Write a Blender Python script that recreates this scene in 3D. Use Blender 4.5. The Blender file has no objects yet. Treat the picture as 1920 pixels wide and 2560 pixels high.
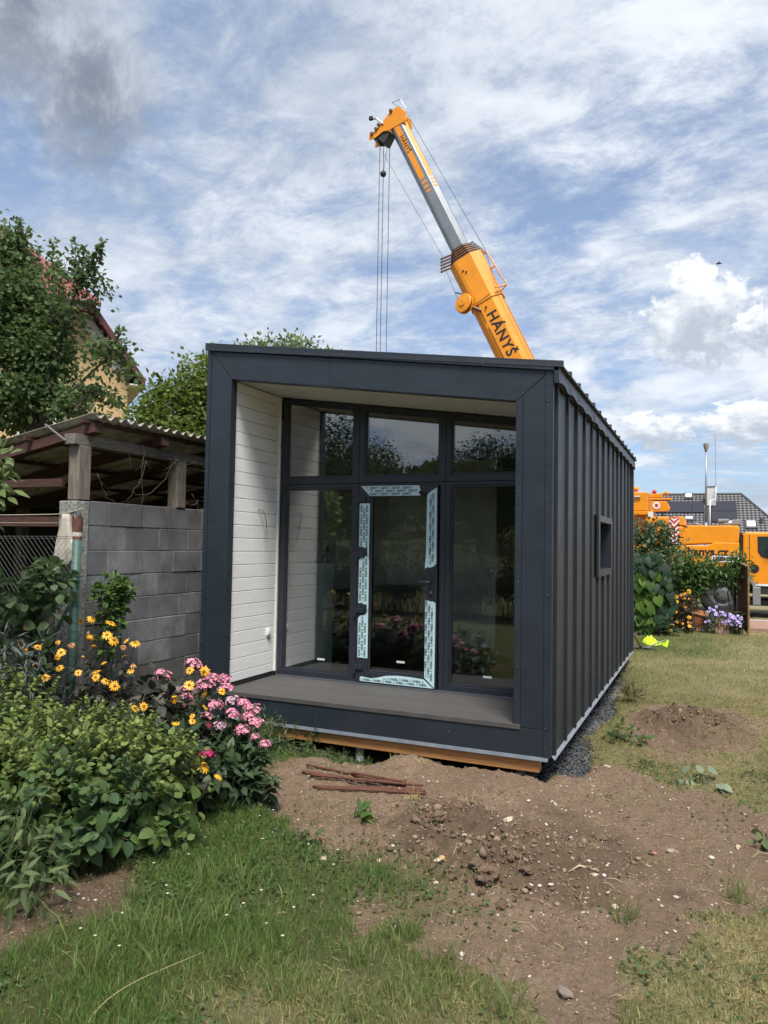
import bpy, math, random
import numpy as np
from mathutils import Vector, Matrix, Euler
rng = np.random.default_rng(11)
random.seed(11)
SC = bpy.context.scene
COL = SC.collection
R = math.radians
PI = math.pi

# ------------------------------------------------------------------ camera
CAM = np.array((4.6609, -6.0970, 1.4872))
cam_d = bpy.data.cameras.new('camera')
cam = bpy.data.objects.new('camera', cam_d)
COL.objects.link(cam)
cam_d.sensor_fit = 'HORIZONTAL'
cam_d.sensor_width = 36.0
cam_d.lens = 36.0 * 1841.27 / 1920.0
cam_d.clip_start = 0.05
cam_d.clip_end = 3000
_r = Vector((0.91593691, 0.40095089, 0.01726156))
_u = Vector((0.00226135, -0.04816732, 0.99883672))
_f = Vector((-0.40131591, 0.91483239, 0.04502492))
cam.matrix_world = Matrix(((_r.x, _u.x, -_f.x, CAM[0]), (_r.y, _u.y, -_f.y, CAM[1]), (_r.z, _u.z, -_f.z, CAM[2]), (0, 0, 0, 1)))
SC.camera = cam

# ------------------------------------------------------------------ light and exposure
SUN_EL, SUN_AZ = R(60), R(150)          # azimuth from +Y towards +X
SKY_STRENGTH = 0.053
sun_d = bpy.data.lights.new('sun', 'SUN')
sun = bpy.data.objects.new('sun', sun_d)
COL.objects.link(sun)
sun_d.energy = 2.0
sun_d.angle = R(20)
sun_d.color = (1.0, 0.955, 0.88)
sdir = Vector((math.sin(SUN_AZ) * math.cos(SUN_EL), math.cos(SUN_AZ) * math.cos(SUN_EL), math.sin(SUN_EL)))
sun.rotation_euler = sdir.to_track_quat('Z', 'Y').to_euler()
sun.location = (20, -20, 30)
vs = SC.view_settings
vs.view_transform = 'Standard'
vs.look = 'None'
vs.gamma = 1.0
vs.use_curve_mapping = False
vs.exposure = 1.5
SC.cycles.use_denoising = True
SC.cycles.max_bounces = 8
SC.cycles.transparent_max_bounces = 12
SC.cycles.sample_clamp_indirect = 6.0
SC.cycles.caustics_reflective = False
SC.cycles.use_adaptive_sampling = True
SC.cycles.adaptive_threshold = 0.02
SC.cycles.caustics_refractive = False

# ------------------------------------------------------------------ sky
def build_world():
    w = bpy.data.worlds.new('World')
    SC.world = w
    w.cycles.sampling_method = 'MANUAL'
    w.cycles.sample_map_resolution = 256
    w.use_nodes = True
    nt = w.node_tree
    nt.nodes.clear()
    N = nt.nodes.new
    LK = nt.links.new
    out = N('ShaderNodeOutputWorld')
    bg = N('ShaderNodeBackground')
    bg.inputs['Strength'].default_value = SKY_STRENGTH
    LK(bg.outputs[0], out.inputs[0])
    sky = N('ShaderNodeTexSky')
    sky.sky_type = 'NISHITA'
    sky.sun_disc = False
    sky.sun_elevation = SUN_EL
    sky.sun_rotation = SUN_AZ
    sky.air_density = 1.0
    sky.dust_density = 0.6
    sky.ozone_density = 2.0
    tc = N('ShaderNodeTexCoord')

    def math_(op, a, b=None, c=None, clamp=False):
        n = N('ShaderNodeMath')
        n.operation = op
        n.use_clamp = clamp
        for i, v in enumerate((a, b, c)):
            if v is None:
                continue
            if isinstance(v, (int, float)):
                n.inputs[i].default_value = v
            else:
                LK(v, n.inputs[i])
        return n.outputs[0]

    def ramp(v, a, b):
        n = N('ShaderNodeMapRange')
        n.interpolation_type = 'SMOOTHSTEP'
        n.inputs[1].default_value = a
        n.inputs[2].default_value = b
        LK(v, n.inputs[0])
        return n.outputs[0]

    def noise(vec, scale, detail, rough, dist=0.0, loc=(0, 0, 0), scl=(1, 1, 1), rot=0.0):
        m = N('ShaderNodeMapping')
        m.inputs['Location'].default_value = loc
        m.inputs['Scale'].default_value = scl
        m.inputs['Rotation'].default_value = (0, 0, rot)
        LK(vec, m.inputs[0])
        n = N('ShaderNodeTexNoise')
        n.inputs['Scale'].default_value = scale
        n.inputs['Detail'].default_value = detail
        n.inputs['Roughness'].default_value = rough
        n.inputs['Distortion'].default_value = dist
        LK(m.outputs[0], n.inputs[0])
        return n.outputs[0]

    sep = N('ShaderNodeSeparateXYZ')
    LK(tc.outputs['Generated'], sep.inputs[0])
    zc = math_('MAXIMUM', sep.outputs[2], 0.0)
    h = math_('ADD', zc, 0.16)
    comb = N('ShaderNodeCombineXYZ')
    LK(math_('DIVIDE', sep.outputs[0], h), comb.inputs[0])
    LK(math_('DIVIDE', sep.outputs[1], h), comb.inputs[1])
    pl = comb.outputs[0]
    # streaky high cloud over broad veils
    wisp = noise(pl, 1.7, 8, 0.62, 0.35, (3.1, 1.7, 0), (1.0, 1.35, 1), R(35))
    veil = noise(pl, 0.6, 6, 0.55, 0.3, (0.4, 5.2, 0))
    cover = math_('ADD', math_('MULTIPLY', wisp, 0.62), math_('MULTIPLY', veil, 0.50))
    fine = noise(pl, 4.6, 8, 0.70, 0.25, (1.3, 7.7, 0), (1.0, 1.25, 1), R(20))
    cover = math_('ADD', cover, math_('MULTIPLY', math_('SUBTRACT', fine, 0.5), 0.60))
    m1 = ramp(cover, 0.40, 0.68)
    # shading of that cloud
    sh = noise(pl, 1.0, 8, 0.6, 0.3, (8.3, 2.2, 0))
    shade = ramp(math_('ADD', math_('MULTIPLY', sh, 0.65), math_('MULTIPLY', fine, 0.40)), 0.38, 0.68)
    # low heaped clouds towards the horizon
    elev = N('ShaderNodeCombineXYZ')
    az = math_('ARCTAN2', sep.outputs[0], sep.outputs[1])
    LK(math_('MULTIPLY', az, 1.0), elev.inputs[0])
    LK(math_('MULTIPLY', sep.outputs[2], 1.9), elev.inputs[1])
    cum = noise(elev.outputs[0], 5.0, 8, 0.58, 0.25, (1.9, 0.35, 0))
    band = math_('MULTIPLY', ramp(sep.outputs[2], 0.02, 0.10), math_('SUBTRACT', 1.0, ramp(sep.outputs[2], 0.22, 0.42)))
    m2 = math_('MULTIPLY', ramp(cum, 0.50, 0.585), band)

    def heap(px_dir, rad, flat=1.0, seed=0.0, soft=0.0):
        # one heaped cloud standing in a direction of the sky, edges billowing
        d0 = Vector(px_dir).normalized()
        right = d0.cross(Vector((0, 0, 1))).normalized()
        up = right.cross(d0).normalized()
        def dot(v):
            n = N('ShaderNodeVectorMath')
            n.operation = 'DOT_PRODUCT'
            LK(tc.outputs['Generated'], n.inputs[0])
            n.inputs[1].default_value = v
            return n.outputs['Value']
        a = math_('DIVIDE', dot(right), rad)
        b = math_('DIVIDE', dot(up), rad * flat)
        c = dot(d0)
        front = ramp(c, 0.0, 0.2)
        cv = N('ShaderNodeCombineXYZ')
        LK(a, cv.inputs[0])
        LK(b, cv.inputs[1])
        nz = noise(cv.outputs[0], 1.9, 7, 0.62, 0.2, (seed, seed * 0.7, 0))
        r2 = math_('SQRT', math_('ADD', math_('MULTIPLY', a, a), math_('MULTIPLY', b, b)))
        e = math_('ADD', math_('SUBTRACT', 1.0, r2), math_('MULTIPLY', math_('SUBTRACT', nz, 0.5), 1.7))
        mask = math_('MULTIPLY', ramp(e, 0.16 - soft * .5, 0.38 + soft), front)
        lite = ramp(math_('ADD', math_('MULTIPLY', b, 0.60), math_('MULTIPLY', math_('SUBTRACT', nz, 0.5), 2.6)), -0.45, 0.65)
        return mask, lite

    def mixc(f, a, b):
        n = N('ShaderNodeMix')
        n.data_type = 'RGBA'
        if isinstance(f, (int, float)):
            n.inputs[0].default_value = f
        else:
            LK(f, n.inputs[0])
        for i, v in ((6, a), (7, b)):
            if isinstance(v, tuple):
                n.inputs[i].default_value = (*v, 1)
            else:
                LK(v, n.inputs[i])
        return n.outputs[2]

    GREY = (3.2, 3.75, 4.55)
    WHITE = (6.6, 6.95, 7.35)
    # the clear sky, a little paler for the thin moisture in it
    base = N('ShaderNodeMix')
    base.data_type = 'RGBA'
    base.blend_type = 'MULTIPLY'
    base.inputs[0].default_value = 1.0
    LK(sky.outputs[0], base.inputs[6])
    base.inputs[7].default_value = SKYTINT
    veiled = mixc(0.36, base.outputs[2], (3.9, 4.7, 6.0))
    col = mixc(math_('MULTIPLY', m1, 0.92), veiled, mixc(shade, GREY, WHITE))
    lit2 = ramp(cum, 0.50, 0.66)
    col = mixc(math_('MULTIPLY', m2, 0.75), col, mixc(lit2, (4.1, 4.7, 5.6), (6.9, 7.2, 7.6)))
    for d, rad, fl, sd, dark in HEAPS:
        mk, lt = heap(d, rad, fl, sd, 0.40 if dark else 0.0)
        lo, hi = ((1.6, 1.9, 2.4), (3.9, 4.35, 5.0)) if dark else ((3.6, 4.1, 4.8), (7.5, 7.75, 8.0))
        col = mixc(mk, col, mixc(lt, lo, hi))
    LK(col, bg.inputs['Color'])

SKYTINT = (0.70, 0.82, 0.98, 1)
HEAPS = [((-0.010, 0.956, 0.282), 0.080, 0.95, 2.9, False),
         ((0.060, 0.960, 0.262), 0.042, 0.8, 6.1, False),
         ((-0.055, 0.985, 0.150), 0.060, 0.55, 3.3, False),
         ((0.045, 0.987, 0.155), 0.070, 0.50, 5.4, False),
         ((-0.655, 0.530, 0.560), 0.115, 1.0, 4.4, True),
         ((-0.612, 0.585, 0.500), 0.085, 1.4, 8.7, True)]
build_world()

# ------------------------------------------------------------------ helpers
def tag(o, label=None, cat=None, group=None, kind=None):
    if label: o['label'] = label
    if cat: o['category'] = cat
    if group: o['group'] = group
    if kind: o['kind'] = kind
    return o

def thing(name, label, cat, loc=(0, 0, 0), group=None, kind=None):
    o = bpy.data.objects.new(name, None)
    o.empty_display_size = 0.1
    o.location = loc
    COL.objects.link(o)
    return tag(o, label, cat, group, kind)

def attach(o, parent, matrix=None):
    """Child of a thing (an unrotated Empty) or of a part; geometry stays in world coordinates."""
    COL.objects.link(o)
    if parent is not None:
        o.parent = parent
        if parent.type == 'EMPTY':
            o.matrix_parent_inverse = Matrix.Translation(-parent.location)
    if matrix is not None:
        o.matrix_basis = matrix
    return o

def unit(v):
    v = np.asarray(v, float)
    return v / (np.linalg.norm(v) + 1e-12)

class MB:
    def __init__(s):
        s.v, s.f = [], []

    def add(s, vs, fs):
        n = len(s.v)
        s.v += [tuple(float(c) for c in p) for p in vs]
        s.f += [[i + n for i in f] for f in fs]
        return s

    def box(s, x0, x1, y0, y1, z0, z1):
        return s.add([(x0, y0, z0), (x1, y0, z0), (x1, y1, z0), (x0, y1, z0), (x0, y0, z1), (x1, y0, z1), (x1, y1, z1), (x0, y1, z1)],
                     [(0, 3, 2, 1), (4, 5, 6, 7), (0, 1, 5, 4), (1, 2, 6, 5), (2, 3, 7, 6), (3, 0, 4, 7)])

    def hexa(s, lo, hi):
        """lo and hi: four points each, same order."""
        return s.add(list(lo) + list(hi), [(0, 3, 2, 1), (4, 5, 6, 7), (0, 1, 5, 4), (1, 2, 6, 5), (2, 3, 7, 6), (3, 0, 4, 7)])

    def prism(s, poly, off):
        """poly: loop of 3-D points, pushed along off."""
        n = len(poly)
        off = np.asarray(off, float)
        a = [np.asarray(p, float) for p in poly]
        b = [p + off for p in a]
        return s.add(a + b, [list(range(n))[::-1], list(range(n, 2 * n))] + [[i, (i + 1) % n, n + (i + 1) % n, n + i] for i in range(n)])

    def beam(s, a, b, w, h, up=(0, 0, 1)):
        a, b = np.asarray(a, float), np.asarray(b, float)
        d = unit(b - a)
        x = unit(np.cross(d, up))
        z = np.cross(x, d)
        q = [(-w / 2, -h / 2), (w / 2, -h / 2), (w / 2, h / 2), (-w / 2, h / 2)]
        return s.hexa([a + x * i + z * j for i, j in q], [b + x * i + z * j for i, j in q])

    def tube(s, pts, r, n=6, cap=True):
        pts = [np.asarray(p, float) for p in pts]
        m = len(pts)
        rs = [r] * m if np.isscalar(r) else list(r)
        vs, fs = [], []
        t0 = unit(pts[1] - pts[0])
        ref = np.array((0, 0, 1.0)) if abs(t0[2]) < 0.9 else np.array((1.0, 0, 0))
        x = unit(np.cross(t0, ref))
        for i, p in enumerate(pts):
            t = unit((pts[min(i + 1, m - 1)] - pts[max(i - 1, 0)]))
            x = unit(x - t * np.dot(x, t))
            y = np.cross(t, x)
            for k in range(n):
                a = 2 * PI * k / n
                vs.append(p + (x * math.cos(a) + y * math.sin(a)) * rs[i])
        for i in range(m - 1):
            for k in range(n):
                fs.append((i * n + k, i * n + (k + 1) % n, (i + 1) * n + (k + 1) % n, (i + 1) * n + k))
        if cap:
            fs.append(list(range(n))[::-1])
            fs.append([(m - 1) * n + k for k in range(n)])
        return s.add(vs, fs)

    def lathe(s, prof, c, axis=(0, 0, 1), n=20, close=True):
        """prof: (radius, height along axis)."""
        ax = unit(axis)
        ref = np.array((0, 0, 1.0)) if abs(ax[2]) < 0.9 else np.array((1.0, 0, 0))
        x = unit(np.cross(ref, ax))
        y = np.cross(ax, x)
        c = np.asarray(c, float)
        vs = []
        for r, h in prof:
            for k in range(n):
                a = 2 * PI * k / n
                vs.append(c + ax * h + (x * math.cos(a) + y * math.sin(a)) * r)
        fs = []
        for i in range(len(prof) - 1):
            for k in range(n):
                fs.append((i * n + k, i * n + (k + 1) % n, (i + 1) * n + (k + 1) % n, (i + 1) * n + k))
        if close:
            fs.append(list(range(n))[::-1])
            fs.append([(len(prof) - 1) * n + k for k in range(n)])
        return s.add(vs, fs)

    def xf(s, fn):
        s.v = [tuple(float(c) for c in fn(np.array(p))) for p in s.v]
        return s

    def mesh(s, name, mat=None, smooth=False):
        me = bpy.data.meshes.new(name)
        me.from_pydata(s.v, [], s.f)
        me.update()
        if mat: me.materials.append(mat)
        if smooth:
            me.polygons.foreach_set('use_smooth', [True] * len(me.polygons))
        return me

    def obj(s, name, mat, parent=None, bevel=0, smooth=False, seg=2):
        o = bpy.data.objects.new(name, s.mesh(name, mat, smooth))
        attach(o, parent)
        if bevel:
            b = o.modifiers.new('bevel', 'BEVEL')
            b.width = bevel
            b.segments = seg
            b.limit_method = 'ANGLE'
            b.angle_limit = R(40)
            if smooth is False:
                b.harden_normals = False
        return o

def inst(name, mesh, parent, loc, rot=(0, 0, 0), scale=1.0):
    o = bpy.data.objects.new(name, mesh)
    sc = (scale,) * 3 if np.isscalar(scale) else scale
    e = rot.to_matrix() if isinstance(rot, Euler) else (rot if isinstance(rot, Matrix) else Euler(rot).to_matrix())
    m = Matrix.Translation(Vector(loc)) @ e.to_4x4() @ Matrix.Diagonal((*sc, 1))
    return attach(o, parent, m)

def bulk(name, V, F, mat, parent=None, tint=None, smooth=False):
    """numpy mesh: V (n,3), F (m,3) or (m,4)."""
    V = np.ascontiguousarray(V, np.float32)
    F = np.ascontiguousarray(F, np.int32)
    me = bpy.data.meshes.new(name)
    me.vertices.add(len(V))
    me.vertices.foreach_set('co', V.ravel())
    k = F.shape[1]
    me.loops.add(F.size)
    me.loops.foreach_set('vertex_index', F.ravel())
    me.polygons.add(len(F))
    me.polygons.foreach_set('loop_start', np.arange(0, F.size, k, dtype=np.int32))
    me.polygons.foreach_set('loop_total', np.full(len(F), k, np.int32))
    if smooth:
        me.polygons.foreach_set('use_smooth', np.ones(len(F), bool))
    if tint is not None:
        for nm, arr in (tint.items() if isinstance(tint, dict) else (('tint', tint),)):
            at = me.attributes.new(nm, 'FLOAT', 'POINT')
            at.data.foreach_set('value', np.ascontiguousarray(arr, np.float32))
    me.update(calc_edges=True)
    if mat: me.materials.append(mat)
    o = bpy.data.objects.new(name, me)
    return attach(o, parent)

# leaf outlines: x across, y along, z off the blade
def _leaf(kind):
    if kind == 'simple':
        return (np.array([(0, 0, 0), (-.30, .48, .07), (0, 1, -.10), (.30, .48, .07)], float), np.array([(0, 3, 2), (0, 2, 1)]))
    if kind in ('lance', 'ovate'):
        st = [0, .10, .28, .50, .72, .88, 1.0] if kind == 'ovate' else [0, .18, .42, .70, 1.0]
        wd = [0, .17, .30, .32, .23, .115, 0] if kind == 'ovate' else [0, .085, .125, .08, 0]
        v, f = [], []
        for t, w in zip(st, wd):
            dz = -.16 * t * t + .02 * t
            v += [(-w, t, dz + w * .22), (0, t, dz), (w, t, dz + w * .22)]
        for i in range(len(st) - 1):
            a, b = 3 * i, 3 * i + 3
            for q in (0, 1):
                if wd[i] == 0: f.append((a + 1, b + q + 1, b + q))
                elif wd[i + 1] == 0: f.append((a + q, a + q + 1, b + 1))
                else: f += [(a + q, a + q + 1, b + q + 1), (a + q, b + q + 1, b + q)]
        return (np.array(v, float), np.array(f))
    if kind == 'heart':
        v = [(0, 0, 0), (0, .35, .0), (0, .7, -.04), (0, 1.0, -.16), (-.22, -.16, .03), (-.42, .0, .06), (-.50, .28, .05), (-.38, .58, .0), (-.16, .84, -.08),
             (.22, -.16, .03), (.42, .0, .06), (.50, .28, .05), (.38, .58, .0), (.16, .84, -.08)]
        L_ = [(0, 4, 5), (0, 5, 1), (1, 5, 6), (1, 6, 7), (1, 7, 2), (2, 7, 8), (2, 8, 3)]
        R_ = [(0, 10, 9), (0, 1, 10), (1, 11, 10), (1, 12, 11), (1, 2, 12), (2, 13, 12), (2, 3, 13)]
        return (np.array(v, float), np.array([t[::-1] for t in L_] + [t[::-1] for t in R_]))
LEAF = {k: _leaf(k) for k in ('simple', 'lance', 'ovate', 'heart')}

def nrm(a):
    return a / (np.linalg.norm(a, axis=-1, keepdims=True) + 1e-9)

def leaf_frames(Yd, Nd):
    y = nrm(Yd)
    x = nrm(np.cross(y, Nd))
    z = np.cross(x, y)
    return x, y, z

def leaf_geo(kind, P, Yd, Nd, size, width=1.0):
    T, F = LEAF[kind]
    x, y, z = leaf_frames(Yd, Nd)
    n = len(P)
    size = np.broadcast_to(size, (n,))[:, None, None]
    V = P[:, None, :] + size * (x[:, None, :] * (T[None, :, 0:1] * width) + y[:, None, :] * T[None, :, 1:2] + z[:, None, :] * T[None, :, 2:3])
    Fx = (F[None] + (np.arange(n) * len(T))[:, None, None]).reshape(-1, 3)
    return V.reshape(-1, 3), Fx, len(T)

def leaves(name, kind, P, Yd, Nd, size, mat, parent, tint, width=1.0, stuff=False):
    V, F, k = leaf_geo(kind, P, Yd, Nd, size, width)
    o = bulk(name, V, F, mat, parent, np.repeat(np.broadcast_to(tint, (len(P),)), k), smooth=True)
    if stuff: o['kind'] = 'stuff'
    return o

# numpy value noise
def _hash(ix, iy, seed):
    h = (ix.astype(np.int64) * 374761393 + iy.astype(np.int64) * 668265263 + seed * 974711) & 0x7fffffff
    h = ((h ^ (h >> 13)) * 1274126177) & 0x7fffffff
    return ((h ^ (h >> 16)) & 0xffff) / 65535.0

def vnoise(x, y, seed=0):
    ix, iy = np.floor(x), np.floor(y)
    fx, fy = x - ix, y - iy
    fx, fy = fx * fx * (3 - 2 * fx), fy * fy * (3 - 2 * fy)
    ix, iy = ix.astype(np.int64), iy.astype(np.int64)
    a, b = _hash(ix, iy, seed), _hash(ix + 1, iy, seed)
    c, d = _hash(ix, iy + 1, seed), _hash(ix + 1, iy + 1, seed)
    return (a * (1 - fx) + b * fx) * (1 - fy) + (c * (1 - fx) + d * fx) * fy

def fbm(x, y, f, octv=4, seed=0, gain=0.5):
    s, a, t = 0, 1.0, 0
    for i in range(octv):
        s = s + a * vnoise(x * f + 17.3 * i, y * f - 9.1 * i, seed + i)
        t += a
        a *= gain
        f *= 2.03
    return s / t - 0.5

def sdist(px, py, poly):
    """signed distance to a polygon, positive inside."""
    best = np.full(px.shape, 1e9)
    inside = np.zeros(px.shape, bool)
    n = len(poly)
    for i in range(n):
        x1, y1 = poly[i]
        x2, y2 = poly[(i + 1) % n]
        dx, dy = x2 - x1, y2 - y1
        t = np.clip(((px - x1) * dx + (py - y1) * dy) / (dx * dx + dy * dy + 1e-12), 0, 1)
        best = np.minimum(best, np.hypot(px - x1 - t * dx, py - y1 - t * dy))
        cr = ((y1 > py) != (y2 > py)) & (px < (x2 - x1) * (py - y1) / (y2 - y1 + 1e-12) + x1)
        inside ^= cr
    return np.where(inside, best, -best)

def sstep(x, a, b):
    t = np.clip((x - a) / (b - a), 0, 1)
    return t * t * (3 - 2 * t)

# ------------------------------------------------------------------ materials
def hexc(h):
    c = [int(h[i:i + 2], 16) / 255 for i in (0, 2, 4)]
    return tuple(v / 12.92 if v <= .04045 else ((v + .055) / 1.055) ** 2.4 for v in c)

class NT:
    def __init__(s, name):
        s.m = bpy.data.materials.new(name)
        s.m.use_nodes = True
        s.t = s.m.node_tree
        s.t.nodes.clear()
        s.out = s.n('ShaderNodeOutputMaterial')
    def n(s, k): return s.t.nodes.new(k)
    def l(s, a, b): s.t.links.new(a, b)
    def put(s, sock, v):
        if isinstance(v, bpy.types.NodeSocket): s.l(v, sock)
        elif isinstance(v, tuple) and len(v) == 3 and sock.type == 'RGBA': sock.default_value = (*v, 1)
        else: sock.default_value = v
    def pos(s, scale=(1, 1, 1), space='world', rot=(0, 0, 0)):
        if space == 'world':
            src = s.n('ShaderNodeNewGeometry').outputs['Position']
        else:
            src = s.n('ShaderNodeTexCoord').outputs['Object']
        m = s.n('ShaderNodeMapping')
        m.inputs['Scale'].default_value = scale
        m.inputs['Rotation'].default_value = rot
        s.l(src, m.inputs[0])
        return m.outputs[0]
    def noise(s, vec, scale, detail=5, rough=.55, dist=0):
        n = s.n('ShaderNodeTexNoise')
        n.inputs['Scale'].default_value = scale
        n.inputs['Detail'].default_value = detail
        n.inputs['Roughness'].default_value = rough
        n.inputs['Distortion'].default_value = dist
        s.l(vec, n.inputs[0])
        return n.outputs[0]
    def range(s, v, a, b, c=0.0, d=1.0):
        n = s.n('ShaderNodeMapRange')
        s.put(n.inputs[0], v)
        for i, q in enumerate((a, b, c, d)): n.inputs[i + 1].default_value = q
        return n.outputs[0]
    def mix(s, f, a, b, mode='MIX'):
        n = s.n('ShaderNodeMix')
        n.data_type = 'RGBA'
        n.blend_type = mode
        s.put(n.inputs[0], f)
        s.put(n.inputs[6], a)
        s.put(n.inputs[7], b)
        return n.outputs[2]
    def attr(s, name):
        n = s.n('ShaderNodeAttribute')
        n.attribute_name = name
        return n.outputs['Fac']
    def rnd(s):
        return s.n('ShaderNodeObjectInfo').outputs['Random']
    def bump(s, h, strength, dist=.01, normal=None):
        b = s.n('ShaderNodeBump')
        b.inputs['Strength'].default_value = strength
        b.inputs['Distance'].default_value = dist
        s.l(h, b.inputs['Height'])
        if normal is not None: s.l(normal, b.inputs['Normal'])
        return b.outputs[0]
    def bsdf(s, col, rough=.6, metal=0., normal=None, spec=.5, coat=0.):
        p = s.n('ShaderNodeBsdfPrincipled')
        s.put(p.inputs['Base Color'], col)
        s.put(p.inputs['Roughness'], rough)
        s.put(p.inputs['Metallic'], metal)
        p.inputs['Specular IOR Level'].default_value = spec
        p.inputs['Coat Weight'].default_value = coat
        if normal is not None: s.l(normal, p.inputs['Normal'])
        return p.outputs[0]
    def done(s, sh):
        s.l(sh, s.out.inputs[0])
        return s.m

def M(name, c1, c2=None, rough=.6, metal=0., scale=6, detail=6, lo=.35, hi=.65, bump=0., bscale=60, bdist=.004, spec=.5, coat=0., rnd=0., stretch=(1, 1, 1), space='world', rvar=0.):
    t = NT(name)
    v = t.pos(stretch, space)
    c2 = c2 or tuple(x * .8 for x in c1)
    nz = t.noise(v, scale, detail)
    col = t.mix(t.range(nz, lo, hi), c1, c2)
    if rnd:
        k = t.range(t.rnd(), 0, 1, 1 - rnd, 1 + rnd)
        h = t.n('ShaderNodeHueSaturation')
        t.l(k, h.inputs['Value'])
        t.l(col, h.inputs['Color'])
        col = h.outputs[0]
    nm = None
    if bump:
        nm = t.bump(t.noise(v, bscale, 6, .6), bump, bdist)
    rg = t.range(t.noise(v, scale * 2.3, 4), .3, .7, rough - rvar, rough + rvar) if rvar else rough
    return t.done(t.bsdf(col, rg, metal, nm, spec, coat))

def leafmat(name, c1, c2, rough=.5, trans=.25, c3=None):
    t = NT(name)
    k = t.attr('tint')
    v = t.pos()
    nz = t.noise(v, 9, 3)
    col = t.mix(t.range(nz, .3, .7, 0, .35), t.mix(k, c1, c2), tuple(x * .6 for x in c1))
    p = t.bsdf(col, rough, 0, None, .35)
    tr = t.n('ShaderNodeBsdfTranslucent')
    t.l(t.mix(.35, col, tuple(min(1, x * 2.0 + .01) for x in c2)), tr.inputs[0])
    mx = t.n('ShaderNodeMixShader')
    mx.inputs[0].default_value = trans
    t.l(p, mx.inputs[1])
    t.l(tr.outputs[0], mx.inputs[2])
    return t.done(mx.outputs[0])

def objleafmat(name, c1, c2, rough=.5, trans=.25):
    """the same for single leaves that are objects: tone by object."""
    t = NT(name)
    col = t.mix(t.rnd(), c1, c2)
    vein = t.noise(t.pos((1, 1, 1), 'object'), 5, 4)
    col = t.mix(t.range(vein, .3, .7, 0, .3), col, tuple(x * .55 for x in c1))
    p = t.bsdf(col, rough, 0, None, .35)
    tr = t.n('ShaderNodeBsdfTranslucent')
    t.l(t.mix(.35, col, tuple(min(1, x * 2.0 + .01) for x in c2)), tr.inputs[0])
    mx = t.n('ShaderNodeMixShader')
    mx.inputs[0].default_value = trans
    t.l(p, mx.inputs[1])
    t.l(tr.outputs[0], mx.inputs[2])
    return t.done(mx.outputs[0])

def text_mesh(txt, size, mat, bold=0.0, align='LEFT', shear=0.0, space=1.0):
    cu = bpy.data.curves.new('lettering', 'FONT')
    cu.body = txt
    cu.size = size
    cu.offset = bold
    cu.align_x = align
    cu.shear = shear
    cu.space_character = space
    cu.resolution_u = 3
    o = bpy.data.objects.new('lettering', cu)
    COL.objects.link(o)
    dg = bpy.context.evaluated_depsgraph_get()
    me = bpy.data.meshes.new_from_object(o.evaluated_get(dg))
    bpy.data.objects.remove(o)
    bpy.data.curves.remove(cu)
    me.materials.clear()
    me.materials.append(mat)
    return me

def place_text(name, me, parent, origin, xdir, ydir):
    x, y = Vector(xdir).normalized(), Vector(ydir).normalized()
    z = x.cross(y)
    m = Matrix(((x.x, y.x, z.x, origin[0]), (x.y, y.y, z.y, origin[1]), (x.z, y.z, z.z, origin[2]), (0, 0, 0, 1)))
    o = bpy.data.objects.new(name, me)
    return attach(o, parent, m)

MT = {}
MT['anthracite'] = M('anthracite_metal', (.025, .034, .046), (.021, .028, .038), rough=.40, metal=.15, scale=2.5, bump=.22, bscale=2.2, bdist=.05, rvar=.05)
MT['anthracite_grey'] = M('anthracite_seam_metal', (.020, .025, .033), (.017, .021, .028), rough=.46, metal=.1, scale=2.5, bump=.12, bscale=3, bdist=.04, rvar=.05)
MT['upvc'] = M('dark_window_profile', (.024, .029, .040), (.020, .024, .033), rough=.4, scale=30, bump=.05, bscale=300)
MT['flash'] = M('grey_flashing', (.16, .18, .21), (.12, .14, .165), rough=.4, metal=.4, scale=9)
MT['flash_light'] = M('pale_flashing', (.25, .26, .285), (.19, .20, .22), rough=.45, metal=.2, scale=12)
MT['white_board'] = M('white_painted_board', (.88, .88, .87), (.82, .82, .81), rough=.55, scale=5, stretch=(1, 1, 6), bump=.12, bscale=26, rnd=.03)
MT['white_trim'] = M('white_trim', (.80, .80, .78), (.72, .72, .70), rough=.5, scale=9)
MT['soffit'] = M('soffit_board', (.66, .64, .60), (.58, .56, .52), rough=.6, scale=4, stretch=(4, 1, 1))
MT['deck'] = M('composite_deck', (.074, .070, .068), (.056, .053, .051), rough=.7, scale=8, stretch=(1, 14, 1), bump=.25, bscale=40, rnd=.06)
MT['beam'] = M('fresh_timber', (.46, .235, .085), (.34, .15, .05), rough=.65, scale=5, stretch=(1, 8, 12), bump=.1, bscale=60)
MT['zinc'] = M('galvanised_steel', (.36, .38, .40), (.27, .29, .31), rough=.42, metal=.6, scale=40)
MT['screwhead'] = M('screw_head', (.11, .12, .135), rough=.35, metal=.5)
MT['black'] = M('black_plastic', (.014, .014, .015), rough=.5)
MT['film'] = M('protective_film', (.55, .74, .78), (.50, .69, .74), rough=.35, scale=20)
MT['ink'] = M('printed_ink', (.012, .025, .028), rough=.6)
MT['ink_teal'] = M('printed_teal', (.02, .20, .22), rough=.6)
MT['ink_pale'] = M('printed_grey', (.24, .33, .36), rough=.6)
MT['label_paper'] = M('pale_label', (.62, .70, .66), rough=.6)
MT['inner_wall'] = M('inner_board', (.80, .80, .79), rough=.6, scale=4)
MT['inner_floor'] = M('inner_wood_floor', (.26, .16, .10), (.19, .115, .07), rough=.4, scale=6, stretch=(8, 1, 1))
MT['cabinet'] = M('dark_cabinet', (.09, .095, .10), rough=.45)

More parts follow.
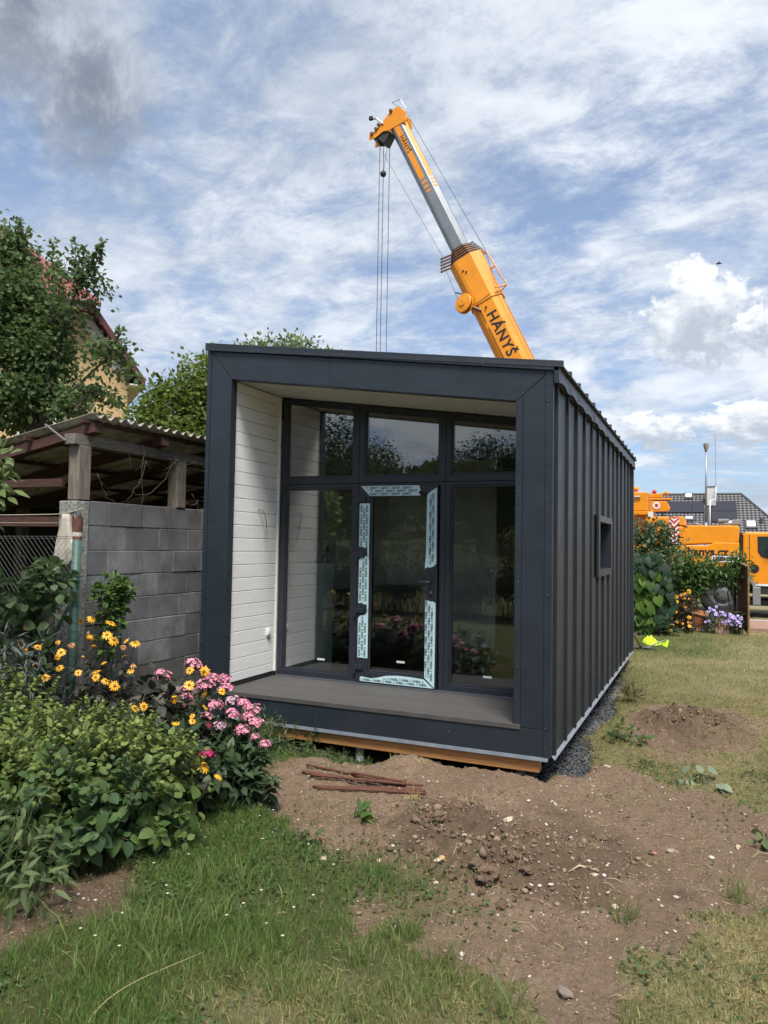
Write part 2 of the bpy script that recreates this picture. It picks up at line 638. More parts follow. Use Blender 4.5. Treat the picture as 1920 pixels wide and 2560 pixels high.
def glass_mat(name, tint=(.80, .84, .82), ior=1.5, haze=0.0, hcol=(.3, .4, .38), boost=1.0):
    t = NT(name)
    tr = t.n('ShaderNodeBsdfTransparent')
    tr.inputs[0].default_value = (*tint, 1)
    gl = t.n('ShaderNodeBsdfGlossy')
    gl.inputs['Roughness'].default_value = 0.0
    gl.inputs[0].default_value = (1, 1, 1, 1)
    fr = t.n('ShaderNodeFresnel')
    fr.inputs[0].default_value = ior
    # panes are never quite flat
    nm = t.bump(t.noise(t.pos(), 1.4, 2), .018, .02)
    t.l(nm, gl.inputs['Normal'])
    mx = t.n('ShaderNodeMixShader')
    t.l(fr.outputs[0], mx.inputs[0])
    t.l(tr.outputs[0], mx.inputs[1])
    t.l(gl.outputs[0], mx.inputs[2])
    sh = mx.outputs[0]
    if haze:
        d = t.n('ShaderNodeBsdfDiffuse')
        d.inputs[0].default_value = (*hcol, 1)
        m2 = t.n('ShaderNodeMixShader')
        m2.inputs[0].default_value = haze
        t.l(sh, m2.inputs[1])
        t.l(d.outputs[0], m2.inputs[2])
        sh = m2.outputs[0]
    return t.done(sh)
MT['glass'] = glass_mat('window_glass', (.94, .96, .95), 1.85)
MT['glass_green'] = glass_mat('green_glass_sheet', (.70, .82, .78), 1.5, .62, (.44, .57, .54))
HELIO=[(-0.91, -1.306, 0.709, 1.0, 0.0), (-0.867, -1.397, 0.575, 0.9, 0.0), (-0.747, -1.428, 0.536, 0.9, 0.0), (-0.634, -1.419, 0.557, 0.9, 0.0), (-0.435, -1.394, 0.607, 0.6, 0.0), (-0.272, -1.403, 0.606, 0.8, 1.0), (-0.329, -1.449, 0.537, 1.0, 0.0), (-0.343, -1.474, 0.501, 0.7, 0.0), (-0.582, -1.51, 0.432, 0.5, 1.0), (-0.598, -1.544, 0.383, 0.5, 1.0), (-0.258, -1.531, 0.43, 0.9, 0.0), (-0.731, -1.579, 0.324, 0.9, 0.0), (-0.345, -1.588, 0.345, 1.0, 0.0), (-0.015, -1.56, 0.41, 0.8, 0.0), (-0.293, -1.278, 0.786, 0.8, 0.0), (-0.185, -1.26, 0.819, 1.1, 0.0), (0.048, -1.287, 0.792, 1.2, 0.0), (-0.155, -1.34, 0.705, 0.4, 1.0), (0.075, -1.353, 0.7, 1.15, 0.0), (0.177, -1.378, 0.671, 1.25, 0.0), (-0.097, -1.376, 0.656, 1.0, 0.0), (-0.003, -1.413, 0.612, 1.0, 0.0), (0.305, -1.383, 0.674, 0.8, 0.0), (0.418, -1.397, 0.663, 1.1, 0.0), (0.313, -1.417, 0.628, 0.7, 1.0), (-0.063, -1.467, 0.532, 0.4, 0.0), (0.378, -1.469, 0.562, 0.95, 0.0), (0.195, -1.504, 0.503, 0.8, 0.0), (0.509, -1.513, 0.516, 0.7, 1.0), (0.519, -1.549, 0.47, 0.8, 0.0), (0.169, -1.554, 0.435, 1.0, 0.0), (0.198, -1.585, 0.396, 0.9, 0.0), (0.464, -1.75, 0.419, 0.9, 0.0), (0.552, -1.75, 0.388, 1.1, 0.0), (0.76, -1.75, 0.24, 0.9, 0.0), (0.838, -1.75, 0.265, 0.9, 0.0), (0.929, -1.344, 0.476, 0.9, 0.0), (1.07, -1.348, 0.482, 1.1, 0.0), (0.987, -1.421, 0.38, 1.1, 0.0), (1.175, -1.474, 0.33, 0.8, 0.0), (1.318, -1.454, 0.369, 0.8, 0.0), (0.897, -1.493, 0.28, 1.0, 0.0), (1.233, -1.538, 0.259, 0.75, 0.0), (1.152, -1.584, 0.194, 0.6, 0.0), (1.177, -1.611, 0.166, 0.7, 0.0), (1.039, -1.619, 0.141, 1.0, 0.0), (1.643, -2.066, 0.024, 1.35, 0.0), (1.796, -2.119, -0.005, 0.9, 0.0)]
PHLOX=[(0.819, -1.155, 0.483, 0.066, 0.0), (0.558, -1.212, 0.382, 0.064, 0.0), (1.023, -1.257, 0.362, 0.068, 0.0), (1.064, -1.225, 0.409, 0.048, 0.0), (1.171, -1.229, 0.413, 0.046, 0.0), (1.226, -1.278, 0.354, 0.051, 0.0), (0.859, -1.286, 0.309, 0.046, 0.0), (0.889, -1.331, 0.253, 0.052, 0.0), (1.205, -1.367, 0.238, 0.053, 0.0), (1.34, -1.343, 0.282, 0.05, 1.0), (1.453, -1.359, 0.273, 0.043, 0.0), (1.556, -1.388, 0.249, 0.051, 0.0), (1.388, -1.412, 0.202, 0.046, 0.0), (1.534, -1.424, 0.203, 0.042, 0.0), (1.631, -1.457, 0.175, 0.042, 0.0), (1.171, -1.429, 0.159, 0.041, 0.0), (1.212, -1.475, 0.107, 0.025, 2.0), (1.321, -1.475, 0.119, 0.04, 1.0), (1.539, -1.498, 0.118, 0.048, 0.0), (1.675, -1.535, 0.092, 0.029, 0.0), (1.784, -1.571, 0.065, 0.035, 0.0), (1.537, -1.906, 0.044, 0.038, 2.0), (1.292, -1.89, 0.029, 0.016, 2.0), (0.785, -1.461, 0.076, 0.029, 1.0), (0.899, -1.494, 0.049, 0.019, 1.0), (0.916, -1.371, 0.204, 0.023, 0.0)]
SOIL=[(3.676, 0.654), (3.98, 0.551), (4.237, 0.35), (4.5, 0.317), (4.863, 0.393), (5.067, 0.066), (5.582, -0.292), (5.449, -1.112), (4.957, -1.565), (4.706, -1.971), (4.421, -2.211), (4.092, -2.517), (4.334, -2.676), (4.389, -3.121), (4.034, -3.287), (3.978, -3.111), (3.874, -2.79), (3.526, -2.727), (3.197, -2.56), (2.89, -2.598), (2.438, -2.218), (2.034, -1.572), (1.706, -1.28), (1.39, -1.288), (1.335, -1.416), (1.159, -0.72), (1.371, -0.278), (1.804, -0.028), (2.414, 0.4), (2.909, 0.655), (3.422, 0.845)]
SOIL2=[(3.829, 3.105), (4.098, 3.419), (4.536, 3.729), (5.019, 3.741), (5.204, 3.272), (5.175, 2.476), (4.984, 1.876), (4.633, 1.467), (4.248, 1.496), (4.0, 1.864), (3.898, 2.582)]
SOIL3=[(1.446, -3.552), (1.31, -3.165), (1.429, -2.895), (1.54, -2.607), (1.662, -2.609), (1.875, -2.942), (1.844, -3.192), (1.753, -3.405), (1.808, -3.713), (1.764, -3.833)]
SOIL4=[(4.108, 1.197), (4.358, 1.4), (4.734, 1.374), (4.762, 1.05), (4.446, 0.826), (4.183, 0.86)]
STONES=[(2.546, -0.396, -0.385, 0.023, 0.0), (2.629, -0.488, -0.385, 0.034, 0.0), (2.802, -0.415, -0.385, 0.016, 0.0), (3.441, -0.548, -0.385, 0.029, 0.0), (3.478, -0.919, -0.385, 0.023, 0.0), (3.615, -0.525, -0.385, 0.035, 1.0), (3.654, -0.619, -0.385, 0.03, 2.0), (3.425, -1.102, -0.385, 0.06, 1.0), (2.849, -1.106, -0.385, 0.041, 2.0), (3.268, -1.585, -0.385, 0.042, 1.0), (3.432, -1.481, -0.385, 0.019, 0.0), (3.571, -1.468, -0.385, 0.021, 0.0), (3.424, -1.632, -0.385, 0.026, 1.0), (3.238, -1.922, -0.385, 0.035, 3.0), (3.248, -2.011, -0.385, 0.052, 1.0), (3.294, -2.169, -0.385, 0.032, 1.0), (3.809, -1.92, -0.385, 0.029, 0.0), (3.869, -1.9, -0.385, 0.038, 2.0), (3.863, -1.211, -0.385, 0.027, 1.0), (4.123, -1.667, -0.385, 0.027, 0.0), (4.077, -1.73, -0.385, 0.044, 1.0), (4.057, -1.853, -0.385, 0.021, 2.0), (4.219, -1.992, -0.385, 0.037, 1.0), (4.096, -2.122, -0.385, 0.024, 1.0), (3.462, -2.377, -0.385, 0.021, 2.0), (3.869, 0.585, -0.385, 0.056, 1.0), (3.907, -0.115, -0.385, 0.032, 0.0), (3.843, -0.113, -0.385, 0.026, 0.0), (3.736, -0.669, -0.385, 0.019, 0.0), (3.902, -0.674, -0.385, 0.021, 1.0), (3.339, -0.745, -0.385, 0.023, 3.0), (3.626, -0.383, -0.385, 0.018, 0.0), (4.122, -1.548, -0.385, 0.022, 1.0), (4.111, -2.835, -0.385, 0.099, 4.0), (2.561, -2.113, -0.385, 0.055, 1.0), (2.893, -2.049, -0.385, 0.041, 1.0), (4.448, -1.066, -0.385, 0.065, 2.0), (4.839, -0.815, -0.385, 0.053, 1.0), (4.684, -1.071, -0.385, 0.042, 0.0), (4.353, -1.112, -0.385, 0.041, 5.0), (4.44, -1.886, -0.385, 0.036, 1.0), (4.504, -1.719, -0.385, 0.041, 2.0), (3.461, -2.376, -0.385, 0.026, 2.0)]
CLODS=[(3.633, -1.359, -0.36, 0.105), (3.448, -1.943, -0.36, 0.112), (3.55, -2.026, -0.36, 0.144), (3.082, -1.164, -0.36, 0.131), (3.046, -1.425, -0.36, 0.106), (3.13, -1.811, -0.36, 0.162), (3.613, -1.723, -0.36, 0.107), (3.686, -1.828, -0.36, 0.105), (3.312, -2.159, -0.36, 0.084), (3.66, -2.264, -0.36, 0.08), (3.697, -2.097, -0.36, 0.066), (3.853, -1.897, -0.36, 0.06), (3.937, -1.911, -0.36, 0.068), (3.955, -2.056, -0.36, 0.066), (4.036, -1.113, -0.36, 0.088), (3.464, -1.775, -0.36, 0.107), (2.878, -1.507, -0.36, 0.087), (3.233, -1.76, -0.36, 0.072), (3.713, -1.043, -0.36, 0.06), (3.572, -1.412, -0.36, 0.057)]

# ------------------------------------------------------------------ terrain
def trench_half(y):
    return 0.10 + 0.11 * np.exp(-((y - 0.9) / 0.55) ** 2) + 0.10 * np.exp(-((y - 3.1) / 0.8) ** 2) + 0.05 * np.sin(y * 3.1) - 0.05 * sstep(y, 5.0, 6.4)

def masks(x, y):
    n = fbm(x, y, 2.2, 4, 5)
    n2 = fbm(x, y, 9.0, 3, 25)
    n3 = fbm(x, y, 22.0, 3, 35)
    s1 = sdist(x, y, SOIL) + n * .75 + n2 * .26 + n3 * .10
    soil = sstep(s1, -.05, .09)
    soil = np.maximum(soil, sstep(sdist(x, y, SOIL2) + .10 + n * .5 + n2 * .3, -.06, .12))
    soil = np.maximum(soil, sstep(sdist(x, y, SOIL3) + n * .2, -.10, .12))
    soil = np.maximum(soil, .8 * sstep(sdist(x, y, SOIL4) + n * .35 + n2 * .2, -.12, .15))
    # thin weeds grow back into the dirt here and there
    weed = sstep(fbm(x, y, 1.9, 3, 71), .10, .24)
    bed = np.exp(-((x - 3.0) / .42) ** 2 - ((y + 2.28) / .26) ** 2)
    soil = np.clip(soil - .75 * bed - .25 * weed * (soil > .5) * (s1 < .55), 0, 1)
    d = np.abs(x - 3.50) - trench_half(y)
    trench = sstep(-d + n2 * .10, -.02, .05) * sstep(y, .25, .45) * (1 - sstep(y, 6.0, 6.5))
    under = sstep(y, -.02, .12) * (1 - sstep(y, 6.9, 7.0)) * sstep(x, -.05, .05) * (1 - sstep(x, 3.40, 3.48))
    dry = sstep(x, 2.6, 4.2) * .66 + fbm(x, y, .9, 4, 41) * 1.0 + .15 * sstep(y, 2, 6) - .45 * sstep(y, 7.5, 9.0) * (1 - sstep(x, 4.4, 5.6))
    dry = dry + .55 * np.exp(-((x - 2.9) / .55) ** 2 - ((y + 3.5) / .3) ** 2) - .2 * np.exp(-((x - 2.2) / .5) ** 2 - ((y + 2.4) / .6) ** 2)
    return soil, np.clip(dry, 0, 1), trench, under

FOOT = [(4.25, -.35, .5), (4.55, -.75, .7), (4.10, -.75, .4), (3.75, -.35, .3), (2.75, -1.75, 2.2), (2.55, -1.45, 2.0), (4.6, -1.4, 1.1), (4.3, -1.5, .9), (3.35, -2.5, 1.9), (3.9, -2.45, 1.5), (2.2, -1.25, 2.4), (3.2, -.35, .1), (4.85, -.35, .6), (4.95, -1.15, 1.0)]
def ground_z(x, y, fine=True):
    x, y = np.asarray(x, float), np.asarray(y, float)
    soil, dry, trench, under = masks(x, y)
    z = -.40 + fbm(x, y, .6, 3, 1) * .05
    if fine:
        clod = np.abs(fbm(x, y, 9, 4, 9, .6))
        z = z + soil * (fbm(x, y, 3.2, 4, 3) * .05 + fbm(x, y, 12, 5, 7, .68) * .068)
        heap = np.exp(-((x - 3.35) / .55) ** 2 - ((y + 1.62) / .48) ** 2) + .8 * np.exp(-((x - 3.0) / .32) ** 2 - ((y + 1.25) / .35) ** 2)
        z = z + heap * (.05 + clod * .30) + .6 * soil * np.exp(-((x - 3.9) / .6) ** 2 - ((y + 1.6) / .6) ** 2) * clod * .12
        m2 = np.exp(-((x - 4.5) / .50) ** 2 - ((y - 2.55) / .62) ** 2)
        z = z + m2 * (.11 + clod * .42)
        for fx, fy, fa in FOOT:
            u, v = (x - fx) * math.cos(fa) + (y - fy) * math.sin(fa), -(x - fx) * math.sin(fa) + (y - fy) * math.cos(fa)
            r2 = (u / .14) ** 2 + (v / .055) ** 2
            z = z + soil * (-.020 * np.exp(-r2 ** 2) + .010 * np.exp(-(np.sqrt(r2) - 1.35) ** 2 / .06))
        z = z + (.065 + .16 * clod) * np.exp(-((x - 2.34) / .20) ** 2 - ((y + .09) / .13) ** 2)
    z = z + .045 * sstep(x, 2.5, 2.9) * (1 - sstep(x, 3.35, 3.5)) * sstep(y, -.8, -.15) * (1 - sstep(y, .0, .12))
    z = z - .085 * (1 - sstep(x, 1.9, 2.15)) * sstep(x, -.2, .2) * sstep(y, -.38, -.08) * (1 - under)
    z = z - .10 * trench * (1 - under) - .09 * under
    z = z + 7.5 * sstep(-y, 22, 90) + .3 * sstep(-y, 9, 22)
    z = z - .05 * sstep(y, 11, 13.5)
    return z

def fresh_and_shade_mask(x, y):
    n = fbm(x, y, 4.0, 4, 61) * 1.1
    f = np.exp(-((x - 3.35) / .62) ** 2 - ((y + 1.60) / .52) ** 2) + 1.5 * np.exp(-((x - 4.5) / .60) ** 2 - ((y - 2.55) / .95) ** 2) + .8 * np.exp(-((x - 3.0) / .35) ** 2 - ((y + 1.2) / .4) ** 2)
    f = f + .75 * np.exp(-((x - 4.0) / .7) ** 2 - ((y + 1.45) / .7) ** 2) + 2.6 * np.exp(-((x - 1.6) / .40) ** 2 - ((y + 3.1) / .55) ** 2)  # last term: shrub shade painted as darker soil at the lower left
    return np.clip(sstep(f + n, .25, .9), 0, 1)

def grade(a, b, step, lo, hi, g=1.16):
    core = list(np.arange(a, b, step))
    s, v, left = step, a, []
    while v > lo:
        s *= g
        v -= s
        left.append(v)
    s, v, right = step, core[-1], []
    while v < hi:
        s *= g
        v += s
        right.append(v)
    return np.array(left[::-1] + core + right)

def build_ground():
    xs = grade(-.4, 5.9, .018, -420, 420)
    ys = grade(-4.0, 3.9, .020, -300, 900)
    X, Y = np.meshgrid(xs, ys)
    Z = ground_z(X, Y)
    soil, dry, trench, under = masks(X, Y)
    nx, ny = len(xs), len(ys)
    V = np.stack([X, Y, Z], -1).reshape(-1, 3)
    i = np.arange(nx * ny).reshape(ny, nx)
    F = np.stack([i[:-1, :-1], i[:-1, 1:], i[1:, 1:], i[1:, :-1]], -1).reshape(-1, 4)
    t = NT('garden_ground')
    pw = t.pos()
    n1, n2 = t.noise(pw, 3.5, 8, .65), t.noise(pw, 34, 8, .7)
    grit = t.n('ShaderNodeTexVoronoi')
    grit.inputs['Scale'].default_value = 95
    t.l(pw, grit.inputs[0])
    soilc = t.mix(t.range(n1, .3, .7), (.355, .255, .175), (.255, .178, .120))
    soilc = t.mix(t.range(t.noise(pw, 1.1, 4, .6), .40, .62, 0, .55), soilc, (.200, .138, .092))
    soilc = t.mix(t.range(n2, .38, .78), soilc, (.155, .105, .070))
    soilc = t.mix(t.attr('fresh'), soilc, t.mix(t.range(n1, .35, .65), (.190, .130, .088), (.130, .088, .060)))  # dug soil tone, also the painted shade by the left shrub
    speck = t.range(grit.outputs['Distance'], .0, .22, 1.0, 0.0)
    sel = t.range(grit.outputs['Color'], .80, .84)
    sp = t.n('ShaderNodeMath')
    sp.operation = 'MULTIPLY'
    t.l(speck, sp.inputs[0])
    t.l(sel, sp.inputs[1])
    soilc = t.mix(sp.outputs[0], soilc, (.46, .40, .32))
    turf = t.mix(t.attr('dry'), (.085, .110, .034), (.36, .30, .165))
    turf = t.mix(t.range(n2, .35, .75, 0, .7), turf, (.12, .09, .055))
    # bare soil shows between the stalks
    col = t.mix(t.attr('soil'), turf, soilc)
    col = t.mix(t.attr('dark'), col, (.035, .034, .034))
    h = t.n('ShaderNodeMath')
    h.operation = 'ADD'
    t.l(t.noise(pw, 60, 8, .7), h.inputs[0])
    t.l(t.range(n2, 0, 1, 0, 1.4), h.inputs[1])
    nm = t.bump(h.outputs[0], 1.0, .022)
    m = t.done(t.bsdf(col, .95, 0, nm, .15))
    o = bulk('ground', V, F, m, None, {'soil': soil.ravel(), 'dry': dry.ravel(), 'fresh': fresh_and_shade_mask(X, Y).ravel(), 'dark': np.clip(trench * .6 + under * .8, 0, 1).ravel()}, smooth=True)
    tag(o, 'garden ground of dug brown soil and patchy dry lawn', kind='structure')
build_ground()

def gz(x, y):
    return float(ground_z(np.array([x]), np.array([y]))[0])

# pavement, kerb and road beyond the garden fence
def build_street():
    mp = M('red_paving', (.34, .20, .16), (.27, .155, .125), rough=.85, scale=5, bump=.3, bscale=30)
    ma = M('asphalt', (.062, .062, .064), (.045, .045, .047), rough=.9, scale=3, bump=.5, bscale=120)
    mk = M('kerb_concrete', (.42, .40, .37), (.33, .31, .29), rough=.85, scale=9)
    o = MB().box(-60, 60, 14.1, 16.3, -.5, -.385).obj('pavement', mp)
    tag(o, 'strip of red paving beyond the garden gate', kind='structure')
    o = MB().box(-60, 60, 16.3, 16.45, -.5, -.36).obj('kerb', mk, bevel=.015)
    tag(o, 'pale concrete kerb along the street', kind='structure')
    o = MB().box(-60, 60, 16.45, 23.4, -.6, -.47).obj('road', ma)
    tag(o, 'grey asphalt road behind the garden', kind='structure')
    o = MB().box(-60, 60, 23.4, 23.55, -.6, -.36).obj('kerb', mk, bevel=.015)
    tag(o, 'concrete kerb on the far side of the street', kind='structure')
build_street()

# ------------------------------------------------------------------ modular house
def ztop(x): return 3.519 - .1372 * (x + .02)
def zin(x): return 3.126 - .1387 * (x - .295)
def zwin(x): return 3.113 - .1387 * (x - .307)
HW, HL, ZB = 3.5, 7.02, -.216

def build_house():
    H = thing('modular_house', 'anthracite metal clad modular house with a white lined porch and glazed front', 'house', (1.75, 3.5, -.34))
    AN, AG = MT['anthracite'], MT['anthracite_grey']
    # structural shell behind the cladding
    b = MB()
    def wall(x0, x1, y0, y1, z0, f): # wall with a sloped top
        b.hexa([(x0, y0, z0), (x1, y0, z0), (x1, y1, z0), (x0, y1, z0)], [(x0, y0, f(x0)), (x1, y0, f(x1)), (x1, y1, f(x1)), (x0, y1, f(x0))])
    g = lambda x: ztop(x) - .10
    wall(.012, .20, .004, 7.0, ZB, g)
    wall(3.30, 3.488, .004, 2.70, ZB, g)
    wall(3.30, 3.488, 3.80, 7.0, ZB, g)
    b.hexa([(3.30, 2.70, ZB), (3.488, 2.70, ZB), (3.488, 3.80, ZB), (3.30, 3.80, ZB)], [(3.30, 2.70, 1.24), (3.488, 2.70, 1.24), (3.488, 3.80, 1.24), (3.30, 3.80, 1.24)])
    b.hexa([(3.30, 2.70, 1.81), (3.488, 2.70, 1.81), (3.488, 3.80, 1.81), (3.30, 3.80, 1.81)], [(3.30, 2.70, g(3.30)), (3.488, 2.70, g(3.488)), (3.488, 3.80, g(3.488)), (3.30, 3.80, g(3.30))])
    wall(.20, 3.30, 6.85, 7.0, ZB, g)
    b.obj('wall_core', MT['black'], H)
    b = MB()
    b.box(.20, 3.30, .02, 6.85, ZB + .004, -.012)
    b.obj('floor_slab', MT['black'], H)
    b = MB()
    b.hexa([(.20, .02, zin(.2) + .06), (3.30, .02, zin(3.3) + .06), (3.30, 6.85, zin(3.3) + .06), (.20, 6.85, zin(.2) + .06)],
           [(.20, .02, g(.2)), (3.30, .02, g(3.3)), (3.30, 6.85, g(3.3)), (.20, 6.85, g(.2))])
    b.obj('roof_core', MT['black'], H)

    # front frame, folded sheets with mitred corners
    y0, y1 = -.010, .003
    def sheet(name, pts, yy=y0, mat=AN):
        return MB().prism([(x, yy, z) for x, z in pts], (0, y1 - yy, 0)).obj(name, mat, H, bevel=.0025)
    cb = lambda x: ztop(x) - .079
    sheet('frame_sheet', [(.048, -.214), (.293, -.214), (.293, 3.124), (.048, cb(.048) - .003)])
    sheet('frame_sheet', [(.050, cb(.05)), (.297, 3.128), (1.40, zin(1.40)), (1.40, cb(1.40))])
    sheet('frame_sheet', [(1.4025, cb(1.4)), (1.4025, zin(1.4)), (3.192, zin(3.192)), (3.433, 2.926), (3.433, cb(3.433))])
    sheet('frame_sheet', [(3.250, .010), (3.436, .008), (3.436, 2.922), (3.250, 2.770)])
    sheet('frame_sheet', [(.297, -.214), (1.30, -.214), (1.30, -.011), (.297, -.011)])
    sheet('frame_sheet', [(1.302, -.214), (3.436, -.214), (3.436, .005), (3.249, .005), (3.249, -.011), (1.302, -.011)])
    sheet('corner_trim', [(0, -.214), (.0455, -.214), (.0455, cb(.045) - .002), (0, cb(0))], -.016)
    sheet('corner_trim', [(3.438, -.214), (3.502, -.214), (3.502, 2.690), (3.438, 2.690)], -.016)
    sheet('corner_trim', [(3.438, 2.692), (3.502, 2.692), (3.502, cb(3.50)), (3.438, cb(3.438))], -.0145)
    sheet('edge_flange', [(3.194, .032), (3.248, .032), (3.248, 2.766), (3.194, 2.722)], -.0135)
    # sheet returns into the porch
    MB().box(.293, .2975, -.008, .085, .03, 3.122).obj('porch_return', AN, H)
    MB().box(3.1895, 3.194, -.008, .085, .03, 2.72).obj('porch_return', AN, H)
    b = MB()
    b.hexa([(.2975, -.008, zin(.2975) - .003), (3.1895, -.008, zin(3.1895) - .003), (3.1895, .085, zin(3.1895) - .003), (.2975, .085, zin(.2975) - .003)],
           [(.2975, -.008, zin(.2975)), (3.1895, -.008, zin(3.1895)), (3.1895, .085, zin(3.1895)), (.2975, .085, zin(.2975))])
    b.obj('porch_return', AN, H)
    # roof edge cap on the front
    capo = MB().prism([(-.022, -.034, ztop(-.022)), (-.022, -.034, cb(-.022) + .004), (1.56, -.034, cb(1.56) + .004), (1.56, -.034, ztop(1.56))], (0, .10, 0)).obj('roof_edge_cap', AN, H, bevel=.004)
    MB().prism([(1.562, -.034, ztop(1.562)), (1.562, -.034, cb(1.562) + .004), (3.552, -.034, cb(3.552) - .004), (3.552, -.034, ztop(3.552))], (0, .10, 0)).obj('roof_edge_cap', AN, H, bevel=.004)
    # screw heads
    sm = MB().lathe([(.0062, 0), (.0062, .002), (.004, .0045), (.0001, .0052)], (0, 0, 0), (0, -1, 0), 8).mesh('screw', MT['screwhead'], True)
    for x, z, yy in [(.14, cb(.14) + .045, -.034), (.62, cb(.62) + .03, -.034), (1.15, cb(1.15) + .02, -.034), (1.545, cb(1.545) + .03, -.034), (2.30, cb(2.3) + .02, -.034), (2.9, cb(2.9) + .02, -.034), (3.46, cb(3.46) + .03, -.034),
                     (.205, 3.205, y0), (.272, 2.99, y0), (.272, 2.1, y0), (.27, 1.0, y0), (.022, 2.6, -.016), (.022, 1.4, -.016), (.022, .5, -.016), (.10, 2.2, y0), (.10, 1.3, y0), (.10, .3, y0),
                     (3.243, 2.785, y0), (3.222, 2.60, -.0135), (3.222, 1.95, -.0135), (3.222, 1.2, -.0135), (3.222, .5, -.0135), (3.455, 2.705, -.016), (3.47, 1.9, -.016), (3.47, 1.1, -.016), (3.452, .02, -.016), (3.452, -.13, -.016),
                     (2.63, -.10, y0), (.9, -.12, y0), (1.8, -.06, y0)]:
        inst('screw', sm, H, (x, yy, z))
    # base flashing and timber below it
    MB().prism([(.0, -.012, -.214), (.0, -.042, -.236), (.0, -.042, -.239), (.0, .02, -.218)], (1.30, 0, 0)).obj('drip_flashing', MT['flash'], H)
    MB().prism([(1.302, -.012, -.214), (1.302, -.044, -.236), (1.302, -.044, -.239), (1.302, .02, -.218)], (2.18, 0, 0)).obj('drip_flashing', MT['flash'], H)
    MB().box(.10, 3.405, .0, .10, -.345, -.222).obj('base_beam', MT['beam'], H, bevel=.004)
    MB().box(.10, .20, .105, 6.9, -.345, -.222).obj('base_beam', MT['beam'], H, bevel=.004)
    MB().box(3.27, 3.37, .105, 6.9, -.345, -.222).obj('base_beam', MT['beam'], H, bevel=.004)
    MB().box(.10, 3.40, 6.905, 7.0, -.345, -.222).obj('base_beam', MT['beam'], H, bevel=.004)
    pm = MB().lathe([(.038, -.45), (.038, .155), (.055, .156), (.055, .164)], (0, 0, 0), n=18).mesh('ground_screw', MT['zinc'], True)
    lm = MB().lathe([(.0388, .0), (.0388, .04)], (0, 0, 0), n=18, close=False).mesh('post_label', M('white_blue_label', (.75, .77, .8), (.06, .12, .28), rough=.5, scale=60, lo=.55, hi=.6), True)
    for x, y in [(1.757, .075), (.25, .075), (3.22, .15), (1.757, 3.4), (.25, 3.4), (3.3, 3.4), (3.3, 6.8), (.25, 6.8), (1.757, 6.8)]:
        p = inst('ground_screw', pm, H, (x, y, -.51))
        l_ = inst('post_label', lm, p, (0, 0, .035)) if False else None
    MB().lathe([(.0392, 0), (.0392, .045)], (1.757, .075, -.475), n=18, close=False).obj('post_label', lm.materials[0], H, smooth=True)

    # standing seam cladding on the long sides: one tray between seams
    seams = [.10 + .51 * k for k in range(14)]
    trays = [(.004, .10)] + [(seams[k], seams[k + 1]) for k in range(13)] + [(seams[13], 7.0)]
    ztr = ztop(3.5) - .08
    for a, c in trays:
        segs = [(-.205, ztr)]
        if a < 2.58 < c or (a >= 2.6 and c <= 3.70) or a < 3.88 < c:
            segs = [(-.205, 1.165), (1.875, ztr)]
        for z0, z1 in segs:
            t = MB()
            n = 7
            # trays oil-can a little
            for j in range(n):
                u0, u1 = j / n, (j + 1) / n
                ya, yb = a + .004 + (c - a - .008) * u0, a + .004 + (c - a - .008) * u1
                f = lambda u: 3.4995 + .0028 * math.sin(u * PI * 2 + a * 9)
                t.add([(f(u0), ya, z0), (f(u1), yb, z0), (f(u1), yb, z1), (f(u0), ya, z1)], [(0, 1, 2, 3)])
            t.obj('wall_tray', AG, H, smooth=True)
    for k, s in enumerate(seams):
        segs = [(-.205, ztr)]
        if 2.58 < s < 3.9:
            segs = [(-.205, 1.165), (1.875, ztr)]
        for z0, z1 in segs:
            MB().prism([(3.496, s - .006, z0), (3.524, s - .006, z0), (3.526, s + .010, z0), (3.518, s + .011, z0), (3.516, s + .005, z0), (3.496, s + .006, z0)], (0, 0, z1 - z0)).obj('standing_seam', AG, H, bevel=.0015, seg=1)
    zl = ztop(0) - .08
    for a, c in trays:
        MB().box(.0, .011, a + .003, c - .003, -.205, zl).obj('wall_tray', AG, H)
    sl = MB().box(-.026, 0, -.006, .006, -.205, zl).mesh('standing_seam', AG)
    for s in seams:
        inst('standing_seam', sl, H, (0, s, 0))
    MB().hexa([(0, 7.0, ZB), (3.5, 7.0, ZB), (3.5, 7.012, ZB), (0, 7.012, ZB)], [(0, 7.0, ztop(0) - .08), (3.5, 7.0, ztop(3.5) - .08), (3.5, 7.012, ztop(3.5) - .08), (0, 7.012, ztop(0) - .08)]).obj('rear_cladding', AG, H)
    MB().box(3.4885, 3.5305, 6.93, 7.03, -.2, ztr).obj('corner_trim', AN, H, bevel=.003)
    # eave flashing, slightly wavy lower edge, in lengths
    rr = random.Random(3)
    ys = [-.034, 1.0, 2.02, 4.05, 6.05, 7.03]
    for a, c in zip(ys, ys[1:]):
        n = max(6, int((c - a) / .085))
        P = []
        for j in range(n + 1):
            y = a + (c - a - .004) * j / n
            wv = .006 * math.sin(y * 12.3) + rr.uniform(-.003, .003)
            P.append((y, wv))
        t = MB()
        for (ya, wa), (yb, wb) in zip(P, P[1:]):
            t.hexa([(3.512, ya, 2.852 + wa), (3.560 + wa, ya, 2.850 + wa), (3.560 + wb, yb, 2.850 + wb), (3.512, yb, 2.852 + wb)],
                   [(3.512, ya, 2.985), (3.548, ya, 2.985), (3.548, yb, 2.985), (3.512, yb, 2.985)])
        t.obj('eave_flashing', AN, H)
    sx = MB().lathe([(.006, 0), (.006, .003), (.0001, .006)], (0, 0, 0), (1, 0, 0), 8).mesh('screw', MT['screwhead'], True)
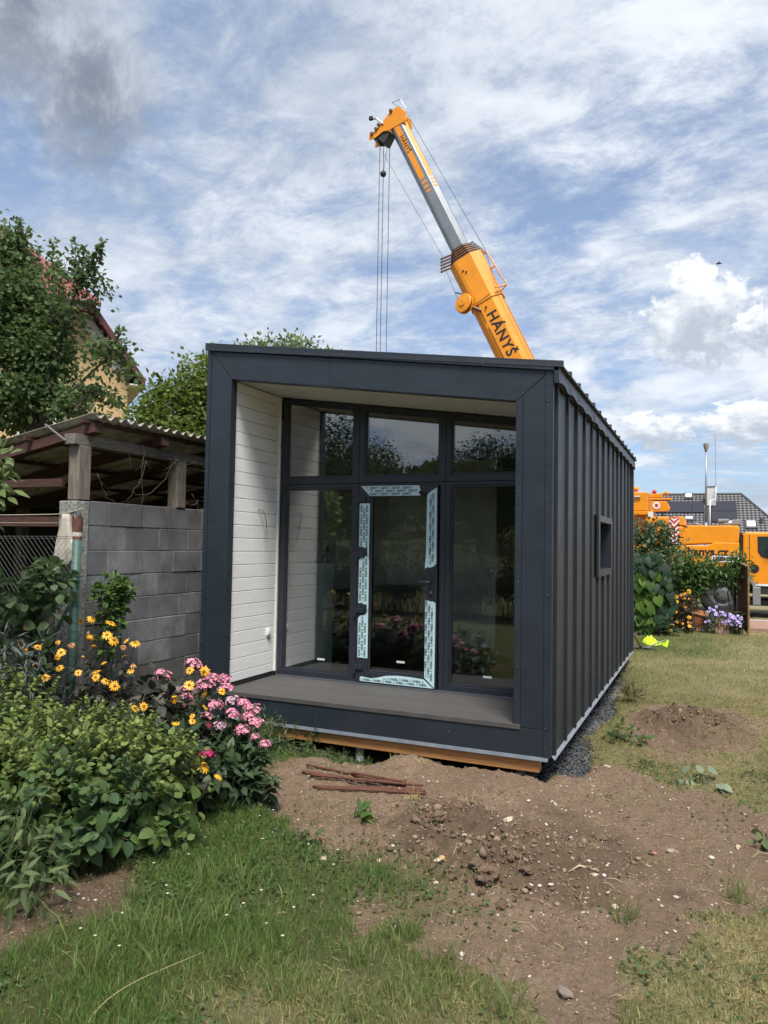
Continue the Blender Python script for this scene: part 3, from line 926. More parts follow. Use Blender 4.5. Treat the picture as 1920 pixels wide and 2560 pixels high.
    for y in (.06, .10, .5, .95, 1.06, 1.5, 1.97, 2.6, 3.2, 3.9, 4.6, 5.4, 6.0):
        inst('screw', sx, H, (3.556, y, 2.885))
    # lower side flashing with cut-outs at the seams
    t = MB()
    cuts = sorted(seams)
    edges = [.0] + [s for s in cuts] + [7.02]
    for a, c in zip(edges, edges[1:]):
        t2 = MB()
        t2.hexa([(3.505, a + .012, -.204), (3.509, a + .012, -.204), (3.534, a - .002, -.226), (3.531, a - .002, -.228)],
                [(3.505, c - .035, -.204), (3.509, c - .035, -.204), (3.534, c - .002, -.226), (3.531, c - .002, -.228)])
        t2.obj('side_drip_flashing', MT['flash_light'], H)
    # roof sheet with raised seams, sloping to the right
    t = MB()
    for k in range(15):
        s = -.10 + .49 * k
        a = max(s, -.03)
        c = min(s + .49, 7.03)
        if c <= a: continue
        q = lambda x, dz: ztop(x) + dz
        MB().hexa([(-.02, a + .016, q(-.02, -.075)), (3.58, a + .016, q(3.58, -.045)), (3.58, c - .016, q(3.58, -.045)), (-.02, c - .016, q(-.02, -.075))],
                  [(-.02, a + .016, q(-.02, -.06)), (3.58, a + .016, q(3.58, -.03)), (3.58, c - .016, q(3.58, -.03)), (-.02, c - .016, q(-.02, -.06))]).obj('roof_sheet', AG, H)
    for k in range(15):
        s = -.10 + .49 * k
        if s < -.04: s = -.02
        if s > 7.0: break
        q = lambda x, dz: ztop(x) + dz
        MB().hexa([(-.02, s - .018, q(-.02, -.078)), (3.585, s - .018, q(3.585, -.05)), (3.585, s + .018, q(3.585, -.05)), (-.02, s + .018, q(-.02, -.078))],
                  [(-.02, s - .012, q(-.02, -.028)), (3.585, s - .012, q(3.585, .004)), (3.585, s + .012, q(3.585, .004)), (-.02, s + .012, q(-.02, -.028))]).obj('roof_seam', AG, H)

    # side window with a folded surround
    W = thing_part = None
    b = MB()
    x0, x1 = 3.505, 3.534
    ya, yb, za, zb = 2.60, 3.90, 1.165, 1.878
    ia, ib, ja, jb = 2.712, 3.79, 1.245, 1.803
    b.hexa([(x0, ya, za), (x1, ya, za), (x1, yb, za), (x0, yb, za)], [(x0, ia, ja), (x1, ia, ja), (x1, ib, ja), (x0, ib, ja)])
    b.hexa([(x0, ia, jb), (x1, ia, jb), (x1, ib, jb), (x0, ib, jb)], [(x0, ya, zb), (x1, ya, zb), (x1, yb, zb), (x0, yb, zb)])
    b.hexa([(x0, ya, za), (x1, ya, za), (x1, ia, ja), (x0, ia, ja)], [(x0, ya, zb), (x1, ya, zb), (x1, ia, jb), (x0, ia, jb)])
    b.hexa([(x0, ib, ja), (x1, ib, ja), (x1, yb, za), (x0, yb, za)], [(x0, ib, jb), (x1, ib, jb), (x1, yb, zb), (x0, yb, zb)])
    sw = b.obj('side_window', AN, H, bevel=.003)
    r = MB()
    r.box(3.33, 3.503, ia - .012, ia, ja - .012, jb + .012)
    r.box(3.33, 3.503, ib, ib + .012, ja - .012, jb + .012)
    r.box(3.33, 3.503, ia, ib, ja - .012, ja)
    r.box(3.33, 3.503, ia, ib, jb, jb + .012)
    r.obj('window_reveal', AN, sw)
    r = MB()
    for q in ((ia, ia + .06, ja, jb), (ib - .06, ib, ja, jb), (ia + .06, ib - .06, ja, ja + .06), (ia + .06, ib - .06, jb - .06, jb)):
        r.box(3.34, 3.40, *q)
    r.obj('window_frame', MT['upvc'], sw, bevel=.004)
    MB().box(3.365, 3.372, ia + .06, ib - .06, ja + .06, jb - .06).obj('window_pane', MT['glass'], sw)

    # porch lining: white boards left and right, soffit, deck
    for side in (0, 1):
        for k in range(-2, 21):
            z0, z1 = .308 + .1362 * k + .0025, .308 + .1362 * (k + 1) - .0025
            z0 = max(z0, .082)
            top = (zin(.274) - .004) if side == 0 else (zin(3.215) - .004)
            z1 = min(z1, top)
            if z1 - z0 < .02: continue
            xa, xb = (.256, .274) if side == 0 else (3.213, 3.231)
            MB().box(xa, xb, .087, .938, z0, z1).obj('white_board', MT['white_board'], H, bevel=.0035, seg=1)
        xa, xb = (.248, .262) if side == 0 else (3.225, 3.24)
        MB().box(xa, xb, .087, .955, .032, (zin(.26) if side == 0 else zin(3.23)) - .004).obj('board_backing', M('groove_grey', (.30, .30, .29), rough=.8), H)
        MB().box(*((.262, .290) if side == 0 else (3.198, 3.226)), .940, .968, .082, (zin(.28) if side == 0 else zin(3.2)) - .004).obj('corner_strip', MT['white_trim'], H, bevel=.003)
        MB().box(*((.263, .268) if side == 0 else (3.219, 3.224)), .087, .938, .032, .080).obj('skirting', MT['black'], H)
    for k in range(8):
        ya, yb = .087 + .1105 * k, .087 + .1105 * (k + 1) - (.0022)
        xa, xb = .262, 3.226
        MB().hexa([(xa, ya, zin(xa) + .004), (xb, ya, zin(xb) + .004), (xb, yb, zin(xb) + .004), (xa, yb, zin(xa) + .004)],
                  [(xa, ya, zin(xa) + .018), (xb, ya, zin(xb) + .018), (xb, yb, zin(xb) + .018), (xa, yb, zin(xa) + .018)]).obj('soffit_board', MT['soffit'], H)
    for k in range(7):
        ya, yb = .0215 + .1335 * k, .0215 + .1335 * (k + 1) - .002
        MB().box(.262, 3.226, ya, yb, .008, .031).obj('deck_board', MT['deck'], H, bevel=.002, seg=1)
    MB().box(.30, 3.249, -.020, .0195, -.0095, .032).obj('deck_nosing', MT['deck'], H, bevel=.003)
    # cable whip and outdoor socket on the white wall
    P = [(.274, .554, 1.842), (.30, .56, 1.845), (.325, .575, 1.83), (.335, .60, 1.79), (.33, .63, 1.72), (.325, .655, 1.65), (.318, .668, 1.58), (.31, .675, 1.50)]
    MB().tube(P[:6], .0060, 6).obj('loose_cable', M('grey_cable', (.20, .20, .20), rough=.5), H, smooth=True)
    for d in (-.012, 0, .012):
        MB().tube([P[5], (.322 + d, .665, 1.58), (.31 + 2 * d, .675 + d, 1.49 + abs(d))], .0016, 4).obj('cable_core', M('cable_core', (.2, .19, .18)), H)
    b = MB().box(.274, .296, .767, .835, .485, .558)
    so = b.obj('outdoor_socket', MT['white_trim'], H, bevel=.008)
    MB().lathe([(.026, 0), (.026, .006), (.020, .007)], (.300, .801, .518), (1, 0, 0), 16).obj('socket_cover', MT['white_trim'], so, smooth=False)

    # glazed front
    UP, GL = MT['upvc'], MT['glass']
    def ring(name, outer, inner, ya, yb, parent, mat=UP, bevel=.004):
        o4, i4 = outer, inner
        v = [(x, ya, z) for x, z in o4] + [(x, ya, z) for x, z in i4] + [(x, yb, z) for x, z in o4] + [(x, yb, z) for x, z in i4]
        f = []
        for k in range(4):
            n = (k + 1) % 4
            f += [(k, n, 4 + n, 4 + k), (8 + n, 8 + k, 12 + k, 12 + n), (k, 8 + k, 8 + n, n), (4 + k, 4 + n, 12 + n, 12 + k)]
        return MB().add(v, f).obj(name, mat, parent, bevel=bevel)
    def rect(x0, x1, z0, z1a, z1b=None):
        z1b = z1a if z1b is None else z1b
        return [(x0, z0), (x1, z0), (x1, z1b), (x0, z1a)]
    def unit_(name, x0, x1, z0, top, gx0, gx1, gz0, gtop):
        """top, gtop: functions of x."""
        fr = ring(name, rect(x0 + .0015, x1 - .0015, z0 + .0015, top(x0) - .0015, top(x1) - .0015), rect(gx0 - .018, gx1 + .018, gz0 - .018, gtop(gx0) + .018, gtop(gx1) + .018), .962, 1.03, H)
        ring('glazing_bead', rect(gx0 - .019, gx1 + .019, gz0 - .019, gtop(gx0) + .019, gtop(gx1) + .019), rect(gx0, gx1, gz0, gtop(gx0), gtop(gx1)), .974, 1.02, fr, UP, .003)
        ring('gasket', rect(gx0 - .001, gx1 + .001, gz0 - .001, gtop(gx0) + .001, gtop(gx1) + .001), rect(gx0 + .005, gx1 - .005, gz0 + .005, gtop(gx0) - .005, gtop(gx1) - .005), .9805, 1.01, fr, MT['black'], 0)
        MB().prism([(gx0, .987, gz0), (gx1, .987, gz0), (gx1, .987, gtop(gx1)), (gx0, .987, gtop(gx0))], (0, .022, 0)).obj('window_pane', GL, fr)
        return fr
    cz = lambda v: (lambda x: v)
    u1 = unit_('window_frame', .307, 1.264, 2.140, zwin, .390, 1.180, 2.229, lambda x: 3.045 - .136 * (x - .389))
    u2 = unit_('window_frame', 1.264, 2.240, 2.140, zwin, 1.348, 2.156, 2.229, lambda x: 2.908 - .136 * (x - 1.349))
    u3 = unit_('window_frame', 2.240, 3.196, 2.140, zwin, 2.312, 3.11, 2.226, lambda x: 2.769 - .136 * (x - 2.315))
    u4 = unit_('window_frame', .307, 1.264, .034, cz(2.140), .390, 1.182, .126, cz(2.080))
    u5 = unit_('window_frame', 2.240, 3.196, .034, cz(2.140), 2.312, 3.11, .120, cz(2.088))
    # drain caps on the lower rails
    dc = MB().box(-.016, .016, -.004, 0, -.005, .005).mesh('drain_cap', MT['upvc'])
    for x, z in [(.45, .075), (1.09, .075), (2.40, .073), (.47, 2.188), (1.06, 2.188), (1.42, 2.188), (2.03, 2.188), (2.41, 2.188)]:
        inst('drain_cap', dc, H, (x, .962, z))
    MB().box(.295, 3.21, .944, .962, .033, .046).obj('sill_strip', MT['flash'], H)
    # door: frame, leaf, pane
    df = ring('door_frame', rect(1.2655, 2.2385, .034, 2.1385), rect(1.31, 2.19, .05, 2.10), .962, 1.03, H)
    DL = ring('door_leaf', rect(1.274, 2.166, .052, 2.114), rect(1.410, 2.068, .160, 2.015), .946, 1.025, H)
    ring('glazing_bead', rect(1.409, 2.069, .159, 2.016), rect(1.431, 2.048, .181, 1.996), .956, 1.02, DL, UP, .003)
    MB().prism([(1.431, .972, .181), (2.048, .972, .181), (2.048, .972, 1.996), (1.431, .972, 1.996)], (0, .022, 0)).obj('door_pane', GL, DL)
    MB().box(2.088, 2.128, .936, .946, .978, 1.215).obj('handle_plate', MT['black'], DL, bevel=.006)
    MB().tube([(2.108, .936, 1.124), (2.108, .895, 1.124), (2.09, .890, 1.124), (1.985, .890, 1.122)], .0085, 8).obj('door_handle', M('dark_steel', (.10, .105, .115), rough=.3, metal=.7), DL, smooth=True)
    MB().lathe([(.009, 0), (.009, .004)], (2.108, .936, 1.02), (0, -1, 0), 12).obj('keyhole', MT['zinc'], DL)
    for z in (1.966, 1.375, .795, .205):
        hg = MB().box(1.262, 1.362, .925, .946, z - .024, z + .026)
        hg.box(1.252, 1.278, .925, .961, z - .065, z - .022)
        hg.obj('hinge', UP, DL, bevel=.004)
    # printed protective film left on the leaf
    Yf = .9452
    def film(pts):
        return MB().prism([(x, Yf, z) for x, z in pts], (0, -.0012, 0)).obj('protective_film', MT['film'], DL)
    word = text_mesh('WDS', .033, MT['ink'], .0012, 'LEFT', .25, 1.0)
    box_ = MB().add([(0, 0, 0), (.017, 0, 0), (.017, .022, 0), (0, .022, 0), (.004, .004, 0), (.013, .004, 0), (.013, .018, 0), (.004, .018, 0)],
                    [(0, 1, 5, 4), (1, 2, 6, 5), (2, 3, 7, 6), (3, 0, 4, 7)]).mesh('mark', MT['ink_teal'])
    dash = MB().add([(0, 0, 0), (.022, 0, 0), (.022, .014, 0), (0, .014, 0), (.03, .002, 0), (.05, .002, 0), (.05, .012, 0), (.03, .012, 0)], [(0, 1, 2, 3), (4, 5, 6, 7)]).mesh('mark', MT['ink_pale'])
    def inside(p, poly):
        return sdist(np.array([p[0]]), np.array([p[1]]), poly)[0] > .004
    def printed(pts, origin, xd, yd, nx, ny):
        fo = film(pts)
        x2, y2 = np.array(xd), np.array(yd)
        X3, Y3 = (xd[0], 0, xd[1]), (yd[0], 0, yd[1])
        pitch, row = .1245, .0315
        for j in range(ny):
            for i in range(nx):
                off = (i + (.5 if j % 2 else 0)) * pitch
                base = np.array(origin) + x2 * off + y2 * (j * row)
                def ok(l, h=.022):
                    return all(inside(base + x2 * a + y2 * c, pts) for a, c in ((0, 0), (l, 0), (l, h), (0, h)))
                if ok(.022):
                    place_text('print_mark', box_, fo, (base[0], Yf - .0018, base[1]), X3, Y3)
                b2 = base
                base = b2 + x2 * .022
                if ok(.058):
                    place_text('printed_word', word, fo, (base[0], Yf - .0018, base[1]), X3, Y3)
                base = b2 + x2 * .062 + y2 * (-row if True else 0)
                if ok(.052, .015):
                    place_text('print_mark', dash, fo, (base[0], Yf - .0018, base[1] + .003), X3, Y3)
                base = b2
    printed([(1.302, 2.109), (1.405, 2.004), (1.984, 2.002), (1.972, 2.03), (1.977, 2.06), (1.961, 2.108)], (2.0, 2.098), (-1, 0), (0, -1), 7, 4)
    printed([(1.290, 1.925), (1.292, 1.470), (1.31, 1.462), (1.335, 1.470), (1.36, 1.452), (1.388, 1.462), (1.392, 1.35), (1.405, 1.34), (1.411, 1.924)], (1.388, 1.93), (0, -1), (-1, 0), 7, 4)
    printed([(1.294, 1.33), (1.31, 1.352), (1.36, 1.368), (1.410, 1.36), (1.411, .81), (1.396, .80), (1.392, .868), (1.36, .862), (1.33, .88), (1.294, .872)], (1.388, 1.37), (0, -1), (-1, 0), 8, 4)
    printed([(1.294, .715), (1.32, .748), (1.37, .752), (1.395, .775), (1.398, .80), (1.411, .80), (1.411, .305), (1.294, .307)], (1.388, .79), (0, -1), (-1, 0), 6, 4)
    printed([(2.049, 2.007), (2.09, 2.045), (2.12, 2.06), (2.155, 2.084), (2.158, 1.312), (2.13, 1.282), (2.09, 1.268), (2.06, 1.274), (2.036, 1.254), (2.046, 1.4)], (2.070, 1.24), (0, 1), (-1, 0), 8, 1)
    printed([(2.0495, 1.99), (2.155, 1.99), (2.157, 1.33), (2.048, 1.33)], (2.147, 1.33), (0, 1), (-1, 0), 7, 4) if False else None
    for org, n in (((2.098, 1.20), 8), ((2.128, 1.26), 8), ((2.155, 1.20), 8)):
        pass
    printed_right = [(2.049, 2.00), (2.156, 2.07), (2.157, 1.31), (2.05, 1.27)]
    # words on the right-hand strips read upwards
    def words_up(poly, fo, x0, z0, rows, n):
        for j in range(rows):
            for i in range(n):
                bz = z0 + (i + (.5 if j % 2 else 0)) * .1245
                bx = x0 + j * .030
                for me, dz, ln in ((box_, 0, .02), (word, .022, .058), (dash, .066, .05)):
                    q = [(bx, bz + dz), (bx - .02, bz + dz), (bx, bz + dz + ln), (bx - .02, bz + dz + ln)]
                    if all(inside(p, poly) for p in q):
                        place_text('printed_word' if me is word else 'print_mark', me, fo, (bx, Yf - .0018, bz + dz), (0, 0, 1), (-1, 0, 0))
    up = [c for c in DL.children if c.name.startswith('protective_film')][-1]
    words_up(printed_right, up, 2.100, 1.24, 2, 8)
    words_up(printed_right, up, 2.153, 1.24, 1, 8)
    low = [(2.045, .942), (2.075, .938), (2.10, .925), (2.13, .928), (2.157, .910), (2.153, .062), (2.046, .160)]
    fo = film(low)
    words_up(low, fo, 2.070, .10, 4, 8)
    bot = [(1.330, .064), (1.327, .104), (1.345, .112), (1.45, .100), (1.52, .112), (1.62, .140), (1.75, .152), (1.90, .150), (2.040, .140), (2.143, .058)]
    fo = film(bot)
    for j in range(3):
        for i in range(8):
            bx, bz = 1.34 + (i + (.5 if j % 2 else 0)) * .1245, .070 + j * .030
            for me, dx, ln in ((box_, 0, .02), (word, .022, .058), (dash, .066, .05)):
                q = [(bx + dx, bz), (bx + dx + ln, bz), (bx + dx, bz + .02), (bx + dx + ln, bz + .02)]
                if all(inside(p, bot) for p in q):
                    place_text('printed_word' if me is word else 'print_mark', me, fo, (bx + dx, Yf - .0018, bz), (1, 0, 0), (0, 0, 1))
    # stray curl of film at the top right of the leaf
    MB().tube([(1.965, .945, 2.04), (1.99, .938, 2.02), (2.01, .936, 2.03), (2.03, .94, 2.0), (2.035, .944, 1.985)], [.012, .018, .014, .01, .004], 6).obj('film_curl', MT['black'], DL, smooth=True)
    # size labels stuck to the panes
    for x, z, yy in ((.84, .245, .9865), (1.775, .290, .9715), (2.69, .213, .9865)):
        MB().box(x - .045, x + .045, yy - .001, yy, z - .011, z + .011).obj('pane_label', MT['label_paper'], H)

    # the room behind the glass
    fl = MB()
    nb = 16
    for k in range(nb):
        x0 = .202 + 3.096 * k / nb
        MB().box(x0, x0 + 3.096 / nb - .002, 1.03, 6.84, .03, .046).obj('floor_board', MT['inner_floor'], H)
    for k in range(21):
        z0 = .05 + .1362 * k
        z1 = min(z0 + .1332, zin(.2) + .04)
        MB().box(.201, .215, 1.032, 6.84, z0, z1).obj('inner_board', MT['inner_wall'], H)
    MB().box(3.285, 3.299, 1.032, 2.70, .05, zin(3.29) + .04).obj('inner_lining', MT['inner_wall'], H)
    MB().box(3.285, 3.299, 3.80, 6.84, .05, zin(3.29) + .04).obj('inner_lining', MT['inner_wall'], H)
    MB().box(3.285, 3.299, 2.70, 3.80, .05, 1.22).obj('inner_lining', MT['inner_wall'], H)
    MB().hexa([(.201, 1.03, zin(.2) + .045), (3.299, 1.03, zin(3.3) + .045), (3.299, 6.84, zin(3.3) + .045), (.201, 6.84, zin(.2) + .045)], [(.201, 1.03, zin(.2) + .057), (3.299, 1.03, zin(3.3) + .057), (3.299, 6.84, zin(3.3) + .057), (.201, 6.84, zin(.2) + .057)]).obj('inner_ceiling', MT['inner_wall'], H)
    MB().box(.2, 1.9, 4.2, 4.28, .05, 2.75).obj('partition', MT['inner_wall'], H)
    MB().box(.2, 3.3, 6.80, 6.84, .05, 2.9).obj('inner_lining', MT['inner_wall'], H)
    for y, wd in ((1.33, .075), (1.94, .05), (2.25, .06)):
        MB().box(.215, .222, y - wd, y + wd, 1.385, 1.465).obj('socket_box', MT['black'], H, bevel=.004)
    cab = MB().box(2.62, 3.28, 2.3, 4.9, .08, .92).obj('kitchen_unit', MT['cabinet'], H, bevel=.004)
    for k in range(4):
        for j, (za, zb_) in enumerate(((.12, .42), (.43, .66), (.67, .90))):
            y0_ = 2.31 + .645 * k
            d = MB().box(2.60, 2.62, y0_, y0_ + .64, za, zb_).obj('drawer', MT['cabinet'], cab, bevel=.003)
            MB().box(2.585, 2.600, y0_ + .2, y0_ + .44, zb_ - .05, zb_ - .04).obj('drawer_pull', MT['zinc'], cab)
    cb_ = MB().box(.24, .84, 2.4, 4.1, .08, .90).obj('kitchen_unit', MT['cabinet'], H, bevel=.004)
    MB().box(2.60, 3.285, 2.28, 4.92, .92, .955).obj('worktop', MT['inner_floor'], H)
    MB().prism([(.375, 1.12, .052), (.90, 1.12, .052), (.90, 1.12, 1.275), (.375, 1.12, 1.275)], (0, .008, 0)).obj('glass_sheet', MT['glass_green'], H)
    return H
build_house()

# ------------------------------------------------------------------ block wall and lean-to shed on the left
def build_wall():
    t = NT('concrete_block')
    v = t.pos()
    base = t.mix(t.range(t.rnd(), 0, 1), (.20, .205, .212), (.33, .34, .36))
    n1 = t.noise(v, 4.5, 8, .62)
    stain = t.mix(t.range(n1, .36, .66, 0, .75), base, (.115, .115, .118))
    ups = t.n('ShaderNodeSeparateXYZ')
    t.l(v, ups.inputs[0])
    # greenish grey towards the upper courses, darker brown towards the foot
    upper_tone = t.range(ups.outputs[2], 1.35, 1.85)
    stain = t.mix(t.range(upper_tone, 0, 1, 0, .55), stain, (.125, .130, .118))
    foot = t.range(ups.outputs[2], .35, -.1, 0, .6)
    stain = t.mix(foot, stain, (.105, .092, .078))
    nz2 = t.noise(v, 55, 8, .7)
    col = t.mix(t.range(nz2, .35, .7, 0, .45), stain, (.10, .10, .105))
    m = t.done(t.bsdf(col, .93, 0, t.bump(t.noise(v, 60, 8, .75), .9, .010), .2))
    W = thing('block_wall', 'weathered grey concrete block wall carrying the shed posts', 'wall', (-1.1, .5, -.4))
    meshes = {}
    def blk(y0, y1, z0, z1):
        key = (round(y1 - y0, 3), round(z1 - z0, 3))
        if key not in meshes:
            L, Hh = key
            b = MB().box(-.10, .10, 0, L, 0, Hh)
            bm_ = b.mesh('block', m)
            meshes[key] = bm_
        rx = random.uniform(-.004, .004)
        o = inst('block', meshes[key], W, (-1.10 + rx, y0, z0), (0, 0, random.uniform(-.004, .004)))
        bv = o.modifiers.new('bevel', 'BEVEL')
        bv.width = .006
        bv.segments = 1
        return o
    first = [.27, .53, .27, .53, .40, .53, .27, .53, .27, .53]
    for c in range(10):
        z1 = 1.88 - .25 * c
        z0 = z1 - .25
        y = -.54
        L = first[c]
        while y < 5.0:
            e = min(y + L, 5.0)
            if e - y > .05:
                blk(y, e - .003, z0 + .004, z1)
            y = e
            L = .51
    # mortar core, set back from the block faces
    MB().box(-1.193, -1.008, -.53, 5.0, -.62, 1.872).obj('mortar_core', M('mortar', (.15, .148, .142), rough=.95), W)
    # rough concrete pad at the shed corner
    MB().box(-1.21, -.99, -.72, -.545, -.5, 1.872).obj('corner_pier', M('rough_concrete', (.34, .34, .31), (.18, .18, .165), rough=.95, scale=22, bump=.8, bscale=40, bdist=.02), W, bevel=.01)
    MB().add([(-1.25, -.6, -.5), (-.80, -.6, -.5), (-.80, 3.0, -.5), (-1.25, 3.0, -.5), (-1.2, -.55, -.17), (-.90, -.5, -.20), (-.88, 2.9, -.22), (-1.2, 3.0, -.17)],
             [(0, 3, 2, 1), (4, 5, 6, 7), (0, 1, 5, 4), (1, 2, 6, 5), (2, 3, 7, 6), (3, 0, 4, 7)]).obj('footing', M('footing_concrete', (.27, .245, .21), (.17, .15, .125), rough=.95, scale=6, bump=.9, bscale=18, bdist=.03), W, bevel=.02)
build_wall()

def build_shed():
    old = M('weathered_grey_timber', (.235, .205, .175), (.085, .075, .066), rough=.9, scale=5, stretch=(9, 2.0, 9), lo=.3, hi=.7, bump=.5, bscale=30, bdist=.006)
    oldp = M('weathered_post_timber', (.255, .215, .175), (.10, .085, .070), rough=.9, scale=5, stretch=(12, 12, 1.2), lo=.3, hi=.7, bump=.5, bscale=26, bdist=.006)
    brown = M('brown_stained_timber', (.085, .034, .024), (.045, .020, .015), rough=.8, scale=5, stretch=(2, 9, 9), bump=.3, bscale=30)
    sheetm = NT('corrugated_sheet')
    v = sheetm.pos()
    c = sheetm.mix(sheetm.range(sheetm.noise(v, 6, 7, .65), .35, .7), (.47, .44, .37), (.20, .19, .15))
    p = sheetm.bsdf(c, .7, 0, None, .3)
    tr = sheetm.n('ShaderNodeBsdfTranslucent')
    sheetm.l(c, tr.inputs[0])
    mx = sheetm.n('ShaderNodeMixShader')
    mx.inputs[0].default_value = .22
    sheetm.l(p, mx.inputs[1])
    sheetm.l(tr.outputs[0], mx.inputs[2])
    sheetm = sheetm.done(mx.outputs[0])
    S = thing('lean_to_shed', 'open lean-to shed of old timber under pale corrugated roof sheets', 'shed', (-2.6, 2.0, -.4))
    sl = .185
    def zr(x): return 2.585 + sl * (x + 1.0)        # underside of the rafters at the wall is 2.53
    # posts on the wall and at the back
    for y in (-.615, .86, 2.3, 3.8):
        MB().box(-1.135, -.992, y - .075, y + .075, 1.883, 2.424).obj('post', oldp, S, bevel=.006)
    for y in (-.615, 1.5, 3.8):
        MB().box(-4.4, -4.27, y - .065, y + .065, -.5, 1.95).obj('post', oldp, S, bevel=.006)
    MB().box(-1.13, -.995, -.76, 5.1, 2.426, 2.530).obj('wall_plate', old, S, bevel=.006)
    MB().box(-4.40, -4.28, -.76, 5.1, 1.95, 2.04).obj('wall_plate', old, S, bevel=.006)
    for k in range(6):
        y = -.555 + 1.0 * k
        a, b = (-.90, y, zr(-.90) + .004), (-4.75, y, zr(-4.75) + .004)
        MB().beam(a, b, .12, .10).obj('rafter', brown, S, bevel=.005)
    for x in (-.97, -1.75, -2.55, -3.35, -4.2, -4.7):
        MB().box(x - .025, x + .025, -.70, 5.0, zr(x) + .056, zr(x) + .098).obj('purlin', brown, S)
    # roof sheets: each sheet is its own piece, waves across
    per, amp = .142, .026
    nw = 7
    wid = per * nw
    for k in range(6):
        ya = -.66 + (wid - .10) * k
        for seg, (x0, x1, dz) in enumerate(((-.86, -2.75, .0), (-2.60, -4.85, -.006))):
            n = nw * 8
            V, F = [], []
            jx, jr = random.uniform(-.04, .03), random.uniform(-.012, .012)
            for i in range(n + 1):
                y = ya + wid * i / n
                w = amp * math.cos(2 * PI * (y + .80) / per)
                for x in (x0 + jx + .006 * math.sin(y * 31), (x0 + x1) / 2, x1 + jx):
                    z = jr * (y - ya - wid / 2) / wid + zr(x) + .125 + w + dz + (.003 * k % 2) - .004 * (k % 2) + .012 * math.sin(y * 2 + x)
                    V.append((x, y, z))
            for i in range(n):
                for j in range(2):
                    a = i * 3 + j
                    F.append((a, a + 3, a + 4, a + 1))
            o = MB().add(V, F).obj('roof_sheet', sheetm, S, smooth=True)
            so = o.modifiers.new('solid', 'SOLIDIFY')
            so.thickness = .005
    # back wall of old mud brick, boards at the far end
    mud = M('mud_plaster', (.125, .095, .070), (.065, .050, .040), rough=.97, scale=3, bump=.9, bscale=9, bdist=.05)
    MB().box(-4.95, -4.70, -.7, 5.2, -.5, 2.05).obj('back_wall', mud, S)
    MB().hexa([(-4.7, 4.95, -.5), (-1.2, 4.95, -.5), (-1.2, 5.2, -.5), (-4.7, 5.2, -.5)], [(-4.7, 4.95, 2.1), (-1.2, 4.95, 2.6), (-1.2, 5.2, 2.6), (-4.7, 5.2, 2.1)]).obj('back_wall', mud, S)
    MB().box(-3.2, -1.25, -.60, -.45, 1.62, 1.72).obj('cross_rail', brown, S)
    MB().box(-4.3, -1.25, -.66, -.62, 2.02, 2.10).obj('cross_rail', brown, S)
    # leaning strip at the corner and odd boards inside
    MB().beam((-1.36, -.79, 2.63), (-1.10, -.77, 2.46), .025, .010).obj('tin_strip', M('dull_tin', (.17, .17, .16), rough=.7), S)
    for i, (x, h, w) in enumerate(((-1.75, 1.05, .22), (-2.35, .9, .18), (-3.0, 1.2, .25))):
        MB().beam((x, .1 + .3 * i, -.4), (x - .2, .5 + .3 * i, h), w, .03, (0, 1, 0)).obj('stored_board', old, S)
    return S
build_shed()

def twig(pts, r=.004, n=4):
    return MB().tube(pts, [r * (1 - .5 * i / (len(pts) - 1)) for i in range(len(pts))], n)

def build_shed_vines():
    V = thing('dry_vine', 'bare dry vine stems trailing from the shed beam over the block wall', 'vine', (-.95, .6, 1.9))
    m = M('dry_stem', (.17, .135, .10), (.10, .08, .06), rough=.9)
    rr = random.Random(5)
    X = -.955
    # trailing stems: (y, z) points on the wall plane
    for pts in [[(.06, 2.60), (.14, 2.45), (.12, 2.2), (.17, 1.95), (.13, 1.7), (.10, 1.45), (.14, 1.2), (.11, .95)],
                [(.72, 2.44), (.60, 2.36), (.52, 2.2), (.30, 2.02), (.05, 1.98), (-.02, 2.01)],
                [(-.18, 2.56), (-.08, 2.45), (-.02, 2.25)],
                [(-.50, 2.16), (-.43, 2.0), (-.36, 1.92), (-.16, 1.86), (-.02, 1.72), (.06, 1.66)],
                [(.55, 1.88), (.62, 1.6), (.58, 1.35), (.64, 1.1), (.60, .9)],
                [(.20, 2.36), (.12, 2.15), (.0, 1.98), (-.08, 1.9)],
                [(.85, 1.94), (.98, 1.92), (1.10, 1.96), (1.2, 1.88)],
                [(1.0, 2.05), (1.12, 1.95), (1.15, 1.82)],
                [(1.25, 1.6), (1.15, 1.45), (.95, 1.25), (.9, 1.05)],
                [(.62, 2.40), (.80, 2.36), (1.0, 2.44), (1.2, 2.40)],
                [(.45, 2.64), (.55, 2.60), (.62, 2.50), (.70, 2.42), (.66, 2.36)]]:
        q, prev = [], None
        for (y, z) in pts:
            p = np.array((X + rr.uniform(-.01, .03), y + rr.uniform(-.01, .01), z))
            if prev is not None:
                for s in (.33, .66):
                    q.append(prev + (p - prev) * s + np.array([rr.uniform(-.008, .008), rr.uniform(-.012, .012), rr.uniform(-.012, .012)]))
            q.append(p)
            prev = p
        twig(q, .0032).obj('stem', m, V, smooth=True)
        for _ in range(3):
            a = q[rr.randrange(len(q))]
            twig([a, a + np.array((.01, rr.uniform(-.08, .08), rr.uniform(-.02, .06))), a + np.array((.02, rr.uniform(-.16, .16), rr.uniform(-.1, .08)))], .002, 3).obj('stem', m, V)
build_shed_vines()

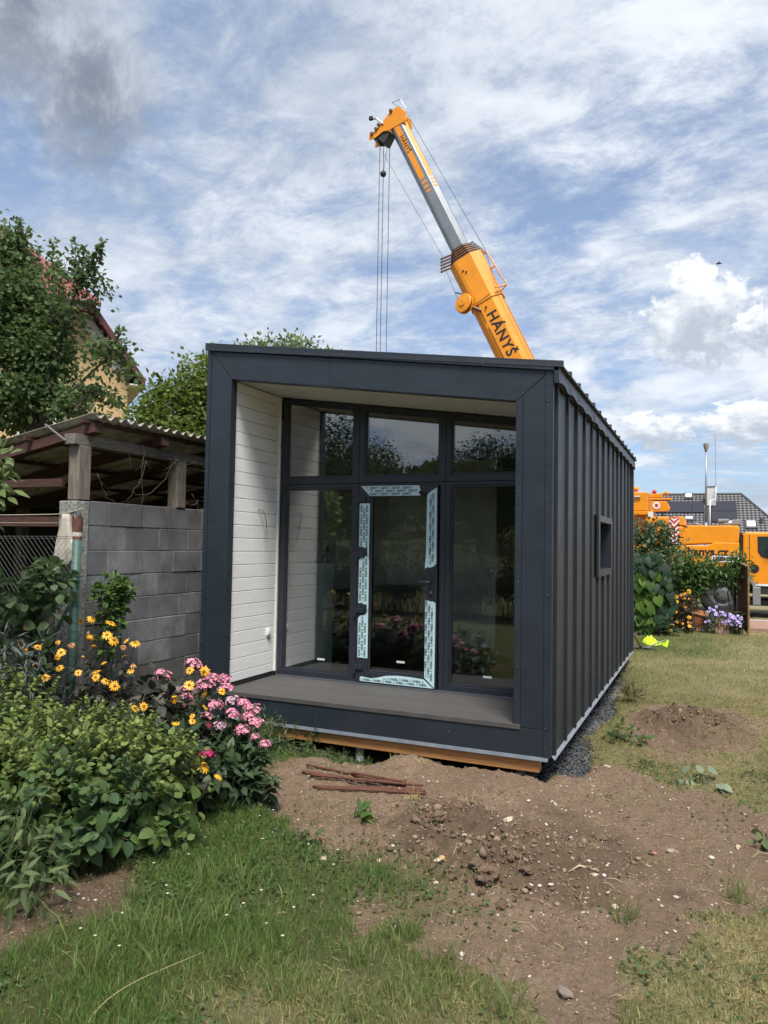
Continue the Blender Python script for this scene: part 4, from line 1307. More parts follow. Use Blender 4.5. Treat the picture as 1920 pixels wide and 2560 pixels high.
def build_left_fence():
    green = M('green_painted_steel', (.050, .110, .090), (.038, .082, .068), rough=.55, scale=6, lo=.4, hi=.75)
    rust = M('rusted_steel', (.20, .070, .042), (.09, .045, .035), rough=.85, scale=22, bump=.4)
    wire = M('fence_wire', (.09, .10, .095), rough=.6, metal=.3)
    F = thing('wire_fence', 'chain-link fence stretched from a green steel post beside the shed', 'fence', (-.75, -.92, -.4))
    MB().tube([(-.768, -.92, -.5), (-.742, -.925, 1.545)], .041, 20).obj('fence_post', green, F, smooth=True)
    prof = [(.041, 1.545), (.043, 1.56), (.046, 1.62), (.049, 1.66), (.050, 1.69)]
    cap = MB().lathe(prof, (-.742, -.925, 0), n=16, close=False)
    cap.lathe([(.0415, 1.49), (.042, 1.56)], (-.742, -.925, 0), n=16, close=False)
    for k in range(8):          # torn upper rim
        a = 2 * PI * k / 8
        c, s = math.cos(a), math.sin(a)
        a2 = a + .5
        cap.add([(-.742 + .050 * c, -.925 + .050 * s, 1.69), (-.742 + .050 * math.cos(a2), -.925 + .050 * math.sin(a2), 1.69), (-.742 + .040 * math.cos(a + .25), -.925 + .040 * math.sin(a + .25), 1.70 + .03 * (k % 3))], [(0, 1, 2), (2, 1, 0)])
    cap.obj('post_cap', rust, F, smooth=True)
    MB().lathe([(.0425, 1.52), (.0432, 1.56)], (-.7425, -.925, 0), n=16, close=False).obj('paint_band', M('flaking_white', (.7, .7, .68), (.3, .25, .2), rough=.9, scale=60), F, smooth=True)
    MB().tube([(-.77, -.93, .93), (-1.10, -1.0, .28), (-1.25, -1.02, -.02)], .0165, 10).obj('brace', green, F, smooth=True)
    # wrapped mesh wire on the post
    for k in range(22):
        z = -.2 + .078 * k
        MB().tube([(-.757 + .0125 * (z / 1.5) - .042 * math.cos(t), -.922 - .044 * math.sin(t), z + .022 * math.cos(t)) for t in np.linspace(.1, PI - .1, 7)], .0017, 4).obj('tie_wire', wire, F)
    # diagonal wires
    x0, x1, z0, z1 = -3.4, -.79, -.25, 1.52
    b1 = MB()
    st = .062
    y = -.93
    n = int((x1 - x0 + z1 - z0) / st)
    for k in range(n):
        for sgn in (1, -1):
            c = k * st
            pts = []
            # line z = z0 + sgn*(x-xs)
            xs = x0 - (z1 - z0) + c
            xa, xb = max(xs, x0), min(xs + (z1 - z0), x1)
            if xb - xa < .01: continue
            za, zb = (z0 + xa - xs, z0 + xb - xs) if sgn == 1 else (z1 - (xa - xs), z1 - (xb - xs))
            m_ = MB().tube([(xa, y + .003 * sgn, za), (xb, y + .003 * sgn, zb)], .0014, 3, False)
            b1.add(m_.v, m_.f)
    o = b1.obj('mesh_wire', wire, F)
    o['kind'] = 'stuff'
    for z in (1.52, 1.50):
        MB().tube([(x0, y, z + .01), (-1.9, y, z - .012), (x1, y, z)], .002, 4).obj('tension_wire', wire, F)
    rope = M('pale_rope', (.42, .38, .30), (.30, .27, .21), rough=.95, scale=120)
    for nm, zz, sag, lab in (('rope', 1.745, .018, 'pale rope strung to the shed corner above the chain-link fence'), ('rope', 1.655, .006, 'thin cord under the pale rope across the dark shed')):
        pts = [(-3.4 + (2.52) * t, -.86 + .14 * t, zz + sag * ((2 * t - 1) ** 2 - 1) + (.05 * max(0, t - .9) / .1 if zz > 1.7 else 0)) for t in np.linspace(0, 1, 16)]
        o = MB().tube(pts, .0055 if zz > 1.7 else .003, 6).obj(nm, rope, smooth=True)
        tag(o, lab, 'rope')
    # rag hanging from the rope
    rr = random.Random(8)
    V, Fc = [], []
    nu, nv = 9, 14
    for j in range(nv + 1):
        t = j / nv
        z = 1.735 - .72 * t
        half = .035 + .12 * min(1, t * 1.6) if t < .62 else .155 - .155 * (t - .62) / .38
        cx = -.98 - .05 * t
        for i in range(nu + 1):
            u = i / nu * 2 - 1
            xx = cx + u * half - (.10 * (t - .62) / .38 if t > .62 else 0)
            V.append((xx, -.845 + .02 * math.sin(u * 7 + t * 3) * (1 - .5 * t), z + .05 * u * (t > .4)))
    for j in range(nv):
        for i in range(nu):
            a = j * (nu + 1) + i
            Fc.append((a, a + 1, a + nu + 2, a + nu + 1))
    o = MB().add(V, Fc).obj('rag', M('pale_cloth', (.55, .51, .44), (.40, .35, .29), rough=.95, scale=8, bump=.3, bscale=40), smooth=True)
    so = o.modifiers.new('solid', 'SOLIDIFY')
    so.thickness = .003
    tag(o, 'pale torn rag hanging from the rope at the shed corner', 'rag')
    # old trunk and pale board behind the mesh
    o = MB().tube([(-1.55, -.55, -.5), (-1.5, -.55, .2), (-1.38, -.52, .75), (-1.30, -.5, 1.0)], [.085, .075, .07, .06], 10).obj('old_trunk', M('mossy_bark', (.06, .05, .035), (.035, .045, .02), rough=.95, scale=14, bump=.9, bscale=20, bdist=.02), smooth=True)
    tag(o, 'dark mossy trunk leaning behind the chain-link fence', 'trunk')
    o = MB().box(-1.75, -1.22, -.42, -.40, -.45, .45).obj('white_board_panel', M('dirty_white', (.52, .53, .52), (.40, .40, .39), rough=.8), bevel=.003)
    tag(o, 'dirty white panel standing low behind the chain-link fence', 'panel')
build_left_fence()

# ------------------------------------------------------------------ neighbouring house on the left
def build_neighbour():
    H = thing('gabled_house', 'ochre rendered house with a red metal half-hipped roof behind the trees', 'house', (-18, 12, -.4))
    wallm = M('ochre_render', (.56, .40, .21), (.48, .33, .165), rough=.9, scale=1.2, bump=.2, bscale=12, stretch=(1, 1, .35))
    roofm = M('red_metal_roof', (.30, .065, .075), (.22, .045, .052), rough=.45, scale=2)
    trimm = M('dark_red_trim', (.10, .020, .026), (.075, .015, .02), rough=.5)
    white = M('pale_render', (.60, .58, .52), (.52, .50, .45), rough=.9)
    th = R(50)
    cx, cy = -12.32, 12.0
    # u runs along the gable (0 at its right-hand corner), v into the house
    def W(p): return (cx + p[0] * math.cos(th) - p[1] * math.sin(th), cy + p[0] * math.sin(th) + p[1] * math.cos(th), p[2])
    def put(mb, name, mat, parent=H): return mb.xf(W).obj(name, mat, parent)
    ue, ze = .46, 6.45            # eave tip
    ku, kz = -1.20, 8.72          # where the half hip starts
    mid, dep = -4.7, 9.0
    s = (kz - ze) / (ku - ue)
    def zr(u): return ze + s * (u - ue) if u > mid else ze + s * (2 * mid - u - ue)
    put(MB().prism([(0, 0, -.6), (0, 0, zr(0) - .15), (ku, 0, kz - .15), (2 * mid - ku, 0, kz - .15), (2 * mid, 0, zr(0) - .15), (2 * mid, 0, -.6)], (0, dep, 0)), 'wall', wallm)
    for sg in (0, 1):
        f = (lambda u: u) if sg == 0 else (lambda u: 2 * mid - u)
        put(MB().prism([(f(.0), -.03, zr(0) - .2), (f(ku), -.03, kz - .2), (f(ku - .42), -.03, kz - .2), (f(-.42), -.03, zr(0) - .2)], (0, .025, 0)), 'verge_band', white)
        put(MB().hexa([(f(ue), -.5, ze), (f(ue), dep, ze), (f(ue), dep, ze + .12), (f(ue), -.5, ze + .12)], [(f(ku), -.5, kz), (f(ku), dep, kz), (f(ku), dep, kz + .12), (f(ku), -.5, kz + .12)]), 'roof_slope', roofm)
        put(MB().hexa([(f(ue) , -.56, ze - .12), (f(ue), -.5, ze - .12), (f(ue), -.5, ze + .15), (f(ue), -.56, ze + .15)], [(f(ku), -.56, kz - .12), (f(ku), -.5, kz - .12), (f(ku), -.5, kz + .15), (f(ku), -.56, kz + .15)]), 'verge_board', trimm)
        a, b = sorted((f(0), f(ue)))
        put(MB().box(a, b, -.45, dep, ze - .06, ze - .01), 'eave_soffit', white)
    rz, hv = kz + 3.7, 3.0
    for sg in (0, 1):
        f = (lambda u: u) if sg == 0 else (lambda u: 2 * mid - u)
        put(MB().add([(f(ku), -.5, kz + .1), (f(ku), dep, kz + .1), (mid, dep, rz), (mid, hv, rz)], [(0, 1, 2, 3)]), 'roof_slope', roofm)
    l_, r_ = 2 * mid - ku - .25, ku + .25
    put(MB().hexa([(l_, -.75, kz - .02), (r_, -.75, kz - .02), (mid + .01, hv, rz - .02), (mid - .01, hv, rz - .02)], [(l_, -.75, kz + .1), (r_, -.75, kz + .1), (mid + .01, hv, rz + .1), (mid - .01, hv, rz + .1)]), 'hip_slope', roofm)
    for k in range(22):
        x = l_ + (r_ - l_) * (k + .5) / 22
        t = 1 - abs(x - mid) / (r_ - mid)
        put(MB().beam((x, -.75, kz + .12), (x, -.75 + (hv + .75) * t, kz + .12 + (rz - kz) * t), .035, .035), 'roof_rib', roofm)
    put(MB().tube([(l_, -.80, kz - .0), (r_, -.80, kz - .0)], .085, 8), 'gutter', trimm)
    put(MB().box(l_, r_, -.72, 0, kz - .18, kz - .12), 'eave_soffit', trimm)
    for x in (-2.6, -6.6):
        for z in (1.0, 4.0):
            w = put(MB().box(x - .55, x + .55, -.03, .05, z, z + 1.5), 'window', white)
            put(MB().box(x - .45, x + .45, -.04, -.032, z + .1, z + 1.4), 'pane', MT['glass'], w)
build_neighbour()

# ------------------------------------------------------------------ trees
def tree(name, label, base, top, r0, blobs, leafm, barkm, nleaf, size, kind='simple', group=None, cl=26, crad=.32, shoots=(), droop=.35, seed=1, width=1.0, trunk_lean=(0, 0)):
    """blobs: centre (3), radii (3). Leaves gather in clusters through the blobs, denser towards their skin."""
    g = np.random.default_rng(seed)
    T = thing(name, label, 'tree', base, group)
    b0 = np.array(base, float)
    tp = np.array(top, float)
    mid = b0 + (tp - b0) * .5 + np.array((trunk_lean[0], trunk_lean[1], 0))
    MB().tube([b0 - (0, 0, .15), b0 + (mid - b0) * .5, mid, tp], [r0 * 1.25, r0, r0 * .75, r0 * .4], 10).obj('trunk', barkm, T, smooth=True)
    lb = MB()
    C, Rr = [], []
    vol = np.array([b[3] * b[4] * b[5] for b in blobs]) ** .72
    per = np.maximum(1, (vol / vol.sum() * nleaf / cl)).astype(int)
    for (cx, cy, cz, rx, ry, rz), n in zip(blobs, per):
        d = nrm(g.normal(size=(n, 3)))
        rad = g.uniform(.25, 1.0, (n, 1)) ** .45
        pts = np.array((cx, cy, cz)) + d * rad * np.array((rx, ry, rz)) * g.uniform(.85, 1.12, (n, 1))
        C.append(pts)
        root = mid + (tp - mid) * g.uniform(.1, 1)
        c = np.array((cx, cy, cz))
        lb.tube([root, (root + c) / 2 + g.normal(size=3) * .15, c], [r0 * .35, r0 * .22, r0 * .10], 6)
        for p in pts[:: max(1, n // 14)]:
            lb.tube([c, (c + p) / 2 + g.normal(size=3) * .08, p], [r0 * .10, r0 * .06, r0 * .03], 4)
    lb.obj('limbs', barkm, T, smooth=True)
    C = np.concatenate(C)
    n = len(C)
    k = cl
    P = np.repeat(C, k, 0) + g.normal(size=(n * k, 3)) * crad * np.array((1, 1, .8)) * .6
    cen = np.repeat(C, k, 0)
    out = nrm(P - cen + g.normal(size=P.shape) * .08)
    Yd = out + np.array((0, 0, -droop)) + g.normal(size=P.shape) * .45
    Nd = np.array((0, 0, 1.0)) + g.normal(size=P.shape) * .55
    tint = np.clip(np.repeat(g.uniform(0, 1, n), k) * .6 + g.uniform(0, .4, n * k), 0, 1)
    sz = g.uniform(.7, 1.2, n * k) * size
    for (p0, p1, m) in shoots:
        p0, p1 = np.array(p0, float), np.array(p1, float)
        bend = (p0 + p1) / 2 + g.normal(size=3) * .06
        tube = MB().tube([p0, bend, p1], [.014, .009, .004], 5)
        tube.obj('shoot', barkm, T, smooth=True)
        t = np.linspace(.06, 1, m)[:, None]
        pts = (1 - t) ** 2 * p0 + 2 * t * (1 - t) * bend + t * t * p1
        pts = np.repeat(pts, 3, 0)
        d = nrm(g.normal(size=pts.shape))
        P = np.concatenate([P, pts + d * .03])
        Yd = np.concatenate([Yd, d + np.array((0, 0, .1))])
        Nd = np.concatenate([Nd, np.array((0, 0, 1.0)) + g.normal(size=pts.shape) * .5])
        tint = np.concatenate([tint, g.uniform(.3, 1, len(pts))])
        sz = np.concatenate([sz, g.uniform(.7, 1.1, len(pts)) * size])
    leaves('crown', kind, P, Yd, Nd, sz, leafm, T, tint, width)
    return T

LM = {}
LM['pear'] = leafmat('pear_leaf', (.048, .094, .034), (.14, .20, .066), .5, .34)
LM['hedge'] = leafmat('bright_leaf', (.055, .095, .018), (.20, .26, .05), .5, .35)
LM['pale'] = leafmat('pale_leaf', (.10, .16, .05), (.24, .30, .11), .5, .3)
LM['wood'] = leafmat('woodland_leaf', (.018, .040, .014), (.06, .095, .03), .6, .2)
BARK = M('bark', (.10, .085, .070), (.055, .045, .038), rough=.95, scale=18, bump=.9, bscale=30, bdist=.02)

tree('pear_tree', 'dark green fruit tree rising behind the shed with shoots against the sky', (-5.9, 3.0, -.4), (-6.0, 3.0, 5.0), .16,
     [(-6.83, 3.0, 6.532, 0.53, 0.75, 0.54), (-6.095, 3.0, 5.717, 0.48, 0.71, 0.35), (-6.489, 3.0, 4.909, 0.85, 1.03, 0.7), (-5.666, 3.0, 4.761, 0.36, 0.61, 0.48), (-5.955, 3.0, 3.986, 0.76, 0.95, 0.41), (-5.412, 3.0, 5.254, 0.2, 0.47, 0.26), (-4.278, 3.0, 4.5, 0.16, 0.44, 0.26), (-4.674, 3.0, 3.9, 0.25, 0.51, 0.12), (-6.578, 3.0, 3.851, 0.81, 1.0, 0.42), (-4.942, 3.0, 5.85, 0.18, 0.46, 0.28), (-7.503, 3.0, 5.741, 0.84, 1.02, 1.16), (-6.48, 3.0, 5.621, 0.52, 0.74, 0.63), (-5.196, 3.0, 3.664, 0.25, 0.52, 0.12)],
     LM['pear'], BARK, 23000, .10, 'simple', cl=16, crad=.22, seed=3, width=1.25,
     shoots=[((-6.322, 3.0, 6.315), (-6.512, 3.0, 7.099), 25), ((-6.729, 3.0, 6.517), (-6.875, 3.0, 6.976), 18), ((-6.574, 3.0, 6.423), (-6.257, 3.0, 6.914), 20), ((-5.633, 3.0, 5.94), (-5.622, 3.0, 6.638), 24), ((-5.446, 3.0, 5.915), (-5.467, 3.0, 6.335), 18), ((-5.02, 3.0, 5.586), (-5.11, 3.0, 6.525), 30), ((-4.936, 3.0, 5.712), (-4.88, 3.0, 6.422), 25), ((-4.767, 3.0, 5.894), (-4.468, 3.0, 6.461), 23), ((-4.853, 3.0, 5.838), (-4.566, 3.0, 6.307), 20), ((-4.189, 3.0, 4.625), (-4.075, 3.0, 4.91), 15), ((-4.102, 3.0, 4.551), (-3.916, 3.0, 4.73), 13), ((-4.041, 3.0, 4.119), (-3.716, 3.0, 4.289), 13), ((-3.955, 3.0, 4.08), (-3.668, 3.0, 4.123), 9), ((-4.544, 3.0, 3.925), (-4.107, 3.0, 3.699), 13), ((-7.138, 3.0, 6.576), (-7.277, 3.0, 7.187), 21)])
tree('bushy_tree', 'bushy bright green tree between the shed and the dark house', (-5.2, 6.2, -.4), (-5.2, 6.2, 3.6), .15,
     [(-5.5, 6.2, 4.0, 1.0, 1.0, .85), (-4.5, 6.3, 4.5, .95, 1.0, .85), (-6.3, 6.1, 3.35, .75, .9, .7), (-4.3, 6.0, 3.2, 1.3, 1.0, .9), (-5.7, 6.0, 2.8, 1.3, 1.0, .8), (-3.6, 6.3, 3.9, .9, .9, .8)],
     LM['hedge'], BARK, 30000, .115, 'simple', cl=20, crad=.26, seed=8, width=1.2, droop=-.15)
tree('round_topped_tree', 'pale green treetop showing above the left of the house roof', (-3.9, 7.6, -.4), (-3.9, 7.6, 4.6), .15,
     [(-4.2, 7.6, 5.30, .60, .8, .62), (-3.5, 7.7, 5.25, .65, .8, .60), (-3.9, 7.4, 4.5, 1.2, 1.0, .8), (-2.9, 7.6, 4.95, .45, .6, .50), (-4.9, 7.6, 5.15, .40, .6, .45)],
     LM['pale'], BARK, 16000, .11, 'simple', cl=18, crad=.22, seed=9, width=.9, droop=-.4)

# ------------------------------------------------------------------ garden plants, left bed
LM['shrub'] = leafmat('shrub_leaf', (.055, .105, .028), (.215, .265, .065), .5, .2)
LM['shrub_obj'] = objleafmat('shrub_leaf_single', (.032, .074, .026), (.105, .165, .050), .55, .28)
LM['helio'] = leafmat('bronze_leaf', (.020, .020, .016), (.045, .050, .030), .55, .12)
LM['phlox'] = leafmat('phlox_leaf', (.028, .058, .026), (.070, .110, .045), .5, .25)
LM['silver'] = leafmat('grey_lance_leaf', (.07, .085, .085), (.12, .135, .125), .6, .15)
LM['weed'] = leafmat('weed_leaf', (.035, .075, .022), (.10, .15, .05), .55, .25)
LM['dusty'] = leafmat('dusty_weed_leaf', (.055, .090, .030), (.15, .185, .075), .65, .2)
STEM = M('green_stem', (.06, .09, .03), (.04, .06, .02), rough=.7)
DSTEM = M('dark_stem', (.022, .018, .016), (.014, .012, .011), rough=.6)
BSTEM = M('brown_stem', (.10, .075, .05), (.06, .045, .03), rough=.85)

def leaf_mesh(kind, mat):
    T, F = LEAF[kind]
    me = bpy.data.meshes.new('leaf')
    me.from_pydata([tuple(v) for v in T], [], [tuple(int(i) for i in f) for f in F])
    me.polygons.foreach_set('use_smooth', [True] * len(me.polygons))
    me.materials.append(mat)
    me.update()
    return me

def single_leaves(mesh, parent, P, Yd, Nd, size, width=1.0, name='leaf'):
    x, y, z = leaf_frames(np.asarray(Yd, float), np.asarray(Nd, float))
    for i in range(len(P)):
        s = float(size[i])
        m = Matrix(((x[i, 0] * s * width, y[i, 0] * s, z[i, 0] * s, P[i, 0]), (x[i, 1] * s * width, y[i, 1] * s, z[i, 1] * s, P[i, 1]), (x[i, 2] * s * width, y[i, 2] * s, z[i, 2] * s, P[i, 2]), (0, 0, 0, 1)))
        attach(bpy.data.objects.new(name, mesh), parent, m)

def dome_shrub(name, label, c, rad, nstem, per, size, leafm, objmesh, seed, kind='ovate', upright=.55, width=1.0, singles=300, stemm=BSTEM, group=None, top_small=.6, shoots=0):
    g = np.random.default_rng(seed)
    S = thing(name, label, 'shrub', (c[0], c[1], gz(c[0], c[1])), group)
    c, rad = np.array(c, float), np.array(rad, float)
    base_z = gz(c[0], c[1])
    sb = MB()
    P, Yd, Nd, sz, tn = [], [], [], [], []
    for i in range(nstem):
        d = g.normal(size=3)
        d[2] = abs(d[2]) * 1.1 - .25
        d = unit(d)
        tip = c + d * rad * g.uniform(.78, 1.08)
        root = np.array((c[0], c[1], base_z)) + np.array((*(g.uniform(-.45, .45, 2) * rad[:2] + d[:2] * .25 * rad[:2]), 0))
        ctrl = root * .45 + tip * .55 + np.array((0, 0, .25 * rad[2])) * (1 - d[2])
        t = np.linspace(0, 1, 8)[:, None]
        cur = (1 - t) ** 2 * root + 2 * t * (1 - t) * ctrl + t * t * tip
        sb.tube(cur, np.linspace(.006, .0015, 8), 4)
        tt = np.linspace(.30, 1, per)
        for j, q in enumerate(tt):
            p = (1 - q) ** 2 * root + 2 * q * (1 - q) * ctrl + q * q * tip
            tan = unit(2 * (1 - q) * (ctrl - root) + 2 * q * (tip - ctrl))
            a = unit(np.cross(tan, g.normal(size=3)))
            for s in (1, -1):
                up = max(0, d[2])
                yd = a * s + tan * (.25 + upright * up) + np.array((0, 0, -.55 * (1 - up)))
                P.append(p + a * s * .008)
                Yd.append(yd + g.normal(size=3) * .18)
                Nd.append(np.array((0, 0, 1.0)) + d * .5 + g.normal(size=3) * .25)
                h = (p[2] - base_z) / (c[2] + rad[2] - base_z)
                sz.append(size * (1.15 - top_small * max(0, min(1, h)) ** 1.6) * g.uniform(.5, 1.25) * (1 if q < .9 else .7))
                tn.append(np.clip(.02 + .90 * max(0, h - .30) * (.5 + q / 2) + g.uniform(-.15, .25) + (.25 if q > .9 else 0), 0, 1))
    for i in range(shoots):
        a_, q_ = g.uniform(0, 2 * PI), g.uniform(0, .85) ** .5
        dx, dy = q_ * math.cos(a_), q_ * math.sin(a_)
        zt = c[2] + rad[2] * math.sqrt(max(0, 1 - q_ * q_)) * .88
        p0 = np.array((c[0] + dx * rad[0], c[1] + dy * rad[1], zt - .10))
        p1 = p0 + np.array((dx * .08 + g.normal() * .03, dy * .08 + g.normal() * .03, g.uniform(.10, .22)))
        sb.tube([p0, (p0 + p1) / 2 + g.normal(size=3) * .008, p1], [.0035, .0025, .001], 4)
        nn = 9
        for j in range(nn):
            q = (j + .5) / nn
            p = p0 + (p1 - p0) * q
            a2 = unit(np.array((*g.normal(size=2), 0)))
            for s in (1, -1):
                P.append(p)
                Yd.append(a2 * s + np.array((0, 0, .55 + .5 * q)))
                Nd.append(np.array((0, 0, 1.)) - a2 * s * .6)
                sz.append(size * g.uniform(.45, .75) * (1.05 - .5 * q))
                tn.append(np.clip(.55 + .45 * q + g.uniform(-.15, .1), 0, 1))
    sb.obj('stems', stemm, S)
    P, Yd, Nd, sz, tn = map(np.array, (P, Yd, Nd, sz, tn))
    if singles:
        # the leaves on the side towards the lawn are the large, separate ones
        vis = nrm(P - c) @ nrm(CAM - c) * 1.0 - np.linalg.norm(P - CAM, axis=1) * .25 + (np.linalg.norm((P - c) / rad, axis=1) > .9) * .5
        order = np.argsort(-vis)
        near = order[:singles]
        rest = order[singles:]
        single_leaves(objmesh, S, P[near], Yd[near], Nd[near], sz[near] * 1.05, width)
    else:
        rest = np.arange(len(P))
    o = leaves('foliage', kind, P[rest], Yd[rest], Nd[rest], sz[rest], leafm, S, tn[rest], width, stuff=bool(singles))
    return S

shrub_leaf = leaf_mesh('ovate', LM['shrub_obj'])
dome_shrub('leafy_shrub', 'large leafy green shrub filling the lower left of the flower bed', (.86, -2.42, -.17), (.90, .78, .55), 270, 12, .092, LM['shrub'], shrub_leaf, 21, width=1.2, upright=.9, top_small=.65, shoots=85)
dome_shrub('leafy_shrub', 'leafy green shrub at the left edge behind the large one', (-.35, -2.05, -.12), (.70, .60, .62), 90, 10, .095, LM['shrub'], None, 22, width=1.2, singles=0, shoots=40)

# ---- false sunflowers
YEL = M('yellow_petal', (.80, .42, .012), (.74, .33, .008), rough=.55, scale=30, rnd=.08)
ORB = M('orange_brown_disc', (.16, .055, .012), (.28, .12, .015), rough=.8, scale=220)
FAD = M('faded_petal', (.60, .30, .10), (.48, .22, .08), rough=.7, rnd=.1)
def daisy_mesh(n, seed, droop, mat):
    g = np.random.default_rng(seed)
    V, F = [], []
    for k in range(n):
        a = 2 * PI * (k + g.uniform(-.2, .2)) / n
        L = g.uniform(.85, 1.08)
        w = 2 * PI / n * .62
        dz = droop + g.uniform(-.12, .12)
        def pt(r, off, z): return (r * math.cos(a + off / max(r, .3)), r * math.sin(a + off / max(r, .3)), z)
        i = len(V)
        V += [pt(.22, -.05, .02), pt(.22, .05, .02), pt(.62 * L, -w * .50, dz * .45 + .03), pt(.62 * L, w * .50, dz * .45 + .03), pt(.62 * L, 0, dz * .45), pt(L, -.06, dz), pt(L, .06, dz), ]
        F += [(i, i + 4, i + 2), (i, i + 1, i + 4), (i + 1, i + 3, i + 4), (i + 2, i + 4, i + 5), (i + 5, i + 4, i + 6), (i + 4, i + 3, i + 6)]
    return MB().add(V, F).mesh('flower_head', mat, True)
daisy = [daisy_mesh(13, 1, -.10, YEL), daisy_mesh(12, 2, -.28, YEL), daisy_mesh(11, 3, -.55, YEL)]
daisy_f = [daisy_mesh(9, 5, -.75, FAD), daisy_mesh(8, 6, -.9, FAD)]
disc = MB().lathe([(.30, -.02), (.30, .05), (.22, .13), (.10, .17), (.005, .175)], (0, 0, 0), n=10).mesh('flower_disc', ORB, True)

def helio_plant(label, heads, foot, seed, dark=True, nleaf=90, group='yellow false sunflowers'):
    g = np.random.default_rng(seed)
    S = thing('sunflower_plant', label, 'flower', (foot[0], foot[1], gz(*foot[:2])))
    zb = gz(foot[0], foot[1])
    sb = MB()
    P, Yd, Nd, sz, tn = [], [], [], [], []
    for (x, y, z, s, k) in heads:
        h = np.array((x, y, z))
        rt = np.array((foot[0] + (x - foot[0]) * .45 + g.uniform(-.08, .08), foot[1] + (y - foot[1]) * .45 + g.uniform(-.08, .08), zb))
        ctl = (rt + h) / 2 + np.array((*(g.uniform(-.05, .05, 2)), .08))
        t = np.linspace(0, 1, 9)[:, None]
        cur = (1 - t) ** 2 * rt + 2 * t * (1 - t) * ctl + t * t * h
        sb.tube(cur, np.linspace(.0048, .0022, 9), 5)
        n = 11
        for j in range(n):
            q = .12 + .74 * j / n + g.uniform(-.03, .03)
            p = (1 - q) ** 2 * rt + 2 * q * (1 - q) * ctl + q * q * h
            a = unit(g.normal(size=3) * np.array((1, 1, .2)))
            for sg in (1, -1):
                P.append(p)
                Yd.append(a * sg + np.array((0, 0, -.25)) + g.normal(size=3) * .15)
                Nd.append(np.array((0, 0, 1.)) + g.normal(size=3) * .3)
                sz.append(g.uniform(.06, .105) * (1 - .35 * q))
                tn.append(g.uniform(0, 1))
        # flower looks up and a little towards the open garden
        up = unit(np.array((.28, -.42, .85)) + g.normal(size=3) * .38)
        zz = Vector(up)
        rot = zz.to_track_quat('Z', 'Y').to_matrix() @ Euler((0, 0, g.uniform(0, 6))).to_matrix()
        rad = .040 * s
        me = daisy_f[int(g.integers(2))] if k else daisy[int(g.choice(3, p=[.45, .35, .2]))]
        f = inst('flower_head', me, S, h, rot, rad)
        o = bpy.data.objects.new('flower_disc', disc)
        COL.objects.link(o)
        o.parent = f
    sb.obj('stems', DSTEM if dark else STEM, S, smooth=True)
    leaves('foliage', 'ovate', np.array(P), np.array(Yd), np.array(Nd), np.array(sz), LM['helio'] if dark else LM['phlox'], S, np.array(tn), .9)
    return S
left = [h for h in HELIO if h[0] < -.2]
mid = [h for h in HELIO if -.2 <= h[0] < .6]
right = [h for h in HELIO if h[0] >= .6]
helio_plant('yellow false sunflowers on dark stems left of the green fence post', left, (-.5, -1.45), 31)
helio_plant('tall yellow false sunflowers on dark stems in front of the block wall', mid, (.15, -1.45), 32)
helio_plant('yellow false sunflowers mixed in among the pink phlox', right, (1.05, -1.5), 33, dark=True)

# ---- phlox
PINK = M('pink_petal', (.74, .20, .33), (.84, .36, .47), rough=.6, scale=40, rnd=.08)
PALE = M('pale_pink_petal', (.74, .46, .60), (.70, .36, .50), rough=.6, scale=40, rnd=.06)
MAGN = M('magenta_petal', (.62, .022, .16), (.50, .012, .11), rough=.6, scale=40)
def phlox_head(seed, mat, n=38):
    g = np.random.default_rng(seed)
    V, F = [], []
    for i in range(n):
        z = 1 - 1.45 * (i + .5) / n
        r = math.sqrt(max(0, 1 - z * z))
        a = 2.399963 * i
        d = np.array((r * math.cos(a), r * math.sin(a), z)) + g.normal(size=3) * .08
        c = d * np.array((1, 1, .72)) * g.uniform(.80, 1.05)
        nn = unit(d + np.array((0, 0, .35)) + g.normal(size=3) * .25)
        x = unit(np.cross(nn, (.3, .2, .9)))
        y = np.cross(nn, x)
        k0 = len(V)
        V.append(c - nn * .03)
        s = g.uniform(.22, .29)
        ph = g.uniform(0, 6)
        for k in range(5):
            b = ph + 2 * PI * k / 5
            for db, rr in ((-.42, .86), (.0, 1.05), (.42, .86)):
                V.append(c + (x * math.cos(b + db) + y * math.sin(b + db)) * s * rr + nn * .02)
        for k in range(5):
            j = k0 + 1 + 3 * k
            F += [(k0, j, j + 1), (k0, j + 1, j + 2)]
    return MB().add(V, F).mesh('flower_cluster', mat)
ph_mesh = {0: [phlox_head(1, PINK), phlox_head(2, PINK, 32)], 1: [phlox_head(3, PALE, 26)], 2: [phlox_head(4, MAGN, 30)]}
eye = MB().lathe([(.80, -.35), (.78, .25), (.45, .50), (.01, .58)], (0, 0, 0), n=9).mesh('cluster_core', M('phlox_core', (.10, .055, .055), (.05, .06, .03), rough=.8), True)

